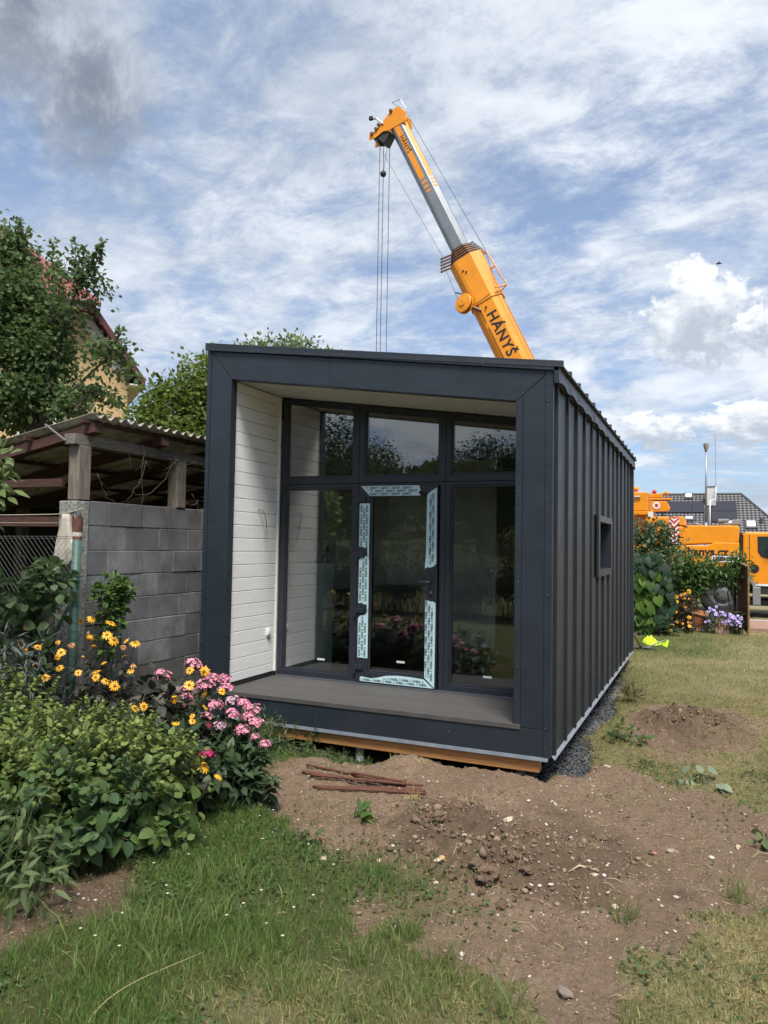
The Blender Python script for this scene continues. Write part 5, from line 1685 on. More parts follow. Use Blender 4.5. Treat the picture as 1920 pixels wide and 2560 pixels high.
def phlox_plant(label, heads, foot, seed, extra=10):
    g = np.random.default_rng(seed)
    S = thing('phlox_plant', label, 'flower', (foot[0], foot[1], gz(*foot)))
    zb = gz(*foot)
    sb = MB()
    P, Yd, Nd, sz, tn = [], [], [], [], []
    allh = [(*h[:3], h[3], h[4]) for h in heads]
    for _ in range(extra):
        h = heads[g.integers(len(heads))]
        allh.append((h[0] + g.uniform(-.18, .18), h[1] + g.uniform(-.15, .15), h[2] - g.uniform(.06, .30), 0, -1))
    for (x, y, z, r, k) in allh:
        h = np.array((x, y, max(z - .4 * r, zb + .15)))
        rt = np.array((foot[0] + (x - foot[0]) * .55 + g.uniform(-.06, .06), foot[1] + (y - foot[1]) * .55 + g.uniform(-.06, .06), zb))
        ctl = (rt + h) / 2 + np.array((0, 0, .08))
        t = np.linspace(0, 1, 8)[:, None]
        cur = (1 - t) ** 2 * rt + 2 * t * (1 - t) * ctl + t * t * h
        sb.tube(cur, np.linspace(.005, .003, 8), 5)
        n = 15
        for j in range(n):
            q = .10 + .86 * j / n
            p = (1 - q) ** 2 * rt + 2 * q * (1 - q) * ctl + q * q * h
            a = unit(np.array((*g.normal(size=2), .0)))
            for sg in (1, -1):
                P.append(p)
                Yd.append(a * sg + np.array((0, 0, -.15 - .5 * (1 - q))) + g.normal(size=3) * .15)
                Nd.append(np.array((0, 0, 1.)) + g.normal(size=3) * .3)
                sz.append(g.uniform(.085, .135) * (1.1 - .4 * q))
                tn.append(np.clip(q * .8 + g.uniform(-.2, .2), 0, 1))
        if k >= 0:
            rot = Euler((g.uniform(-.3, .1), g.uniform(-.1, .35), g.uniform(0, 6)))
            f = inst('flower_cluster', ph_mesh[int(k)][int(g.integers(len(ph_mesh[int(k)])))], S, (x, y, z), rot, (r * 1.18, r * 1.18, r * 1.1))
            o = bpy.data.objects.new('cluster_core', eye)
            COL.objects.link(o)
            o.parent = f
    sb.obj('stems', STEM, S, smooth=True)
    leaves('foliage', 'lance', np.array(P), np.array(Yd), np.array(Nd), np.array(sz), LM['phlox'], S, np.array(tn), 1.75)
    return S
pk = [p for p in PHLOX if p[4] != 2]
phlox_plant('pink phlox with domed flower heads at the corner of the porch', [p for p in pk if p[0] > 1.10], (1.45, -1.42), 41, 34)
phlox_plant('pink phlox beside the block wall, left of the porch corner', [p for p in pk if p[0] <= 1.10], (.85, -1.30), 42, 16)
phlox_plant('deep magenta phlox low among the pink ones', [p for p in PHLOX if p[4] == 2], (1.22, -1.58), 43, 8)

# ---- more of the left bed
def leafy(name, label, cat, spots, leafm, kind, size, n, spread, seed, stem=STEM, width=1.0, droop=.2, up=0.0, foot=None, parent_loc=None):
    """a plant of several stems, leaves around each tip spot."""
    g = np.random.default_rng(seed)
    loc = foot or (spots[0][0], spots[0][1], gz(spots[0][0], spots[0][1]))
    S = thing(name, label, cat, loc)
    sb = MB()
    P, Yd, Nd, sz, tn = [], [], [], [], []
    for s in spots:
        s = np.array(s, float)
        rt = np.array(loc) + g.normal(size=3) * np.array((.06, .06, 0))
        ctl = (rt + s) / 2 + np.array((0, 0, .12))
        t = np.linspace(0, 1, 7)[:, None]
        sb.tube((1 - t) ** 2 * rt + 2 * t * (1 - t) * ctl + t * t * s, np.linspace(.006, .002, 7), 5)
        for _ in range(n):
            d = nrm(g.normal(size=3))
            p = s + d * spread * g.uniform(.1, 1) ** .6
            P.append(p)
            Yd.append(d + np.array((0, 0, up - droop)) + g.normal(size=3) * .35)
            Nd.append(np.array((0, 0, 1.)) + g.normal(size=3) * .35)
            sz.append(size * g.uniform(.65, 1.2))
            tn.append(g.uniform(0, 1))
            if g.random() < .35:
                sb.tube([s, p], [.002, .001], 3)
    sb.obj('stems', stem, S)
    leaves('foliage', kind, np.array(P), np.array(Yd), np.array(Nd), np.array(sz), leafm, S, np.array(tn), width)
    return S
LM['fresh'] = leafmat('fresh_leaf', (.045, .10, .020), (.12, .20, .045), .45, .3)
leafy('young_bush', 'small fresh green bush growing against the block wall', 'bush',
      [(-0.74, -0.55, 1.03), (-0.74, -0.38, 1.05), (-.74, -.60, .96), (-.72, -.40, .88), (-.74, -.55, .80), (-.72, -.42, .72), (-.74, -.5, .60), (-0.72, -0.3, 1.0), (-.73, -.52, .45), (-.72, -.35, .95)],
      LM['fresh'], 'ovate', .072, 50, .105, 51, foot=(-.72, -.5, -.4), width=1.15, up=.35)
g_ = np.random.default_rng(77)
vine = [(-1.60 + .80 * g_.random(), -1.45 + .4 * g_.random(), .75 + .42 * g_.random()) for _ in range(11)] + [(-.86, -1.12, 1.10), (-.80, -1.14, 1.11), (-.92, -1.12, 1.12), (-1.0, -1.15, 1.14)]
leafy('leafy_climber', 'broad-leaved green climber spilling over the chain-link fence', 'vine', vine, leafmat('climber_leaf', (.045, .085, .030), (.11, .16, .065), .5, .25), 'ovate', .10, 30, .20, 52, foot=(-1.2, -1.2, -.4), width=1.35, droop=.6)
leafy('leafy_climber', 'dark climber foliage in the shade left of the green post', 'vine', [(-1.7 + .95 * g_.random(), -1.35 + .3 * g_.random(), -.1 + .75 * g_.random()) for _ in range(14)], LM['phlox'], 'ovate', .09, 32, .22, 53, foot=(-1.1, -1.15, -.4), width=1.3, droop=.4)
leafy('pale_shrub', 'pale yellow-green leafy branch reaching in at the left edge', 'shrub', [(-.78, -1.98, 2.18), (-.66, -1.95, 2.05), (-.70, -1.93, 1.95), (-.60, -1.9, 1.90), (-.82, -1.95, 1.80), (-.74, -1.93, 1.72), (-.62, -1.90, 2.14), (-.95, -2.0, 2.1), (-1.0, -2.0, 1.85)],
      LM['pale'], 'lance', .12, 30, .17, 54, foot=(-1.3, -2.0, -.4), width=2.0, stem=BSTEM)
leafy('grey_wormwood', 'grey narrow-leaved plant among the yellow flowers', 'plant', [(-.80 + .45 * g_.random(), -1.75 + .25 * g_.random(), .30 + .32 * g_.random()) for _ in range(13)], LM['silver'], 'lance', .12, 20, .13, 55, foot=(-.55, -1.65, -.4), width=.7)
leafy('flower_foliage', 'bronze leafy growth between the shrub and the block wall', 'plant', [(-.1 + 1.0 * g_.random(), -1.62 + .3 * g_.random(), -.05 + .38 * g_.random()) for _ in range(20)], LM['helio'], 'ovate', .10, 18, .17, 56, foot=(.4, -1.5, -.4), width=1.0, stem=DSTEM)
leafy('flower_foliage', 'dense green leaves under the pink phlox', 'plant', [(.75 + .85 * g_.random(), -1.85 + .40 * g_.random(), -.25 + .28 * g_.random()) for _ in range(22)], LM['phlox'], 'lance', .125, 24, .16, 57, foot=(1.2, -1.6, -.4), width=1.9)
leafy('peony_clump', 'floppy pale green stalks at the lower left corner', 'plant', [(1.30, -3.15, -.05), (1.42, -3.25, -.18), (1.52, -3.38, -.22), (1.30, -3.32, -.12), (1.62, -3.36, -.28), (1.18, -3.1, -.0), (1.5, -3.2, -.3), (1.38, -3.05, -.25), (1.12, -3.0, -.12), (1.25, -2.95, -.28)],
      LM['dusty'], 'lance', .105, 26, .15, 58, foot=(1.15, -3.2, -.4), width=1.15, droop=.8)
leafy('weed_patch', 'feathery weeds growing under the front edge of the house', 'weed', [(.85 + 1.0 * u, -.28 + .30 * g_.random(), -.50 + .09 * g_.random() * (1 - .45 * u)) for u in np.linspace(0, 1, 30)], LM['dusty'], 'lance', .05, 60, .085, 59, foot=(1.2, -.15, -.45), width=.7, up=.6)
leafy('weed_patch', 'taller weeds beside the phlox at the house corner', 'weed', [(.75 + .35 * g_.random(), -.45 + .35 * g_.random(), -.38 + .20 * g_.random()) for _ in range(14)], LM['dusty'], 'lance', .07, 44, .14, 60, foot=(.9, -.3, -.45), width=.8, up=.6)
leafy('comfrey_plant', 'broad-leaved weed beside the gravel strip along the house', 'weed', [(3.90, 1.60, -.27), (3.82, 1.5, -.30), (4.0, 1.6, -.31), (3.92, 1.42, -.33), (4.05, 1.45, -.34)], LM['weed'], 'ovate', .085, 13, .11, 61, foot=(3.92, 1.55, -.4), width=.75)
leafy('burdock_plant', 'grey-green weed with flat leaves at the edge of the bare soil', 'weed', [(4.50, .47, -.35), (4.60, .45, -.34), (4.70, .42, -.36), (4.62, .55, -.33)], leafmat('burdock_leaf', (.10, .15, .085), (.26, .30, .20), .7, .15), 'ovate', .11, 3, .07, 62, foot=(4.6, .5, -.4), width=1.4, droop=.5)
leafy('weed_tuft', 'leafy tuft at the right edge of the soil heap', 'weed', [(5.06, -.75, -.33), (5.12, -.8, -.30), (5.0, -.7, -.34)], LM['dusty'], 'ovate', .09, 10, .08, 63, foot=(5.05, -.75, -.4))
leafy('weed_tuft', 'light green rosette in the bare soil near the rebar', 'weed', [(2.46, -1.42, -.36), (2.50, -1.40, -.35)], LM['fresh'], 'lance', .11, 8, .03, 64, foot=(2.46, -1.42, -.4), width=1.6, up=.3)
leafy('weed_tuft', 'round-leaved weed in the soil left of the clods', 'weed', [(2.36, -1.93, -.37), (2.40, -1.95, -.37), (2.33, -1.98, -.37)], LM['dusty'], 'ovate', .05, 8, .05, 65, foot=(2.36, -1.95, -.4), width=1.5)
leafy('weed_tuft', 'small weed sprouting at the timber beam below the house', 'weed', [(1.30, -.10, -.33), (1.34, -.08, -.28)], LM['weed'], 'ovate', .07, 10, .06, 66, foot=(1.30, -.10, -.45))
leafy('grass_tuft', 'long dry grass tuft on the edge of the gravel', 'grass', [(3.74, 3.55, -.30), (3.80, 3.6, -.28), (3.86, 3.5, -.30)], leafmat('dry_tuft', (.12, .14, .05), (.30, .27, .13), .7, .2), 'lance', .17, 60, .06, 67, foot=(3.80, 3.6, -.42), width=.25, up=.9)

# ------------------------------------------------------------------ mobile crane on the street
def orange_paint():
    t = NT('crane_orange')
    v = t.pos()
    col = t.mix(t.range(t.noise(v, 1.5, 5), .35, .65), (.78, .285, .006), (.72, .25, .005))
    grime = t.noise(t.pos((5, 5, .9)), 2.2, 8, .68)
    col = t.mix(t.range(grime, .55, .82, 0, .55), col, (.30, .125, .02))
    return t.done(t.bsdf(col, t.range(t.noise(v, 4, 4), .3, .7, .36, .50), 0, t.bump(t.noise(v, 2.2, 3), .08, .03), .5))
ORANGE = orange_paint()
STEEL = M('boom_grey', (.23, .25, .27), (.19, .21, .23), rough=.36, scale=2, metal=.35)
DARKM = M('dark_machinery', (.030, .028, .027), (.02, .019, .018), rough=.6)
BROWNM = M('greasy_collar', (.19, .075, .014), (.10, .045, .014), rough=.5, scale=9)
TYRE = M('tyre_rubber', (.022, .021, .020), (.016, .015, .015), rough=.85, scale=20)
RIM = M('grey_rim', (.13, .135, .14), (.10, .105, .11), rough=.5, metal=.3)
INKB = M('black_lettering', (.012, .011, .010), rough=.5)
WHITE = M('white_paint', (.75, .75, .74), (.68, .68, .67), rough=.5)
RED = M('red_paint', (.55, .03, .03), (.48, .025, .025), rough=.5)

def build_crane():
    K = thing('mobile_crane', 'orange mobile crane with its boom raised over the house', 'crane', (2.5, 19.4, -.47))
    YN, YF = 18.0, 20.75
    # carrier body
    ch = MB()
    ch.box(-5.2, 8.6, YN + .35, YF - .35, .25, 1.05)
    ch.obj('chassis', DARKM, K, bevel=.02)
    dk = MB()
    dk.prism([(-5.2, YN, 1.05), (4.63, YN, 1.05), (4.63, YN, 1.64), (-5.2, YN, 1.64)], (0, YF - YN, 0))
    dk.obj('deck', ORANGE, K, bevel=.03)
    # engine cover with its stepped swage
    ec = MB().prism([(3.02, YN - .01, 1.02), (5.54, YN - .01, 1.02), (5.54, YN - .01, 1.745), (4.87, YN - .01, 1.745), (4.68, YN - .01, 1.642), (3.02, YN - .01, 1.642)], (0, YF - YN, 0)).obj('engine_housing', ORANGE, K, bevel=.025)
    MB().prism([(3.98, YN + .012, 1.66), (5.53, YN + .012, 1.752), (5.555, YN + .012, 2.16), (5.50, YN + .012, 2.245), (4.06, YN + .012, 2.245), (4.0, YN + .012, 2.0)], (0, YF - YN - .1, 0)).obj('engine_cover', ORANGE, K, bevel=.03)
    e = MB().prism([(4.70, YN + .015, 1.648), (4.885, YN + .015, 1.75), (5.53, YN + .015, 1.75), (5.53, YN + .015, 1.66)], (0, .6, 0)).obj('engine_cover', ORANGE, K)
    # exhaust and air box on top of the cover
    MB().tube([(5.05, 18.6, 2.26), (5.35, 18.6, 2.34), (5.45, 18.7, 2.30)], .10, 10).obj('exhaust', MT['zinc'], K, smooth=True)
    MB().box(4.98, 5.28, 18.5, 18.9, 2.38, 2.46).obj('air_intake', MT['zinc'], K, bevel=.01)
    MB().box(5.38, 5.60, 18.5, 18.9, 2.30, 2.44).obj('air_intake', MT['zinc'], K, bevel=.01)
    MB().tube([(4.20, 18.5, 2.26), (4.35, 18.5, 2.33), (4.55, 18.5, 2.26)], .02, 6).obj('hose', MT['zinc'], K, smooth=True)
    MB().lathe([(.0, 0), (.18, .02), (.16, .10), (.05, .16)], (5.2, 18.7, 2.25), n=12).obj('cap', WHITE, K, smooth=True)
    # driver's cab
    cab = MB().prism([(5.62, YN + .02, .53), (8.1, YN + .02, .53), (8.15, YN + .02, 1.25), (7.75, YN + .02, 2.06), (5.70, YN + .02, 2.06), (5.635, YN + .02, 1.98)], (0, 2.5, 0)).obj('cab', ORANGE, K, bevel=.05)
    gl = M('cab_glass', (.028, .050, .050), (.02, .035, .036), rough=.06, spec=.8)
    win = [(6.02, YN + .008, 1.93), (6.95, YN + .008, 1.93), (7.15, YN + .008, 1.25), (6.60, YN + .008, 1.18), (6.12, YN + .008, 1.34), (6.03, YN + .008, 1.48)]
    MB().prism([(x + (.03 if x < 6.5 else -.03), YN + .004, z + (-.03 if z > 1.6 else .03)) for x, _, z in win], (0, .008, 0)).obj('cab_window', gl, cab)
    MB().prism(win, (0, .015, 0)).obj('window_seal', MT['black'], cab)
    MB().box(5.80, 5.815, YN + .012, YN + .03, .60, 1.98).obj('door_gap', MT['black'], cab)
    MB().lathe([(.13, 0), (.13, .012)], (5.93, YN + .02, .99), (0, -1, 0), 18).obj('door_handle', MT['black'], cab)
    MB().box(5.90, 5.96, YN - .012, YN + .015, .92, 1.06).obj('door_handle', MT['black'], cab, bevel=.01)
    mr = MB().box(6.32, 6.52, YN - .25, YN - .20, 1.72, 2.0)
    mr.tube([(6.42, YN - .22, 1.95), (6.42, YN + .02, 2.0)], .02, 6)
    mr.obj('mirror', MT['black'], K, bevel=.02)
    MB().box(5.56, 5.62, YN + .05, YF - .2, .55, 2.02).obj('cab_gap', MT['black'], K)
    MB().box(6.0, 8.1, YN + .04, YF - .2, .25, .53).obj('bumper', DARKM, K, bevel=.02)
    MB().box(5.95, 8.0, YN + .0, YN + .05, .49, .55).obj('cab_sill', WHITE, K)
    # outrigger strut under the cab
    MB().beam((5.66, YN - .12, .98), (5.95, YN - .12, .45), .08, .14, (0, 1, 0)).obj('outrigger_strut', MT['zinc'], K)
    MB().box(5.88, 6.08, YN - .2, YN - .02, -.05, .46).obj('outrigger_leg', MT['zinc'], K, bevel=.01)
    MB().box(5.7, 6.9, YN + .25, YF - .3, -.10, .06).obj('outrigger_pad', DARKM, K)
    # wheels
    wm = MB().lathe([(.36, -.16), (.52, -.19), (.63, -.17), (.675, -.10), (.68, 0), (.675, .10), (.63, .17), (.52, .19), (.36, .16)], (0, 0, 0), (0, 1, 0), 36, False).mesh('tyre', TYRE, True)
    rim = MB().lathe([(.38, -.165), (.355, -.17), (.345, -.10), (.30, -.05), (.20, -.05), (.19, -.13), (.10, -.16), (.001, -.16)], (0, 0, 0), (0, 1, 0), 30, False)
    for k in range(10):
        a = 2 * PI * k / 10
        rim.lathe([(.018, 0), (.018, -.03), (.001, -.032)], (.25 * math.cos(a), -.05, .25 * math.sin(a)), (0, 1, 0), 6, False)
    rim = rim.mesh('rim', RIM, False)
    for x in (-4.2, -2.5, -.9, 3.45, 5.096):
        for y, s in ((YN + .20, 1), (YF - .20, -1)):
            w = inst('wheel', wm, K, (x, y, .222))
            r_ = bpy.data.objects.new('rim', rim)
            COL.objects.link(r_)
            r_.parent = w
            r_.scale = (1, s, 1)
    MB().prism([(4.35, YN + .02, .95), (4.42, YN + .02, .80), (4.75, YN + .02, .98), (5.40, YN + .02, .98), (5.55, YN + .02, .90), (5.55, YN + .02, 1.05), (4.35, YN + .02, 1.05)], (0, .5, 0)).obj('mudguard', DARKM, K)
    # counterweight stack with warning chevrons
    for i, (x0, x1, z0, z1, yy) in enumerate(((3.18, 4.02, 1.68, 1.86, 18.02), (3.14, 4.02, 1.875, 2.215, 18.0), (2.92, 4.04, 2.235, 2.51, 18.0))):
        cw = MB().prism([(x0, yy, z0), (x1, yy, z0), (x1, yy, z1 - .02), (x1 - .05, yy, z1), (x0, yy, z1)], (0, 2.7, 0)).obj('counterweight', ORANGE, K, bevel=.03)
        for a, b in ((3.24, 3.42), (3.46, 3.58)):
            MB().box(a, b, yy - .012, yy + .01, z0 + .04, z1 - .05).obj('weight_lug', ORANGE, cw, bevel=.02)
    ch_x0, ch_x1 = 3.61, 3.895
    MB().box(ch_x0, ch_x1, 17.985, 17.998, 1.69, 2.495).obj('warning_panel', WHITE, K)
    for k in range(6):
        z = 1.62 + .165 * k
        if z + .15 > 2.52 or k % 1: pass
        for sg in (0, 1):
            xa, xb = (ch_x0, (ch_x0 + ch_x1) / 2) if sg == 0 else ((ch_x0 + ch_x1) / 2, ch_x1)
            za, zb = (z + .16, z) if sg == 0 else (z, z + .16)
            pts = [(xa, 17.981, za), (xb, 17.981, zb), (xb, 17.981, zb + .082), (xa, 17.981, za + .082)]
            pts = [(x, y, min(max(q, 1.69), 2.495)) for x, y, q in pts]
            if max(p[2] for p in pts) - min(p[2] for p in pts) > .03:
                MB().prism(pts, (0, .003, 0)).obj('warning_stripe', RED, K)
    # slewing superstructure
    MB().lathe([(1.0, 1.64), (1.0, 1.9)], (.6, 19.4, 0), n=28).obj('slew_ring', DARKM, K, smooth=False)
    MB().prism([(-.9, 18.5, 1.9), (2.9, 18.5, 1.9), (3.0, 18.5, 2.66), (2.6, 18.5, 2.95), (.2, 18.5, 2.8), (-.9, 18.5, 2.2)], (0, 1.8, 0)).obj('turntable', ORANGE, K, bevel=.03)
    MB().box(2.35, 3.005, 18.05, 18.9, 2.69, 3.27).obj('winch_box', ORANGE, K, bevel=.02)
    MB().box(2.35, 3.12, 18.02, 18.9, 2.57, 2.68).obj('winch_rail', ORANGE, K, bevel=.015)
    arm = MB().prism([(3.05, 18.1, 2.66), (3.61, 18.1, 2.69), (3.63, 18.1, 2.80), (3.53, 18.1, 2.98), (3.05, 18.1, 3.0)], (0, .12, 0))
    arm.obj('jib_bracket', ORANGE, K, bevel=.02)
    MB().lathe([(.11, 0), (.11, .02)], (3.24, 18.1, 2.86), (0, -1, 0), 16).obj('bracket_eye', WHITE, K)
    MB().lathe([(.055, .018), (.055, .024)], (3.24, 18.1, 2.86), (0, -1, 0), 16).obj('bracket_eye', RED, K)
    MB().box(3.05, 3.68, 18.12, 18.3, 3.03, 3.09).obj('jib_bracket', ORANGE, K, bevel=.015)
    MB().box(3.0, 3.66, 18.2, 18.3, 3.00, 3.025).obj('jib_rail', MT['zinc'], K)
    MB().tube([(2.3, 18.0, 3.14), (2.78, 18.0, 3.13)], .03, 8).obj('jib_rail', MT['zinc'], K)
    MB().prism([(3.02, 18.15, 3.1), (3.42, 18.15, 3.1), (3.40, 18.15, 3.25), (3.05, 18.15, 3.22)], (0, .2, 0)).obj('jib_bracket', ORANGE, K, bevel=.02)
    for (x, z, r, m) in ((3.17, 3.29, .07, RED), (3.53, 3.24, .075, ORANGE), (2.62, 3.38, .10, ORANGE)):
        MB().lathe([(.001, -r), (r * .7, -r * .7), (r, 0), (r * .7, r * .7), (.001, r)], (x, 18.2, z), (1, 0, 0), 12, False).obj('buffer', m, K, smooth=True)
    MB().box(3.0, 3.14, 18.0, 18.2, 2.5, 2.66).obj('warning_panel', WHITE, K)
    MB().tube([(2.4, 18.2, 3.62), (2.78, 18.2, 3.61)], .008, 5).obj('mast', MT['zinc'], K)
    MB().prism([(-.9, 18.2, 1.95), (.3, 18.2, 1.95), (.3, 18.2, 3.4), (-.5, 18.2, 3.4), (-.9, 18.2, 2.9)], (0, .9, 0)).obj('operator_cab', ORANGE, K, bevel=.04)

    # --- boom: axis in the street's plane
    A = np.array((1.22, 19.4, 2.50))
    d = unit((-.4393, 0, .8983))
    n = np.array((d[2], 0, -d[0]))          # top side
    yl = np.array((0, 1.0, 0))
    def P(s, a, b): return A + d * s + n * a + yl * b
    def section(name, s0, s1, h, w, mat, belly=.29, top=.27):
        # rounded belly, flat side, chamfered top
        prof = []
        hb, ht = -h / 2 + h * belly, h / 2 - h * top
        for t in np.linspace(-PI / 2, 0, 6):
            prof.append((-h / 2 + (hb + h / 2) * (1 + math.sin(t)) , -(w / 2) * math.cos(t) if t > -PI / 2 + .01 else 0))
        left = [(a, b) for a, b in prof]
        left.append((ht, -w / 2))
        left.append((h / 2, -w * .26))
        full = left + [(a, -b) for a, b in left[::-1] if abs(b) > 1e-6]
        m = MB()
        k = len(full)
        m.add([P(s0, a, b) for a, b in full] + [P(s1, a, b) for a, b in full], [list(range(k)), list(range(k, 2 * k))[::-1]] + [[i, k + i, k + (i + 1) % k, (i + 1) % k] for i in range(k)])
        return m.obj(name, mat, K)
    sC = (12.25 - 2.5) / .8983               # collar position along the boom
    sH = (17.55 - 2.5) / .8983
    base = section('boom_base', -.8, sC - .75, 1.19, .95, ORANGE)
    section('boom_base_mouth', sC - 2.25, sC - .38, 1.28, 1.02, ORANGE)
    for k in range(5):
        sk = sC - .38 + .11 * k
        section('boom_collar', sk, sk + .05, 1.24 - .10 * k, 1.02 - .07 * k, BROWNM)
        section('boom_section', sk + .02, sk + .12, 1.10 - .10 * k, .90 - .07 * k, DARKM)
        # lugs on top and finger plates below
        q = MB()
        q.box(-.05, .05, -.02, .02, 0, .09)
        for yy in (-.18, .18):
            c = P(sk + .02, .62 - .045 * k + .06, yy)
            MB().beam(c - n * .08, c + n * .06, .06, .07, d).obj('guide_lug', MT['zinc'], K)
        a0, a1 = P(sk + .02, -.58 + .05 * k, -.25), P(sk + .10, -.58 + .05 * k - .36, -.25)
        MB().beam(a0, a1, .03, .06, d).obj('guide_finger', BROWNM, K)
        MB().lathe([(.028, 0), (.045, .01), (.045, .03), (.028, .04)], a1, (0, 1, 0), 10).obj('guide_eye', DARKM, K)
    inner = section('boom_inner', sC - .3, sH + .1, .68, .56, STEEL, .30, .26)
    # yellow bands on the inner section
    w = .56
    def decal(s0, s1, a0, a1, mat=ORANGE, off=.004):
        b = -w / 2 - off
        return MB().add([P(s0, a0, b), P(s1, a0, b), P(s1, a1, b), P(s0, a1, b)], [(0, 1, 2, 3)]).obj('boom_stripe', mat, K)
    h2 = .34
    decal(sH - 2.55, sH - .02, -.155, .055)
    for k in range(3):
        s1 = sH - 2.66 - .21 * k
        decal(s1 - .115 + .02 * k, s1, -.155, .055)
    def top_decal(s0, s1):
        # on the chamfer between side and top
        e0, e1 = (h2 - .68 * .26, -w / 2), (h2, -w * .26)
        nn = unit(np.array((e1[1] - e0[1], -(e1[0] - e0[0]))) * 1.0)
        oa, ob = nn[0] * -.0, nn[1] * .0
        off = np.array((.004, -.004))
        p0 = (e0[0] + .25 * (e1[0] - e0[0]) + off[0], e0[1] + .25 * (e1[1] - e0[1]) + off[1])
        p1 = (e1[0] + off[0], e1[1] + off[1])
        MB().add([P(s0, *p0), P(s1, *p0), P(s1, *p1), P(s0, *p1)], [(0, 1, 2, 3)]).obj('boom_stripe', ORANGE, K)
    top_decal(sH - 2.6, sH - .02)
    for k in range(3):
        s1 = sH - 2.68 - .16 * k
        top_decal(s1 - .09, s1)
    # head
    hd = MB()
    for yy in (-.30, .27):
        hd.prism([P(sH - .12, .40, yy), P(sH + .22, .50, yy), P(sH + .60, .34, yy), P(sH + .64, .02, yy), P(sH + .46, -.45, yy), P(sH + .34, -.85, yy), P(sH + .36, -1.12, yy), P(sH + .16, -1.22, yy), P(sH + .08, -.95, yy), P(sH + .10, -.6, yy), P(sH - .02, -.33, yy)], (0, .035, 0))
    hd.obj('boom_head', ORANGE, K, bevel=.01)
    for s_, a_ in ((sH + .50, .22), (sH + .18, -.80)):
        for yy in (-.16, -.05, .06, .17):
            MB().lathe([(.10, 0), (.23, .0), (.26, .012), (.245, .03), (.26, .048), (.23, .06), (.10, .06)], P(s_, a_, yy), (0, 1, 0), 20, False).obj('sheave', M('pale_sheave', (.5, .5, .47), (.4, .4, .38), rough=.5) if a_ > 0 else DARKM, K)
    MB().prism([P(sH - .05, -.35, -.25), P(sH + .16, -.55, -.25), P(sH + .14, -.98, -.25), P(sH - .30, -.72, -.25)], (0, .5, 0)).obj('head_guard', DARKM, K)
    for a_, b_ in (((sH + .55, .40), (sH + .98, .18)), ((sH + .98, .18), (sH + .86, .52)), ((sH + .86, .52), (sH + .40, .56))):
        MB().tube([P(a_[0], a_[1], -.2), P(b_[0], b_[1], -.2)], .012, 5).obj('head_rail', MT['zinc'], K)
    fl = MB().tube([P(sH + .35, -.45, -.32), P(sH + .72, -.60, -.32), P(sH + .86, -.74, -.32)], .035, 6)
    fl.obj('flood_lamp', MT['zinc'], K)
    MB().box(*(lambda c: (c[0] - .08, c[0] + .08, c[1] - .06, c[1] + .06, c[2] - .05, c[2] + .09))(P(sH + .86, -.78, -.32))).obj('flood_lamp', DARKM, K, bevel=.02)
    for s_, a_ in ((sH + .62, .02), (sH + .30, -1.0), (sH + .44, -.62), (sH + .36, -.78)):
        MB().lathe([(.07, 0), (.07, .06), (.03, .07)], P(s_, a_, -.30), (0, -1, 0), 10).obj('head_pin', BROWNM, K)
    # cable drum on the side of the base section
    c = np.array((-3.25, 18.75, 10.15))
    ax = unit((-.35, -.93, .1))
    MB().lathe([(.02, .15), (.12, .15), (.12, .12), (.33, .10), (.35, .08), (.35, .05), (.22, .03), (.22, -.05), (.35, -.07), (.35, -.10), (.02, -.10)], c, ax, 28, False).obj('cable_drum', ORANGE, K)
    MB().lathe([(.30, .04), (.30, -.06)], c, ax, 28, False).obj('drum_cable', DARKM, K)
    MB().tube([c - ax * .1, P((10.0 - 2.5) / .8983, -.25, -.46)], .06, 8).obj('drum_arm', BROWNM, K)
    # walkway rail on the top of the base section
    rl = [P(sC - .42, .62, -.2), P(sC - .50, .80, -.2), P(sC - 2.05, .92, -.2), P(sC - 2.15, .62, -.2)]
    MB().tube(rl, .028, 6).obj('guard_rail', ORANGE, K)
    MB().tube([P(sC - 2.05, .92, -.2), P(sC - 2.05, .55, -.5)], .03, 6).obj('guard_rail', ORANGE, K)
    MB().tube([P(sC - 1.2, .60, -.2), P(sC - 1.2, .87, -.2)], .03, 6).obj('guard_rail', ORANGE, K)
    MB().beam(P(3.9, .60, -.2), P(3.98, .86, -.2), .10, .08, d).obj('boom_bracket', ORANGE, K)
    MB().beam(P(sC - 1.35, -.80, -.4), P(sC - 1.55, -.60, -.4), .03, .04, d).obj('sensor_arm', DARKM, K)
    # raised strips and pins along the base
    for s_, a_, l_ in ((sC - 3.0, -.30, 1.9), (sC - 5.6, -.30, 2.4)):
        MB().add([P(s_, a_, -.482), P(s_ + l_, a_, -.482), P(s_ + l_, a_ + .03, -.482), P(s_, a_ + .03, -.482)], [(0, 1, 2, 3)]).obj('boom_seam', BROWNM, K)
    MB().add([P(sC - 2.22, -.28, -.514), P(sC - 2.17, .30, -.514), P(sC - 2.14, .30, -.514), P(sC - 2.19, -.28, -.514)], [(0, 1, 2, 3)]).obj('boom_seam', BROWNM, K)
    for s_, a_ in ((sC - .85, -.2), (sC - .95, -.12), (sC - 1.9, -.36), (sC - 2.0, -.33), (sC - 2.5, -.05)):
        MB().lathe([(.04, 0), (.03, .05)], P(s_, a_, -.50), (0, -1, 0), 8).obj('boom_pin', DARKM, K)
    # luffing ram, hidden behind the house from the garden
    MB().tube([(-.2, 19.4, 2.2), tuple(P(4.6, -.75, 0))], .16, 14).obj('luffing_ram', MT['zinc'], K, smooth=True)
    # hoist ropes and the wires along the boom
    W = M('wire_rope', (.05, .055, .06), rough=.5, metal=.4)
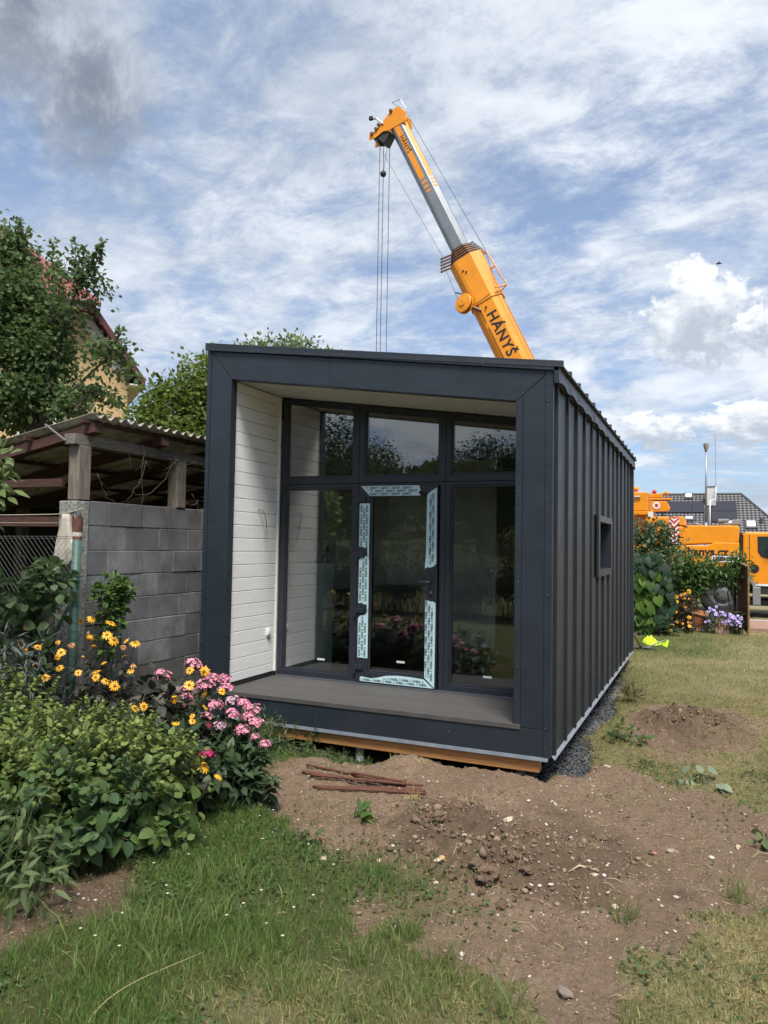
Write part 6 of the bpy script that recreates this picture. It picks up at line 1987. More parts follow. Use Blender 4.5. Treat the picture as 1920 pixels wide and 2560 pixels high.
    for x, zt, y in ((-6.938, 17.2, 19.34), (-6.80, 17.15, 19.40), (-6.575, 16.98, 19.46)):
        MB().tube([(x, y, zt), (x + .0, y, 2.2)], .013, 5).obj('hoist_rope', W, K)
    MB().tube([P(sH + .30, .50, -.2), P(sC - .40, .80, -.2)], .011, 5).obj('boom_wire', W, K)
    MB().tube([P(sC - .40, .80, -.2), P(sC - 1.9, .62, -.42), P(.3, .58, -.35)], .010, 5).obj('boom_wire', W, K)
    MB().tube([P(sH + .05, -.98, -.26), tuple(np.array((-4.24, 19.15, 12.16)))], .009, 5).obj('boom_wire', W, K)
    MB().tube([(-4.20, 19.15, 11.9), tuple(c + np.array((-.25, 0, .2)))], .009, 5).obj('boom_wire', W, K)
    MB().tube([(-6.62, 19.36, 16.93), (-6.77, 19.36, 15.95)], .009, 5).obj('limit_chain', W, K)
    MB().lathe([(.001, -.12), (.09, -.09), (.125, 0), (.09, .09), (.001, .12)], (-6.787, 19.36, 15.854), n=12, close=False).obj('limit_weight', DARKM, K, smooth=True)
    MB().lathe([(.05, -.2), (.22, -.1), (.24, .25), (.12, .35)], (-6.76, 19.4, 2.0), n=12).obj('hook_block', ORANGE, K, smooth=True)
    # lettering
    xdir, ydir = tuple(-d), tuple(n)
    t = text_mesh('HÁNYŠ', .52, INKB, .012, 'LEFT', 0, 1.12)
    place_text('lettering', t, K, tuple(P((9.79 - 2.5) / .8983 + .02, -.14, -.482)), xdir, ydir)
    t = text_mesh('HÁNYŠ', .235, INKB, .004, 'LEFT', 0, 1.08)
    place_text('lettering', t, K, tuple(P(sH - .52, -.125, -.2875)), xdir, ydir)
    t = text_mesh('www.hanys.cz', .335, INKB, .011, 'LEFT', 0, 1.0)
    place_text('lettering', t, K, (3.33, YN - .016, 1.35), (1, 0, 0), (0, 0, 1))
    sg = MB().box(4.80, 5.53, YN - .022, YN - .012, 1.16, 1.345).obj('name_plate', WHITE, K)
    t = text_mesh('LIEBHERR', .165, INKB, .010, 'LEFT', 0, .98)
    place_text('lettering', t, sg, (4.825, YN - .0245, 1.20), (1, 0, 0), (0, 0, 1))
    MB().tube([(5.98 + .10 * math.cos(a), YN + .012, .80 + .05 * math.sin(a)) for a in np.linspace(0, 2 * PI, 14)], .006, 4, False).obj('cab_emblem', BROWNM, cab) if False else None
build_crane()

# ------------------------------------------------------------------ far street side
def build_far_house():
    H = thing('tiled_house', 'low house with a dark tiled hip roof, white chimney and black solar panels', 'house', (4, 62, -.4))
    k = 66.1 / 36.1
    def C_(x, z): return (4.661 + (x - 4.661) * k, 1.487 + (z - 1.487) * k)
    tile = NT('dark_roof_tile')
    v = tile.pos()
    col = tile.mix(tile.range(tile.noise(v, 3, 5), .3, .7), (.058, .060, .066), (.040, .042, .047))
    tile = tile.done(tile.bsdf(col, .42, 0, None, .5))
    YR, YE = 64.0, 58.0
    zr, ze = 6.37, 2.1
    xl, xr = -14.0, 7.35
    # wall
    wl = M('cream_render', (.60, .55, .46), (.54, .49, .41), rough=.9)
    MB().box(-13, 10.0, 58.6, 70, -.5, 2.1).obj('wall', wl, H)
    MB().box(2.6, 4.9, 57.9, 58.55, 1.0, 3.3).obj('wall', wl, H)
    MB().box(2.6, 5.1, 57.6, 58.6, 3.32, 3.42).obj('porch_roof', M('brown_fascia', (.12, .09, .07)), H)
    rf = MB()
    rf.add([(-18, YE, ze), (11.2, YE, ze), (xr, YR, zr), (-14, YR, zr)], [(0, 1, 2, 3)])
    rf.add([(11.2, YE, ze), (11.2, 70, ze), (xr, YR, zr)], [(0, 1, 2)])
    rf.add([(11.2, 70, ze), (-18, 70, ze), (-14, YR, zr), (xr, YR, zr)], [(0, 1, 2, 3)])
    roof = rf.obj('roof', tile, H)
    # rows of tiles in relief, one strip of waves per course
    n = 20
    V, F = [], []
    slope = np.array((0, YR - YE, zr - ze))
    for j in range(n):
        t0, t1 = j / n, (j + 1) / n
        x1 = 11.2 + (xr - 11.2) * t0
        xs = np.arange(.0, x1, .075)
        base = len(V)
        for x in xs:
            w = .035 * (1 + math.cos(2 * PI * x / .30)) * .5
            for t, up in ((t0 - .012, .055), (t1, .012)):
                p = np.array((x, YE, ze)) + slope * t + np.array((0, -.58, .81)) * (w + up)
                V.append(p)
        for i in range(len(xs) - 1):
            a = base + 2 * i
            F.append((a, a + 2, a + 3, a + 1))
            # the thick lower lip
        base2 = len(V)
        for x in xs:
            w = .035 * (1 + math.cos(2 * PI * x / .30)) * .5
            p = np.array((x, YE, ze)) + slope * (t0 - .012) + np.array((0, -.58, .81)) * .0
            V.append(p)
        for i in range(len(xs) - 1):
            F.append((base2 + i, base2 + i + 1, base + 2 * i + 2, base + 2 * i))
    o = bulk('roof_tile', np.array(V), np.array(F), tile, roof)
    o['kind'] = 'stuff'
    MB().tube([(-14, YR, zr + .06), (xr, YR, zr + .06)], .10, 8).obj('ridge', tile, roof)
    MB().tube([(xr, YR, zr + .06), (11.2, YE, ze + .06)], .10, 8).obj('hip', tile, roof)
    # things on the slope: centre x, z -> on plane
    def on(x, z, off=.14):
        t = (z - ze) / (zr - ze)
        return np.array((x, YE + (YR - YE) * t, z)) + np.array((0, -.58, .81)) * off
    def slab(name, x0, x1, z0, z1, mat, off=.16, th=.05):
        a, b, c, d = on(x0, z0, off), on(x1, z0, off), on(x1, z1, off), on(x0, z1, off)
        nn = np.array((0, .58, -.81)) * th
        return MB().prism([a, b, c, d], nn).obj(name, mat, roof)
    pv = M('solar_panel', (.030, .029, .040), (.026, .025, .034), rough=.32, scale=2)
    def pvrow(cols, z0, z1):
        for x0, x1 in cols:
            slab('solar_panel', x0 + .02, x1 - .02, z0 + .02, z1 - .02, pv)
    xa, za = C_(3.085, 3.756)
    xb, zb = C_(4.561, 3.176)
    w = (xb - xa) / 2.78
    pvrow([(xb - w * (i + 1), xb - w * i) for i in range(4)], zb, za)
    xa, za = C_(4.848, 3.76)
    xb, zb = C_(5.933, 2.732)
    hw, hh = (xb - xa) / 2, (za - zb) / 2
    for i in range(2):
        for j in range(2):
            pvrow([(xa + hw * i, xa + hw * (i + 1))], za - hh * (j + 1), za - hh * j)
    sky_ = M('skylight_glass', (.70, .74, .76), (.62, .66, .68), rough=.12)
    fr = M('skylight_frame', (.06, .06, .065))
    for a, b in (((3.73, 4.146), (4.004, 3.965)), ((3.766, 2.98), (4.075, 2.862)), ((6.278, 2.771), (6.619, 2.506))):
        x0, z1 = C_(*a)
        x1, z0 = C_(*b)
        s_ = slab('skylight', x0 - .12, x1 + .12, z0 - .14, z1 + .08, fr, .17, .1)
        slab('skylight_pane', x0, x1, z0, z1, sky_, .19, .02)
    x0, z1 = C_(4.672, 4.467)
    x1, z0 = C_(5.044, 3.915)
    chm = NT('white_brick')
    br = chm.n('ShaderNodeTexBrick')
    br.inputs['Scale'].default_value = 5
    br.inputs['Color1'].default_value = (.66, .66, .64, 1)
    br.inputs['Color2'].default_value = (.58, .58, .57, 1)
    br.inputs['Mortar'].default_value = (.42, .42, .42, 1)
    chm.l(chm.pos((1, 1, 1), 'world', (PI / 2, 0, 0)), br.inputs[0])
    chm = chm.done(chm.bsdf(br.outputs[0], .8))
    c = MB().box(x0, x1, 62.2, 62.9, z0 - .6, z1 - .03).obj('chimney', chm, roof)
    MB().box(x0 - .05, x1 + .05, 62.15, 62.95, z1 - .03, z1 + .03).obj('chimney_cap', fr, roof)
    # drain pipe down the slope and the aerial mast
    px, pz = C_(5.02, 3.93)
    path = [C_(5.052, 4.45), C_(5.05, 3.95), C_(5.02, 3.86), C_(4.84, 3.76), C_(4.80, 3.70), C_(4.80, 2.70)]
    MB().tube([(x, 61.9 - (.0 if i < 3 else .9 * (i - 2)), z) for i, (x, z) in enumerate(path)], .045, 6).obj('white_pipe', WHITE, roof, smooth=True)
    x0, z0 = C_(5.05, 4.40)
    MB().tube([(x0, 62.1, z0 - .2), (x0 - .04, 62.1, C_(5.05, 6.9)[1])], .022, 5).obj('aerial', MT['zinc'], roof)
    x1, z1 = C_(6.86, 2.7)
    MB().tube([on(x1, z1, 0), on(x1, z1, 0) + np.array((0, 0, .45))], .12, 8).obj('vent', fr, roof)
    # plainer neighbour wall at the edge of the dark house
    o = MB().box(1.8, 2.66, 17.0, 17.6, -.4, 2.95)
    return H
build_far_house()

def build_pillar():
    o = thing('masonry_pillar', 'cream rendered pillar seen past the far corner of the dark house', 'pillar', (2.35, 17.2, -.4))
    MB().box(2.05, 2.63, 17.0, 17.4, -.45, 2.93).obj('shaft', M('cream_pillar', (.56, .52, .42), (.48, .44, .35), rough=.9, scale=8), o, bevel=.01)
    MB().box(2.0, 2.68, 16.95, 17.45, 2.932, 2.985).obj('cap', M('pillar_cap', (.16, .15, .15)), o, bevel=.008)
build_pillar()

def build_lamp():
    L = thing('street_lamp', 'tall grey street lamp with a dull lantern head', 'street lamp', (4.62, 40, -.4))
    MB().tube([(4.62, 40, -.5), (4.62, 40, 3.1)], .085, 12).obj('lower_post', MT['zinc'], L, smooth=True)
    MB().tube([(4.625, 40, 3.1), (4.635, 40, 7.35)], [.062, .05], 12).obj('post', MT['zinc'], L, smooth=True)
    MB().lathe([(.06, 7.18), (.075, 7.25), (.13, 7.42), (.145, 7.55), (.15, 7.60)], (4.635, 40, 0), n=14).obj('lantern', M('dirty_lantern', (.30, .28, .20), (.22, .20, .14), rough=.5, scale=14), L, smooth=True)
    MB().lathe([(.155, 7.60), (.155, 7.63), (.10, 7.69), (.01, 7.71)], (4.635, 40, 0), n=14).obj('lantern_lid', M('lantern_lid', (.22, .22, .21)), L, smooth=True)
build_lamp()

def build_bird():
    c = np.array((5.6, 58.7, 24.9))
    b = thing('bird', 'small dark bird flying high at the right', 'bird', tuple(c))
    m = M('bird_dark', (.03, .03, .035))
    MB().lathe([(.005, -.22), (.035, -.09), (.05, .0), (.035, .09), (.02, .14), (.005, .18)], c, (.3, -.6, .74), 8, False).obj('body', m, b, smooth=True)
    for s in (-1, 1):
        MB().add([c + (0, 0, .06), c + (s * .14, .0, .03), c + (s * .26, .05, -.08), c + (s * .13, .04, -.07), c + (0, .02, -.08)], [(0, 1, 2, 3, 4)]).obj('wing', m, b)
build_bird()

# ------------------------------------------------------------------ garden end by the gate
def build_gate_end():
    heart = leaf_mesh('heart', objleafmat('heart_leaf', (.045, .105, .020), (.13, .22, .030), .42, .28))
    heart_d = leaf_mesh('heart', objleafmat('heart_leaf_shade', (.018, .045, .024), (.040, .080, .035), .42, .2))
    g = np.random.default_rng(91)
    T = thing('heart_leaf_climber', 'climber of big heart-shaped leaves at the far corner of the house', 'vine', (3.5, 12.2, -.42))
    P, Y, N_, S, D = [], [], [], [], []
    for i in range(250):
        z = g.uniform(-.35, 1.30)
        x = g.uniform(3.0, 3.98 - .15 * abs(z - .3) - .28 * max(0, z - .75) + .05 * math.sin(z * 9))
        y = 11.75 - .35 * math.sin((x - 2.9) * 2.6) + g.uniform(-.1, .25)
        P.append((x, y, z + .1))
        Y.append((g.uniform(-.4, .4), -.25 + g.uniform(-.2, .1), -1))
        N_.append((g.uniform(-.5, .6), -1, .55 + g.uniform(-.3, .3)))
        S.append(g.uniform(.12, .27))
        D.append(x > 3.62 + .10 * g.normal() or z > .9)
    P, Y, N_, S, D = np.array(P), np.array(Y), np.array(N_), np.array(S), np.array(D)
    single_leaves(heart, T, P[~D], Y[~D], N_[~D], S[~D], .95)
    single_leaves(heart_d, T, P[D], Y[D], N_[D], S[D], .95)
    sb = MB()
    for i in range(16):
        x = g.uniform(3.1, 3.85)
        sb.tube([(x, 12.1, -.5), (x + g.uniform(-.1, .1), 11.95, .4), (x + g.uniform(-.2, .2), 11.9, 1.2)], .012, 5)
    sb.obj('stems', BSTEM, T)
    # taller shrub above it and the leafy fence
    def mass(name, label, cat, blobs, leafm, size, n, seed, kind='simple', width=1.0, cl=14, crad=.16, foot=None):
        gg = np.random.default_rng(seed)
        loc = foot or (blobs[0][0], blobs[0][1], -.42)
        T = thing(name, label, cat, loc)
        vol = np.array([b[3] * b[4] * b[5] for b in blobs]) ** .7
        C = []
        sb = MB()
        for b, v in zip(blobs, vol / vol.sum()):
            k = max(2, int(n * v / cl))
            d = nrm(gg.normal(size=(k, 3)))
            C.append(np.array(b[:3]) + d * np.array(b[3:6]) * gg.uniform(.2, 1, (k, 1)) ** .5)
            sb.tube([(b[0] + gg.uniform(-.15, .15), b[1], loc[2] - .05), ((b[0] + loc[0]) / 2 * .3 + b[0] * .7, b[1], b[2] * .5), tuple(b[:3])], [.02, .014, .008], 5)
        C = np.concatenate(C)
        P = np.repeat(C, cl, 0) + gg.normal(size=(len(C) * cl, 3)) * crad * .6
        d = nrm(P - np.repeat(C, cl, 0))
        tn = np.clip(np.repeat(gg.uniform(0, 1, len(C)), cl) * .6 + gg.uniform(0, .4, len(P)), 0, 1)
        sb.obj('stems', BSTEM, T)
        leaves('foliage', kind, P, d + gg.normal(size=P.shape) * .4 + np.array((0, 0, -.1)), np.array((0, -.3, 1.)) + gg.normal(size=P.shape) * .5, gg.uniform(.7, 1.2, len(P)) * size, leafm, T, tn, width)
        return T
    gr = leafmat('privet_leaf', (.035, .070, .028), (.12, .17, .07), .45, .25)
    mass('garden_shrub', 'grey-green shrub rising above the heart-shaped leaves', 'shrub', [(3.25, 12.3, 1.85, .35, .35, .35), (3.65, 12.4, 1.75, .38, .35, .42), (3.3, 12.2, 1.25, .45, .35, .40), (3.75, 12.4, 1.3, .30, .3, .4)], gr, .095, 2600, 92, width=1.3)
    wis = leafmat('wisteria_leaf', (.030, .075, .018), (.10, .18, .04), .5, .3)
    mass('leafy_fence_climber', 'leafy climber covering the garden fence in front of the crane', 'hedge', [(4.05, 13.3, 1.08, .40, .3, .40), (4.5, 13.35, 1.02, .40, .3, .26), (4.95, 13.35, .92, .36, .25, .24), (5.3, 13.3, 1.02, .28, .25, .30), (4.15, 13.3, .55, .38, .3, .42), (4.45, 13.4, .62, .22, .25, .25), (5.38, 13.4, 1.25, .12, .15, .18), (4.0, 13.4, .1, .3, .25, .35)], wis, .115, 4200, 93, width=.75)
    # wire fence panel with low plinth
    Fn = thing('garden_fence', 'low wire fence on a concrete plinth behind the planters', 'fence', (4.6, 13.55, -.45))
    MB().box(3.0, 5.30, 13.5, 13.62, -.5, .03).obj('plinth', M('plinth_concrete', (.30, .28, .25), (.21, .195, .17), rough=.9, scale=8), Fn, bevel=.01)
    for x in (3.1, 4.2, 5.28):
        MB().tube([(x, 13.56, 0), (x, 13.56, 1.25)], .025, 8).obj('fence_post', DARKM, Fn)
    wm = MB()
    for z in np.arange(.06, 1.22, .05):
        wm.tube([(3.1, 13.55, z), (5.28, 13.55, z)], .001, 3, False)
    for x in np.arange(3.1, 5.28, .05):
        wm.tube([(x, 13.555, .04), (x, 13.555, 1.22)], .001, 3, False)
    o = wm.obj('mesh_wire', DARKM, Fn)
    o['kind'] = 'stuff'
    # open gate of red-brown boards
    G = thing('garden_gate', 'red-brown board gate standing open at the street', 'gate', (5.45, 13.0, -.42))
    gm = M('red_brown_boards', (.115, .034, .028), (.075, .024, .02), rough=.75, scale=8, stretch=(6, 6, 1), rnd=.12)
    a, b = np.array((5.335, 13.62, 0)), np.array((5.500, 12.62, 0))
    u = unit(b - a)
    L = np.linalg.norm(b - a)
    nb = 8
    for k in range(nb):
        p, q = a + u * L * k / nb, a + u * (L * (k + 1) / nb - .008)
        zt = 1.21 - .05 * k / nb
        MB().hexa([p + (0, 0, -.33), q + (0, 0, -.33), q + (.022, .004, -.33), p + (.022, .004, -.33)], [p + (0, 0, zt), q + (0, 0, zt), q + (.022, .004, zt), p + (.022, .004, zt)]).obj('board', gm, G)
    yl_ = M('yellowed_steel', (.30, .20, .05), (.16, .09, .03), rough=.7, scale=12)
    MB().beam(b + (.03, 0, -.40), b + (.03, 0, 1.15), .035, .035, (0, 1, 0)).obj('gate_stile', yl_, G)
    pale = M('pale_timber', (.36, .24, .16), (.28, .18, .12), rough=.8)
    MB().beam(a + (.04, .0, .55), b + (.035, -.01, -.02), .03, .05).obj('brace', pale, G)
    MB().beam(a + (-.01, .0, 1.23), b + (-.01, 0, 1.165), .05, .03).obj('top_rail', pale, G)
    MB().beam(a + (.04, .0, -.1), b + (.02, -.02, -.40), .03, .04).obj('brace', pale, G)
    # planters, pot, flowers
    conc = M('ribbed_pink_concrete', (.36, .235, .18), (.28, .18, .135), rough=.85, scale=9)
    def planter(label, x0, x1, y, z0, z1, tilt):
        Pn = thing('garden_planter', label, 'planter', ((x0 + x1) / 2, y, z0))
        n = 5
        for k in range(n):
            xa, xb = x0 + (x1 - x0) * k / n + .004, x0 + (x1 - x0) * (k + 1) / n - .004
            MB().hexa([(xa, y, z0 - tilt * k), (xb, y, z0 - tilt * (k + 1)), (xb, y + .05, z0 - tilt * (k + 1)), (xa, y + .05, z0 - tilt * k)], [(xa, y, z1 - tilt * k), (xb, y, z1 - tilt * (k + 1)), (xb, y + .05, z1 - tilt * (k + 1)), (xa, y + .05, z1 - tilt * k)]).obj('slat', conc, Pn, bevel=.006)
        MB().box(x0 + .02, x1 - .02, y + .052, y + .40, z0 - .05, z1 - .07).obj('soil', M('dark_potting_soil', (.03, .024, .02)), Pn)
        return Pn
    planter('ribbed pinkish planter box under the violet petunias', 4.84, 5.125, 12.7, -.42, -.06, .008)
    planter('ribbed planter board beside the terracotta pot', 4.42, 4.70, 12.95, -.42, -.03, -.001)
    pot = MB().lathe([(.02, 0), (.15, 0), (.19, .12), (.215, .30), (.215, .34), (.235, .345), (.235, .40), (.20, .40), (.19, .30)], (4.43, 13.12, -.36), (.25, -.1, .97), 24, False)
    o = pot.obj('terracotta_pot', M('terracotta', (.42, .175, .085), (.34, .135, .065), rough=.85, scale=9), smooth=True)
    tag(o, 'rounded terracotta pot at the foot of the leafy fence', 'pot')
    vio = M('violet_petal', (.34, .25, .62), (.52, .44, .74), rough=.6, scale=30, rnd=.15)
    PT = thing('petunia', 'violet petunias spilling around the ribbed planter by the gate', 'flower', (5.0, 12.8, -.35))
    fm = phlox_head(61, vio, 5)
    def petal_disc():
        V, F = [(0, 0, -.15)], []
        for k in range(10):
            a = 2 * PI * k / 10
            r = 1.0 if k % 2 == 0 else .86
            V.append((r * math.cos(a), r * math.sin(a), .1))
        F = [(0, 1 + k, 1 + (k + 1) % 10) for k in range(10)]
        return MB().add(V, F)
    pm = petal_disc().mesh('flower_head', vio, True)
    em = MB().lathe([(.34, -.03), (.18, .0), (.01, -.02)], (0, 0, 0), n=8, close=False).mesh('flower_eye', M('violet_eye', (.06, .03, .16)), True)
    for i in range(70):
        x = g.uniform(4.62, 5.42)
        big = .5 + .5 * math.sin((x - 4.6) * 6)
        z = -.08 + .10 * big + g.uniform(-.16, .10) + (.10 if abs(x - 4.8) < .1 else 0)
        y = 12.62 + g.uniform(-.06, .18)
        rot = Vector((g.uniform(-.4, .4), -1, g.uniform(.2, .9))).to_track_quat('Z', 'Y').to_matrix()
        f = inst('flower_head', pm, PT, (x, y, z), rot, g.uniform(.026, .038))
        o = bpy.data.objects.new('flower_eye', em)
        COL.objects.link(o)
        o.parent = f
    Pp = np.stack([g.uniform(4.6, 5.45, 700), g.uniform(12.68, 12.95, 700), g.uniform(-.40, .10, 700)], 1)
    leaves('foliage', 'ovate', Pp, g.normal(size=(700, 3)), np.array((0, -.4, 1.)) + g.normal(size=(700, 3)) * .5, g.uniform(.04, .07, 700), LM['phlox'], PT, g.uniform(0, 1, 700))
    RB = thing('coneflower', 'yellow and orange coneflowers beside the heart-leaf climber', 'flower', (4.1, 12.4, -.4))
    for i in range(34):
        t = i / 34
        if i < 12: x, z = g.uniform(3.98, 4.30), g.uniform(.28, .55)
        elif i < 24: x, z = g.uniform(3.95, 4.32), g.uniform(-.05, .25)
        else: x, z = g.uniform(3.9, 4.3), g.uniform(-.35, -.1)
        y = 12.35 + g.uniform(-.15, .25)
        rot = Vector((g.uniform(-.5, .5), -.8, g.uniform(.1, .9))).to_track_quat('Z', 'Y').to_matrix()
        me = daisy[i % 3] if i % 4 else daisy_f[i % 2]
        f = inst('flower_head', me, RB, (x, y, z), rot, g.uniform(.035, .055))
        o = bpy.data.objects.new('flower_disc', disc)
        COL.objects.link(o)
        o.parent = f
    sb = MB()
    for i in range(30):
        x = g.uniform(3.95, 4.35)
        sb.tube([(x, 12.5, -.45), (x + g.uniform(-.1, .1), 12.4, g.uniform(0, .5))], .006, 4)
    sb.obj('stems', DSTEM, RB)
    Pp = np.stack([g.uniform(3.88, 4.4, 600), g.uniform(12.35, 12.7, 600), g.uniform(-.40, .45, 600)], 1)
    leaves('foliage', 'ovate', Pp, g.normal(size=(600, 3)), np.array((0, -.4, 1.)) + g.normal(size=(600, 3)) * .5, g.uniform(.05, .09, 600), leafmat('reddish_leaf', (.05, .035, .022), (.13, .075, .05), .5, .2), RB, g.uniform(0, 1, 600))
    leafy('lily_clump', 'strap-leaved clump at the foot of the heart-leaf climber', 'plant', [(3.55, 11.45, -.28), (3.75, 11.5, -.25), (3.35, 11.4, -.28), (3.9, 11.6, -.28), (3.65, 11.35, -.3)], LM['phlox'], 'lance', .30, 26, .10, 94, foot=(3.6, 11.5, -.45), width=1.0, up=.5)
    # mattock leaning against the house corner, and the vest
    Hh = thing('garden_hoe', 'wooden-handled hoe leaning against the far house corner', 'hoe', (3.55, 8.7, -.4))
    zg = gz(3.56, 8.7)
    MB().tube([(3.54, 8.70, zg + .03), (3.36, 8.05, zg + .50), (3.36 - .13, 7.55, zg + .93)], [.022, .020, .018], 10).obj('handle', M('ash_handle', (.42, .27, .15), (.33, .20, .11), rough=.6, scale=8), Hh, smooth=True)
    MB().prism([(3.30, 8.66, zg + .02), (3.42, 8.64, zg + .05), (3.56, 8.63, zg + .06), (3.74, 8.66, zg + .05), (3.80, 8.70, zg + .03), (3.56, 8.70, zg + .015)], (0, .03, .02)).obj('blade', M('hoe_steel', (.10, .105, .10), (.06, .06, .055), rough=.6, metal=.5), Hh, bevel=.004)
    o = MB().tube([(3.58, 8.75, zg + .03), (3.80, 9.3, zg + .10), (3.95, 9.7, zg + .12)], .012, 8).obj('garden_stake', M('grey_stick', (.30, .28, .24), (.22, .20, .17), rough=.8), smooth=True)
    tag(o, 'thin grey stick lying from the hoe to the bright vest', 'stick')
    # crumpled vest
    gv = np.random.default_rng(5)
    n, m = 26, 16
    X, Yv = np.meshgrid(np.linspace(0, 1, n), np.linspace(0, 1, m))
    cx = 3.46 + .50 * X
    wdt = .20 + .30 * np.abs(np.sin(X * PI * 1.25 + .2))
    cy = 9.95 - .35 * X + (Yv - .5) * wdt * 1.8
    hgt = .02 + .07 * np.abs(fbm(X * 4, Yv * 3, 1.6, 3, 12)) * 2 + .05 * np.sin(X * 7) * np.sin(Yv * 5) ** 2
    edge = np.minimum(np.minimum(X, 1 - X), np.minimum(Yv, 1 - Yv))
    z = ground_z(cx, cy, False) + np.where(edge < .01, .012, hgt)
    V = np.stack([cx, cy, z], -1).reshape(-1, 3)
    i = np.arange(n * m).reshape(m, n)
    F = np.stack([i[:-1, :-1], i[:-1, 1:], i[1:, 1:], i[1:, :-1]], -1).reshape(-1, 4)
    o = bulk('safety_vest', V, F, M('fluorescent_yellow', (.52, .78, .012), (.44, .68, .01), rough=.7, scale=9), smooth=True)
    tag(o, 'crumpled fluorescent yellow vest on the grass by the hoe', 'vest')
build_gate_end()

# ------------------------------------------------------------------ what stands behind the viewer: seen in the panes
def build_behind():
    far = leafmat('far_wood_leaf', (.030, .060, .022), (.090, .135, .045), .65, .15)
    g = np.random.default_rng(123)
    n = 420
    x = g.uniform(-75, 30, n)
    y = -g.uniform(34, 92, n)
    z = ground_z(x, y, False)
    r = g.uniform(1.4, 2.6, n)
    k = 90
    d = nrm(g.normal(size=(n * k, 3)))
    d[:, 2] = np.abs(d[:, 2]) * 1.1 - .1
    P = np.repeat(np.stack([x, y, z + r * .9], 1), k, 0) + d * np.repeat(r, k)[:, None] * g.uniform(.75, 1.05, (n * k, 1))
    o = leaves('hillside_wood', 'simple', P, d + g.normal(size=d.shape) * .5, d + g.normal(size=d.shape) * .4, np.repeat(r, k) * .42, far, None, np.clip(np.repeat(g.uniform(0, 1, n), k) * .7 + g.uniform(0, .3, n * k), 0, 1), 1.6)
    tag(o, 'far wooded hillside mirrored in the panes', kind='stuff')
build_behind()
tree('garden_tree', 'tall dark tree mirrored in the left upper pane', (-8.5, -17.0, gz(-8.5, -17)), (-8.5, -17, 3.8), .22,
     [(-8.5, -17, 5.2, 1.1, 1.2, 1.4), (-9.4, -17, 4.2, 1.3, 1.4, 1.2), (-7.8, -17.2, 4.0, 1.1, 1.2, 1.0), (-8.6, -16.8, 2.8, 1.6, 1.5, 1.0)], LM['wood'], BARK, 12000, .12, cl=16, crad=.40, seed=61, width=1.3)
tree('garden_tree', 'rounded tree mirrored in the middle upper pane', (-11.2, -27.0, gz(-11.2, -27)), (-11.2, -27, 4.5), .24,
     [(-11.4, -27, 5.6, 1.5, 1.6, 1.3), (-12.8, -27, 4.6, 1.5, 1.5, 1.2), (-10.2, -27, 4.4, 1.3, 1.4, 1.1), (-11.4, -27, 3.3, 2.0, 1.8, 1.2)], LM['wood'], BARK, 12000, .14, cl=16, crad=.45, seed=62, width=1.3)
tree('garden_tree', 'broad bushy tree mirrored in the right-hand panes', (-4.6, -24.0, gz(-4.6, -24)), (-4.6, -24, 4.0), .24,
     [(-4.2, -24, 5.0, 1.7, 1.8, 1.4), (-6.2, -24, 4.3, 1.5, 1.6, 1.2), (-2.6, -24, 4.6, 1.7, 1.7, 1.4), (-4.6, -23.8, 2.9, 2.4, 1.8, 1.2)], LM['wood'], BARK, 14000, .14, cl=16, crad=.45, seed=63, width=1.3)
dome_shrub('garden_bush', 'green garden bush mirrored at the left edge of the left pane', (-7.6, -12.4, 0.62), (1.25, 1.0, 1.20), 150, 9, .13, LM['wood'], None, 71, 'simple', singles=0, width=1.3)
dome_shrub('garden_bush', 'green garden bush mirrored in the left-hand pane', (-5.4, -11.4, 0.74), (1.25, 1.0, 1.50), 150, 9, .13, LM['wood'], None, 72, 'simple', singles=0, width=1.3)
dome_shrub('garden_bush', 'green garden bush mirrored in the left half of the door pane', (-3.3, -11.0, 0.86), (1.25, 1.0, 1.35), 150, 9, .13, LM['wood'], None, 73, 'simple', singles=0, width=1.3)
dome_shrub('garden_bush', 'green garden bush mirrored in the right half of the door pane', (-1.5, -11.3, 0.62), (1.25, 1.0, 1.20), 150, 9, .13, LM['wood'], None, 74, 'simple', singles=0, width=1.3)
dome_shrub('garden_bush', 'green garden bush mirrored in the right-hand pane', (0.3, -11.0, 0.74), (1.25, 1.0, 1.50), 150, 9, .13, LM['wood'], None, 75, 'simple', singles=0, width=1.3)
dome_shrub('garden_bush', 'green garden bush mirrored at the far right of the panes', (2.2, -11.6, 0.86), (1.25, 1.0, 1.35), 150, 9, .13, LM['wood'], None, 76, 'simple', singles=0, width=1.3)

# ------------------------------------------------------------------ lawn, weeds and everything lying on the soil
GRASS = leafmat('grass_blade', (.082, .165, .030), (.50, .42, .21), .55, .35)
def blades(name, label, X, Y, h, w, tint, lean=.5, kind='stuff', seed=1, up=1.0):
    g = np.random.default_rng(seed)
    n = len(X)
    Z = ground_z(X, Y) - .004
    P = np.stack([X, Y, Z], 1)
    a = g.uniform(0, 2 * PI, n)
    side = np.stack([np.cos(a), np.sin(a), np.zeros(n)], 1)
    b = g.uniform(0, 2 * PI, n)
    ln = (g.uniform(.1, 1, n) * lean * h)[:, None] * np.stack([np.cos(b), np.sin(b), np.zeros(n)], 1)
    hh = h[:, None] * np.array((0, 0, 1.0)) * up
    w = w[:, None] * side
    V = np.stack([P - w, P + w, P + ln * .35 + hh * .55 - w * .8, P + ln * .35 + hh * .55 + w * .8, P + ln + hh * (1 - .25 * g.uniform(0, 1, (n, 1)) * lean)], 1).reshape(-1, 3)
    i = (np.arange(n) * 5)[:, None]
    F = np.concatenate([i + np.array((0, 1, 3)), i + np.array((0, 3, 2)), i + np.array((2, 3, 4))])
    o = bulk(name, V, F, GRASS, None, np.repeat(tint, 5), smooth=True)
    return tag(o, label, kind=kind)

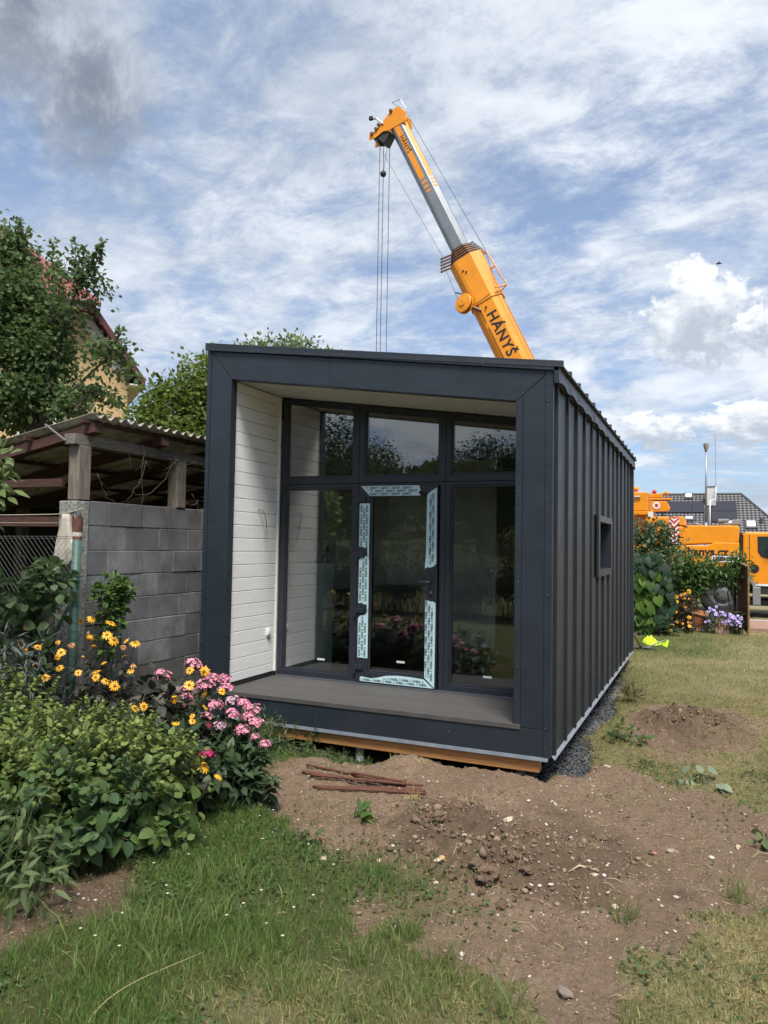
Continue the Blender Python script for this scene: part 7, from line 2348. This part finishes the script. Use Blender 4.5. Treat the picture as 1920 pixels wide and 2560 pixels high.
def scatter(n, x0, x1, y0, y1, seed):
    g = np.random.default_rng(seed)
    return g.uniform(x0, x1, n), g.uniform(y0, y1, n), g

def build_lawn():
    def zone(n, x0, x1, y0, y1, seed, hs, ws, name, label, keep=None):
        X, Y, g = scatter(n, x0, x1, y0, y1, seed)
        soil, dry, tr, un = masks(X, Y)
        pr = (1 - soil) ** 1.3 * (1 - tr) * (1 - un)
        patch = sstep(fbm(X, Y, 3.0, 3, 88), -.16, .10) * .75 + .25
        pr = pr * patch + (.012 + .10 * sstep(fbm(X, Y, 5.0, 3, 93), .16, .28)) * (1 - tr) * (1 - un)
        pr = pr * (1 - np.exp(-((X - .6) / .95) ** 2 - ((Y + 2.2) / .75) ** 2))
        if keep is not None: pr = pr * keep(X, Y)
        k = g.random(n) < pr
        X, Y, dry = X[k], Y[k], dry[k]
        m = len(X)
        lush = 1 - dry
        h = g.uniform(.5, 1.25, m) * (hs[0] + (hs[1] - hs[0]) * lush)
        w = g.uniform(.6, 1.2, m) * ws
        tint = np.clip(dry * .85 + g.normal(0, .16, m) - .05 + (g.random(m) < .07) * .5, 0, 1)
        blades(name, label, X, Y, h, w, tint, .75, seed=seed)
    zone(190000, .9, 6.2, -4.3, -1.2, 201, (.026, .072), .0024, 'lawn_grass', 'patchy lawn grass in the foreground')
    zone(80000, 3.5, 7.5, -1.2, 5.2, 202, (.030, .055), .0028, 'lawn_grass', 'dry trampled lawn beside the house')
    zone(42000, 3.4, 7.5, 5.2, 14.0, 203, (.040, .075), .0042, 'lawn_grass', 'dry lawn running back to the gate')
    zone(16000, -.2, 2.4, -2.2, .2, 204, (.035, .07), .0026, 'lawn_grass', 'thin grass around the flower bed')
    zone(9000, 6.2, 9.5, -4.3, 5.2, 205, (.03, .06), .004, 'lawn_grass', 'lawn grass at the right-hand edge')
    # dead thatch lying flat
    X, Y, g = scatter(60000, .9, 6.2, -4.3, 4.5, 231)
    soil, dry, tr, un = masks(X, Y)
    k = g.random(len(X)) < (1 - soil) * (1 - tr) * (1 - un) * (.25 + .6 * dry)
    X, Y = X[k], Y[k]
    n = len(X)
    P = np.stack([X, Y, ground_z(X, Y) + g.uniform(.004, .022, n)], 1)
    a_ = g.uniform(0, 2 * PI, n)
    o = leaves('thatch', 'simple', P, np.stack([np.cos(a_), np.sin(a_), g.normal(0, .18, n)], 1), np.array((0, 0, 1.)) + g.normal(size=(n, 3)) * .4, g.uniform(.03, .07, n), GRASS, None, np.clip(g.normal(.85, .12, n), .5, 1), .10)
    tag(o, 'dead straw-coloured thatch in the lawn', kind='stuff')
    # long tufts
    g = np.random.default_rng(207)
    X, Y, H_, T_ = [], [], [], []
    for (x, y) in TUFTS:
        k = 26
        X.append(x + g.normal(0, .035, k)); Y.append(y + g.normal(0, .035, k))
        H_.append(g.uniform(.09, .21, k)); T_.append(np.full(k, .05) + g.uniform(0, .18, k))
    X, Y, H_, T_ = map(np.concatenate, (X, Y, H_, T_))
    blades('grass_tufts', 'long green grass tufts in the lower left lawn', X, Y, H_, np.full(len(X), .0032), T_, .95, seed=208)
    # clover and creeping weeds
    X, Y, g = scatter(80000, .9, 5.6, -4.1, 1.0, 209)
    soil, dry, tr, un = masks(X, Y)
    bed = np.exp(-((X - 3.0) / .5) ** 2 - ((Y + 2.25) / .35) ** 2)
    pr = (1 - soil) * (1 - tr) * (1 - un) * (sstep(fbm(X, Y, 2.1, 3, 99), -.04, .14)) * (1 - .75 * dry) + .35 * bed + .05 * sstep(fbm(X, Y, 4, 2, 98), .12, .22)
    pr = pr * (1 - tr) * (1 - un)
    k = g.random(len(X)) < pr * .75
    X, Y = X[k], Y[k]
    n = len(X)
    P = np.stack([X, Y, ground_z(X, Y) + g.uniform(.004, .035, n)], 1)
    Yd = np.stack([g.normal(size=n), g.normal(size=n), g.uniform(-.2, .35, n)], 1)
    Nd = np.array((0, 0, 1.)) + g.normal(size=(n, 3)) * .35
    o = leaves('clover', 'simple', P, Yd, Nd, g.uniform(.012, .030, n), LM['weed'], None, g.uniform(0, 1, n), 1.7)
    tag(o, 'clover and small creeping weeds in the lawn and soil', kind='stuff')

TUFTS = [(2.154, -3.278), (2.207, -3.085), (2.195, -3.521), (2.455, -3.213), (2.479, -2.998), (2.209, -3.648), (2.504, -3.541), (2.733, -3.229), (3.34, -2.711), (3.591, -2.856), (3.234, -3.026), (3.907, -3.087), (2.76, -3.387), (3.036, -3.381), (4.272, -2.093), (4.821, -1.592), (2.142, -2.68), (2.339, -2.584), (2.05, -3.40), (1.95, -3.0), (2.35, -3.35)]
build_lawn()

def ico(sub=1):
    t = (1 + 5 ** .5) / 2
    v = [(-1, t, 0), (1, t, 0), (-1, -t, 0), (1, -t, 0), (0, -1, t), (0, 1, t), (0, -1, -t), (0, 1, -t), (t, 0, -1), (t, 0, 1), (-t, 0, -1), (-t, 0, 1)]
    f = [(0, 11, 5), (0, 5, 1), (0, 1, 7), (0, 7, 10), (0, 10, 11), (1, 5, 9), (5, 11, 4), (11, 10, 2), (10, 7, 6), (7, 1, 8), (3, 9, 4), (3, 4, 2), (3, 2, 6), (3, 6, 8), (3, 8, 9), (4, 9, 5), (2, 4, 11), (6, 2, 10), (8, 6, 7), (9, 8, 1)]
    v = [unit(p) for p in v]
    for _ in range(sub):
        c, nf = {}, []
        def mid(a, b):
            k = (min(a, b), max(a, b))
            if k not in c:
                v.append(unit(v[a] + v[b]))
                c[k] = len(v) - 1
            return c[k]
        for a, b, d in f:
            x, y, z = mid(a, b), mid(b, d), mid(d, a)
            nf += [(a, x, z), (b, y, x), (d, z, y), (x, y, z)]
        f = nf
    return np.array(v), np.array(f)
ICO0, ICO1, ICO2 = ico(0), ico(1), ico(2)

def rock_mesh(seed, mat, sub=1, rough=.25, planes=5, name='stone'):
    g = np.random.default_rng(seed)
    V, F = ICO2 if sub == 2 else ICO1
    V = V.copy()
    for _ in range(planes):           # chop flat faces
        n = unit(g.normal(size=3))
        d = V @ n
        lim = g.uniform(.45, .85)
        V = V - np.maximum(d - lim, 0)[:, None] * n
    if sub == 2:                      # lumps and hollows of broken earth
        q = np.zeros(len(V))
        for k in range(14):
            fr = g.uniform(2.0, 9.0)
            q += np.abs(np.sin(V @ (unit(g.normal(size=3)) * fr) + g.uniform(0, 6))) * (1.4 / fr)
        V = V * (.62 + .30 * q / q.mean())[:, None]
    V = V * (1 + g.normal(0, rough * .25, (len(V), 1)))
    me = bpy.data.meshes.new(name)
    me.from_pydata([tuple(p) for p in V], [], [tuple(int(i) for i in q) for q in F])
    me.materials.append(mat)
    me.update()
    return me

def rocks_bulk(name, label, P, size, mat, seed, tint=None, flat=.65, kind='stuff'):
    g = np.random.default_rng(seed)
    V0, F0 = ICO0
    n = len(P)
    sc = g.uniform(.55, 1.25, (n, 1, 3)) * np.array((1, 1, flat)) * size[:, None, None]
    J = 1 + g.normal(0, .24, (n, len(V0), 1))
    V = V0[None] * J
    # random turn
    a = g.uniform(0, 2 * PI, n)
    c, s = np.cos(a), np.sin(a)
    V = V * sc
    Rz = np.stack([np.stack([c, -s, 0 * c], 1), np.stack([s, c, 0 * c], 1), np.stack([0 * c, 0 * c, 1 + 0 * c], 1)], 1)
    tl = g.uniform(-.5, .5, n)
    ct, st = np.cos(tl), np.sin(tl)
    Rx = np.stack([np.stack([1 + 0 * ct, 0 * ct, 0 * ct], 1), np.stack([0 * ct, ct, -st], 1), np.stack([0 * ct, st, ct], 1)], 1)
    V = np.einsum('nij,nkj->nki', Rz @ Rx, V) + P[:, None, :]
    F = (F0[None] + (np.arange(n) * len(V0))[:, None, None]).reshape(-1, 3)
    o = bulk(name, V.reshape(-1, 3), F, mat, None, np.repeat(g.uniform(0, 1, n) if tint is None else tint, len(V0)))
    return tag(o, label, kind=kind)

def tintmat(name, c1, c2, rough=.9, c3=None, cut=.85):
    t = NT(name)
    k = t.attr('tint')
    col = t.mix(k, c1, c2)
    nz = t.noise(t.pos(), 60, 4)
    col = t.mix(t.range(nz, .3, .7, 0, .4), col, tuple(x * .6 for x in c1))
    return t.done(t.bsdf(col, rough, 0, t.bump(t.noise(t.pos(), 220, 3), .5, .003), .2))

BIGSTONES = [(3.425, -1.102, .075, 1, 'largest pale tan flat stone, in the middle of the soil'), (4.111, -2.835, .10, 4, 'flat dark stone on the bare patch at the bottom edge'), (4.353, -1.112, .034, 5, 'reddish pink brick chip on the right-hand soil'),
             (3.238, -1.922, .042, 3, 'ochre rounded stone at the left foot of the clods'), (3.248, -2.011, .055, 1, 'pale tan slab just below the ochre stone'), (3.294, -2.169, .036, 1, 'tan pebble below the pale slab in the weeds'),
             (3.268, -1.585, .046, 1, 'pale chipped stone left of the centre of the soil heap'), (4.077, -1.73, .048, 1, 'tan flat stone right of the soil heap'), (4.123, -1.667, .032, 0, 'whitish stone beside the tan flat stone right of the heap'),
             (3.869, .585, .062, 1, 'pale oblong stone at the corner of the gravel strip'), (4.448, -1.066, .056, 2, 'grey-brown stone right of the pink brick chip'), (4.839, -.815, .05, 1, 'tan stone near the weed at the right edge'),
             (2.561, -2.113, .05, 1, 'tan stone at the left grass edge of the soil'), (2.893, -2.049, .038, 1, 'tan stone above the small green tray'), (2.849, -1.106, .045, 2, 'grey-brown stone by the straw tuft'),
             (3.809, -1.92, .034, 0, 'whitish grey stone below the stick'), (3.441, -.548, .032, 0, 'whitish stone in the upper middle of the soil'), (3.615, -.525, .036, 1, 'tan stone right of the upper whitish stone'),
             (4.219, -1.992, .042, 1, 'pale tan leaf-shaped stone at the lower right of the soil'), (2.629, -.488, .036, 2, 'grey-brown stone just right of the rebar ends')]
BIGCLODS = [(3.55, -2.026, .150, 'largest dark clod at the front of the soil heap'), (3.13, -1.811, .150, 'long dark clod at the left of the soil heap'), (3.082, -1.164, .130, 'dark clod under the straw at the top of the heap'),
            (3.448, -1.93, .115, 'clod touching the largest one, on its left'), (3.633, -1.359, .105, 'square clod standing alone right of the tan flat stone'), (3.613, -1.723, .105, 'crumbling clod in the middle of the heap'),
            (3.72, -1.85, .090, 'crumbling clod at the right of the heap'), (4.036, -1.113, .085, 'cracked clod out on the right-hand soil'), (3.046, -1.425, .105, 'dark clod on the left slope of the heap'), (3.68, -2.24, .085, 'clod lowest on the heap, by the green weed')]
HEAPC = [(3.05, -1.25), (3.0, -1.42), (3.15, -1.8), (3.45, -1.95), (3.55, -2.05), (3.62, -1.75), (3.65, -1.38), (3.7, -2.2), (3.95, -2.0), (4.04, -1.12), (3.3, -1.55), (4.4, 2.4), (4.6, 2.6), (4.7, 2.3), (4.3, 2.2), (3.1, -1.1)]
BARLAB = ['rusty bar farthest from the viewer in the bundle', 'second rusty bar from the house in the bundle', 'rusty bar lying on top of the bundle', 'rusty bar under the top one in the middle of the bundle', 'third rusty bar from the viewer in the bundle', 'second rusty bar from the viewer in the bundle', 'rusty bar nearest to the viewer in the bundle', 'shortest rusty bar, at the back of the bundle']

def build_litter():
    # gravel along the house
    X, Y, g = scatter(15000, 3.05, 3.95, .15, 6.4, 301)
    soil, dry, tr, un = masks(X, Y)
    k = g.random(len(X)) < np.maximum(tr * 1.0, un * (X > 3.15) * .8)
    X, Y = X[k], Y[k]
    near = g.random(len(X)) < np.clip(1.25 - Y * .16, .3, 1)
    X, Y = X[near], Y[near]
    n = len(X)
    pale = sstep(fbm(X, Y, 1.6, 2, 55) + .12 * sstep(X, 3.55, 3.7), .02, .2)
    P = np.stack([X, Y, ground_z(X, Y) + g.uniform(.0, .022, n)], 1)
    rocks_bulk('gravel', 'dark grey crushed gravel along the foot of the house', P, g.uniform(.009, .020, n), tintmat('grey_gravel', (.055, .058, .064), (.20, .205, .21)), 302, np.clip(pale * .6 + g.uniform(0, .4, n), 0, 1), .8)
    # crumbs of earth, thick on the heaps
    X, Y, g = scatter(30000, 1.2, 5.6, -3.6, 4.0, 303)
    soil, dry, tr, un = masks(X, Y)
    heap = np.exp(-((X - 3.35) / .6) ** 2 - ((Y + 1.62) / .5) ** 2) + np.exp(-((X - 4.5) / .55) ** 2 - ((Y - 2.55) / .6) ** 2) + .5 * np.exp(-((X - 3.9) / .7) ** 2 - ((Y + 1.5) / .6) ** 2)
    pr = (soil > .5) * (.13 + .75 * np.clip(heap, 0, 1)) * (1 - tr) * (1 - un)
    k = g.random(len(X)) < pr
    X, Y, hp = X[k], Y[k], heap[k]
    n = len(X)
    sz = np.exp(g.normal(-5.15, .5, n)) * (1 + .9 * hp * g.random(n))
    P = np.stack([X, Y, ground_z(X, Y) + sz * .25], 1)
    rocks_bulk('soil_crumbs', 'loose crumbs of dug earth scattered over the bare soil', P, np.clip(sz, .003, .03), tintmat('earth_crumb', (.135, .092, .063), (.32, .232, .162), .97), 304, None, .8)
    X, Y, g = scatter(70000, 1.2, 5.6, -3.6, 4.0, 313)
    soil, dry, tr, un = masks(X, Y)
    k = g.random(len(X)) < (soil > .45) * (1 - tr) * (1 - un) * (.35 + .6 * sstep(fbm(X, Y, 2.5, 3, 17), -.1, .2))
    X, Y = X[k], Y[k]
    n = len(X)
    sz = np.clip(np.exp(g.normal(-5.75, .5, n)), .0015, .009)
    O8 = np.array([(1, 0, 0), (-1, 0, 0), (0, 1, 0), (0, -1, 0), (0, 0, 1), (0, 0, -1)], float)
    F8 = np.array([(0, 2, 4), (2, 1, 4), (1, 3, 4), (3, 0, 4)])
    a_ = g.uniform(0, 2 * PI, n)
    c_, s_ = np.cos(a_), np.sin(a_)
    B = O8[None] * (sz[:, None, None] * g.uniform(.6, 1.3, (n, 6, 1)))
    V = np.stack([B[..., 0] * c_[:, None] - B[..., 1] * s_[:, None], B[..., 0] * s_[:, None] + B[..., 1] * c_[:, None], B[..., 2] * .8], -1) + np.stack([X, Y, ground_z(X, Y)], 1)[:, None, :]
    o = bulk('soil_grit', V.reshape(-1, 3), (F8[None] + (np.arange(n) * 6)[:, None, None]).reshape(-1, 3), tintmat('earth_grit', (.15, .103, .07), (.40, .30, .215), .97), None, np.repeat(np.clip(g.normal(.4, .25, n), 0, 1), 6))
    tag(o, 'fine grit and crumbs over the bare soil', kind='stuff')
    # pebbles
    X, Y, g = scatter(5200, 1.2, 5.8, -3.6, 4.2, 305)
    soil, dry, tr, un = masks(X, Y)
    k = (g.random(len(X)) < .55) & (soil > .55) & (tr < .2) & (un < .2)
    X, Y = X[k], Y[k]
    n = len(X)
    sz = np.clip(np.exp(g.normal(-5.25, .45, n)), .0025, .014)
    P = np.stack([X, Y, ground_z(X, Y) + sz * .3], 1)
    rocks_bulk('pebbles', 'small pale pebbles dotted over the bare soil', P, sz, tintmat('pale_pebble', (.30, .25, .19), (.62, .57, .49), .85), 306)
    # straw and root bits
    g = np.random.default_rng(307)
    b = MB()
    for i in range(330):
        x, y = g.uniform(1.6, 5.3), g.uniform(-2.9, .4)
        if float(masks(np.array([x]), np.array([y]))[0][0]) < .6: continue
        L = g.uniform(.02, .10)
        a = g.uniform(0, 2 * PI)
        dx, dy = math.cos(a) * L, math.sin(a) * L
        z0, z1 = gz(x, y) + .004, gz(x + dx, y + dy) + .004
        b.tube([(x, y, z0), (x + dx * .5 + g.normal() * .006, y + dy * .5, max(z0, z1) + g.uniform(.0, .012)), (x + dx, y + dy, z1)], g.uniform(.0008, .0018), 3, False)
    o = b.obj('straw_bits', M('straw', (.48, .36, .20), (.30, .21, .12), rough=.8, scale=3))
    tag(o, 'dry straw and root bits strewn over the soil', kind='stuff')
    straw = M('straw_tuft', (.56, .42, .22), (.44, .31, .15), rough=.8)
    for lab, (x, y), n, L in (('pale straw tuft beside the rebar ends', (2.70, -1.0), 44, .11), ('straw tuft lying on top of the dug clods', (3.08, -.93), 30, .14), ('straw wisp at the mound under the house beam', (2.44, -.14), 22, .10)):
        b = MB()
        for i in range(n):
            a = g.uniform(0, 2 * PI)
            d = np.array((math.cos(a) * g.uniform(.1, .9), math.sin(a) * g.uniform(.1, .9), g.uniform(.25, 1.0)))
            p = np.array((x + g.normal() * .02, y + g.normal() * .02, gz(x, y)))
            l_ = L * g.uniform(.4, 1.1)
            b.tube([p, p + d * l_ * .6, p + d * l_ + np.array((0, 0, -.3 * l_ * g.random()))], .0011, 3, False)
        o = b.obj('straw_tuft', straw)
        tag(o, lab, kind='stuff')
    # the larger stones, one by one
    tones = {0: ('whitish', M('white_stone', (.60, .59, .56), (.46, .45, .43), rough=.85, scale=40)), 1: ('pale tan', M('tan_stone', (.50, .41, .31), (.38, .30, .22), rough=.9, scale=40)),
             2: ('grey brown', M('grey_stone', (.36, .30, .25), (.26, .215, .175), rough=.9, scale=40)), 3: ('ochre', M('ochre_stone', (.54, .33, .12), (.42, .25, .10), rough=.9, scale=40)),
             4: ('dark flat', M('slate_stone', (.21, .165, .13), (.15, .12, .10), rough=.9, scale=30)), 5: ('reddish pink', M('brick_chip', (.58, .20, .16), (.48, .16, .13), rough=.9, scale=40))}
    meshes = {(k, j): rock_mesh(400 + 10 * k + j, tones[k][1]) for k in tones for j in range(3)}
    for i, (x, y, s, k, lab) in enumerate(BIGSTONES):
        me = meshes[(k, i % 3)]
        r_ = s * .52
        o = inst('stone', me, None, (x, y, gz(x, y) + r_ * .28), (g.uniform(-.3, .3), g.uniform(-.3, .3), g.uniform(0, 6)), (r_ * g.uniform(.9, 1.1), r_ * g.uniform(.65, .9), r_ * (.30 if k == 4 else g.uniform(.4, .6))))
        tag(o, lab, 'stone', 'loose stones on the dug soil')
    small = [q for q in STONES if not any(abs(q[0] - b_[0]) + abs(q[1] - b_[1]) < .004 for b_ in BIGSTONES)]
    P = np.array([(q[0], q[1], gz(q[0], q[1]) + q[3] * .12) for q in small])
    rocks_bulk('pebbles', 'larger loose pebbles on the bare soil', P, np.array([q[3] * .5 for q in small]), tintmat('pale_pebble_large', (.40, .33, .25), (.64, .60, .53), .85), 309)
    cm = NT('dug_earth')
    v = cm.pos()
    col = cm.mix(cm.range(cm.noise(v, 18, 6), .3, .7), (.215, .148, .102), (.120, .081, .056))
    cm = cm.done(cm.bsdf(col, .97, 0, cm.bump(cm.noise(v, 55, 8, .7), 1.0, .02), .15))
    cmesh = [rock_mesh(500 + j, cm, 2, .5, 4, 'clod') for j in range(4)]
    for i, (x, y, s, lab) in enumerate(BIGCLODS):
        r_ = s * .55
        o = inst('earth_clod', cmesh[i % 4], None, (x, y, gz(x, y) + r_ * .2), (g.uniform(-.4, .4), g.uniform(-.4, .4), g.uniform(0, 6)), (r_, r_ * g.uniform(.65, .9), r_ * g.uniform(.5, .75)))
        tag(o, lab, 'clod', 'clods on the soil heap')
    n = 150
    gg = np.random.default_rng(77)
    c = np.array(HEAPC)[gg.integers(0, len(HEAPC), n)]
    X, Y = c[:, 0] + gg.normal(0, .16, n), c[:, 1] + gg.normal(0, .13, n)
    sz = gg.uniform(.010, .030, n)
    rocks_bulk('soil_clods', 'mass of smaller clods heaped in the dug soil', np.stack([X, Y, ground_z(X, Y) + sz * .1], 1), sz, cm, 312, None, .8)
    # rusty bars
    rust = M('rusty_bar', (.135, .050, .028), (.075, .030, .020), rough=.85, scale=30, bump=.6, bscale=160)
    RB_ = [((1.568, -.577), (2.501, -.668)), ((1.625, -.755), (2.52, -.70)), ((1.743, -.833), (2.657, -.694)), ((1.717, -.800), (2.483, -.650)), ((1.869, -1.007), (2.649, -.72)), ((1.928, -1.039), (2.704, -.760)), ((1.948, -1.062), (2.732, -.812)), ((2.015, -.630), (2.494, -.635))]
    zmax = max(gz(x, y) for q in RB_ for x, y in q)
    for i, (a, b_) in enumerate(RB_):
        n = 22
        pts, rad = [], []
        lift = .012 + (.017 if i in (2, 7) else 0)
        zz = [gz(a[0] + (b_[0] - a[0]) * t, a[1] + (b_[1] - a[1]) * t) for t in np.linspace(0, 1, 9)]
        za, zb = max(zz[:4]), max(zz[5:])
        for t in np.linspace(0, 1, n):
            pts.append((a[0] + (b_[0] - a[0]) * t, a[1] + (b_[1] - a[1]) * t + .006 * math.sin(t * 5 + i), za + (zb - za) * t + lift))
            rad.append(.0098 if int(t * n) % 2 else .0108)
        o = MB().tube(pts, rad, 8).obj('rebar_rod', rust, smooth=True)
        tag(o, BARLAB[i], 'rebar', 'rusty bars in a bundle')
    # odd small things
    o = thing('plastic_tray', 'small green plastic tray half buried in the soil', 'tray', (2.93, -2.17, gz(2.93, -2.17)))
    gm = M('green_plastic', (.06, .14, .05), rough=.5)
    z = gz(2.93, -2.17) + .004
    for q in ((2.90, 2.96, -2.20, -2.196), (2.90, 2.96, -2.144, -2.14), (2.90, 2.904, -2.196, -2.144), (2.956, 2.96, -2.196, -2.144)):
        MB().box(*q, z - .01, z + .012).obj('tray_side', gm, o)
    MB().box(2.904, 2.956, -2.196, -2.144, z - .008, z - .004).obj('tray_base', gm, o)
    o = MB().tube([(3.93, -1.72, gz(3.93, -1.72) + .012), (3.99, -1.70, gz(3.99, -1.70) + .016), (4.09, -1.66, gz(4.09, -1.66) + .012)], [.006, .0065, .005], 6).obj('stick', M('pale_stick', (.46, .36, .24), (.36, .27, .17), rough=.8), smooth=True)
    tag(o, 'short pale stick on the right side of the soil heap', 'stick')
    gold = M('golden_stalk', (.34, .27, .13), (.26, .20, .09), rough=.8)
    for lab, pts in (('long dry golden stalk lying across the lower left grass', STALK), ):
        tt = np.linspace(0, 1, 15)
        px_, py_ = np.array([p[0] for p in pts]), np.array([p[1] for p in pts])
        kk = np.polyfit(np.linspace(0, 1, 5), px_, 3), np.polyfit(np.linspace(0, 1, 5), py_, 2)
        cur = [(np.polyval(kk[0], t), np.polyval(kk[1], t)) for t in tt]
        o = MB().tube([(x, y, gz(x, y) + .03 + .08 * t) for (x, y), t in zip(cur, tt)], list(np.linspace(.0026, .0010, 15)), 5).obj('dry_stalk', gold, smooth=True)
        tag(o, lab, 'stalk')
    # fallen petals and small lawn flowers
    g = np.random.default_rng(311)
    n = 150
    c = np.array([(1.62, -1.75), (1.45, -1.45), (1.72, -2.25), (1.6, -1.2)])[g.integers(0, 4, n)]
    X, Y = c[:, 0] + g.normal(0, .17, n), c[:, 1] + g.normal(0, .17, n)
    P = np.stack([X, Y, ground_z(X, Y) + g.uniform(.01, .04, n)], 1)
    o = leaves('fallen_petals', 'simple', P, g.normal(size=(n, 3)) * np.array((1, 1, .2)), np.array((0, 0, 1.)) + g.normal(size=(n, 3)) * .4, g.uniform(.010, .020, n), leafmat('fallen_petal', (.72, .60, .62), (.66, .30, .44), .6, .2), None, g.uniform(0, 1, n), 1.8)
    tag(o, 'fallen pale petals below the phlox', kind='stuff')
    n = 26
    X, Y = g.uniform(1.7, 2.9, n), g.uniform(-3.5, -1.6, n)
    P = np.stack([X, Y, ground_z(X, Y) + g.uniform(.04, .07, n)], 1)
    P = np.repeat(P, 6, 0)
    a = np.tile(np.arange(6) * PI / 3, n)
    o = leaves('lawn_daisies', 'simple', P, np.stack([np.cos(a), np.sin(a), .15 + 0 * a], 1), np.tile(np.array((0, 0, 1.)), (len(P), 1)), np.full(len(P), .009), leafmat('daisy_white', (.75, .74, .66), (.70, .66, .40), .6, .2), None, np.repeat(g.uniform(0, 1, n), 6), 1.6)
    tag(o, 'tiny white lawn flowers in the lower left grass', kind='stuff')
STALK = [(2.475, -3.876), (2.479, -3.723), (2.494, -3.626), (2.606, -3.511), (2.66, -3.412)]
build_litter()
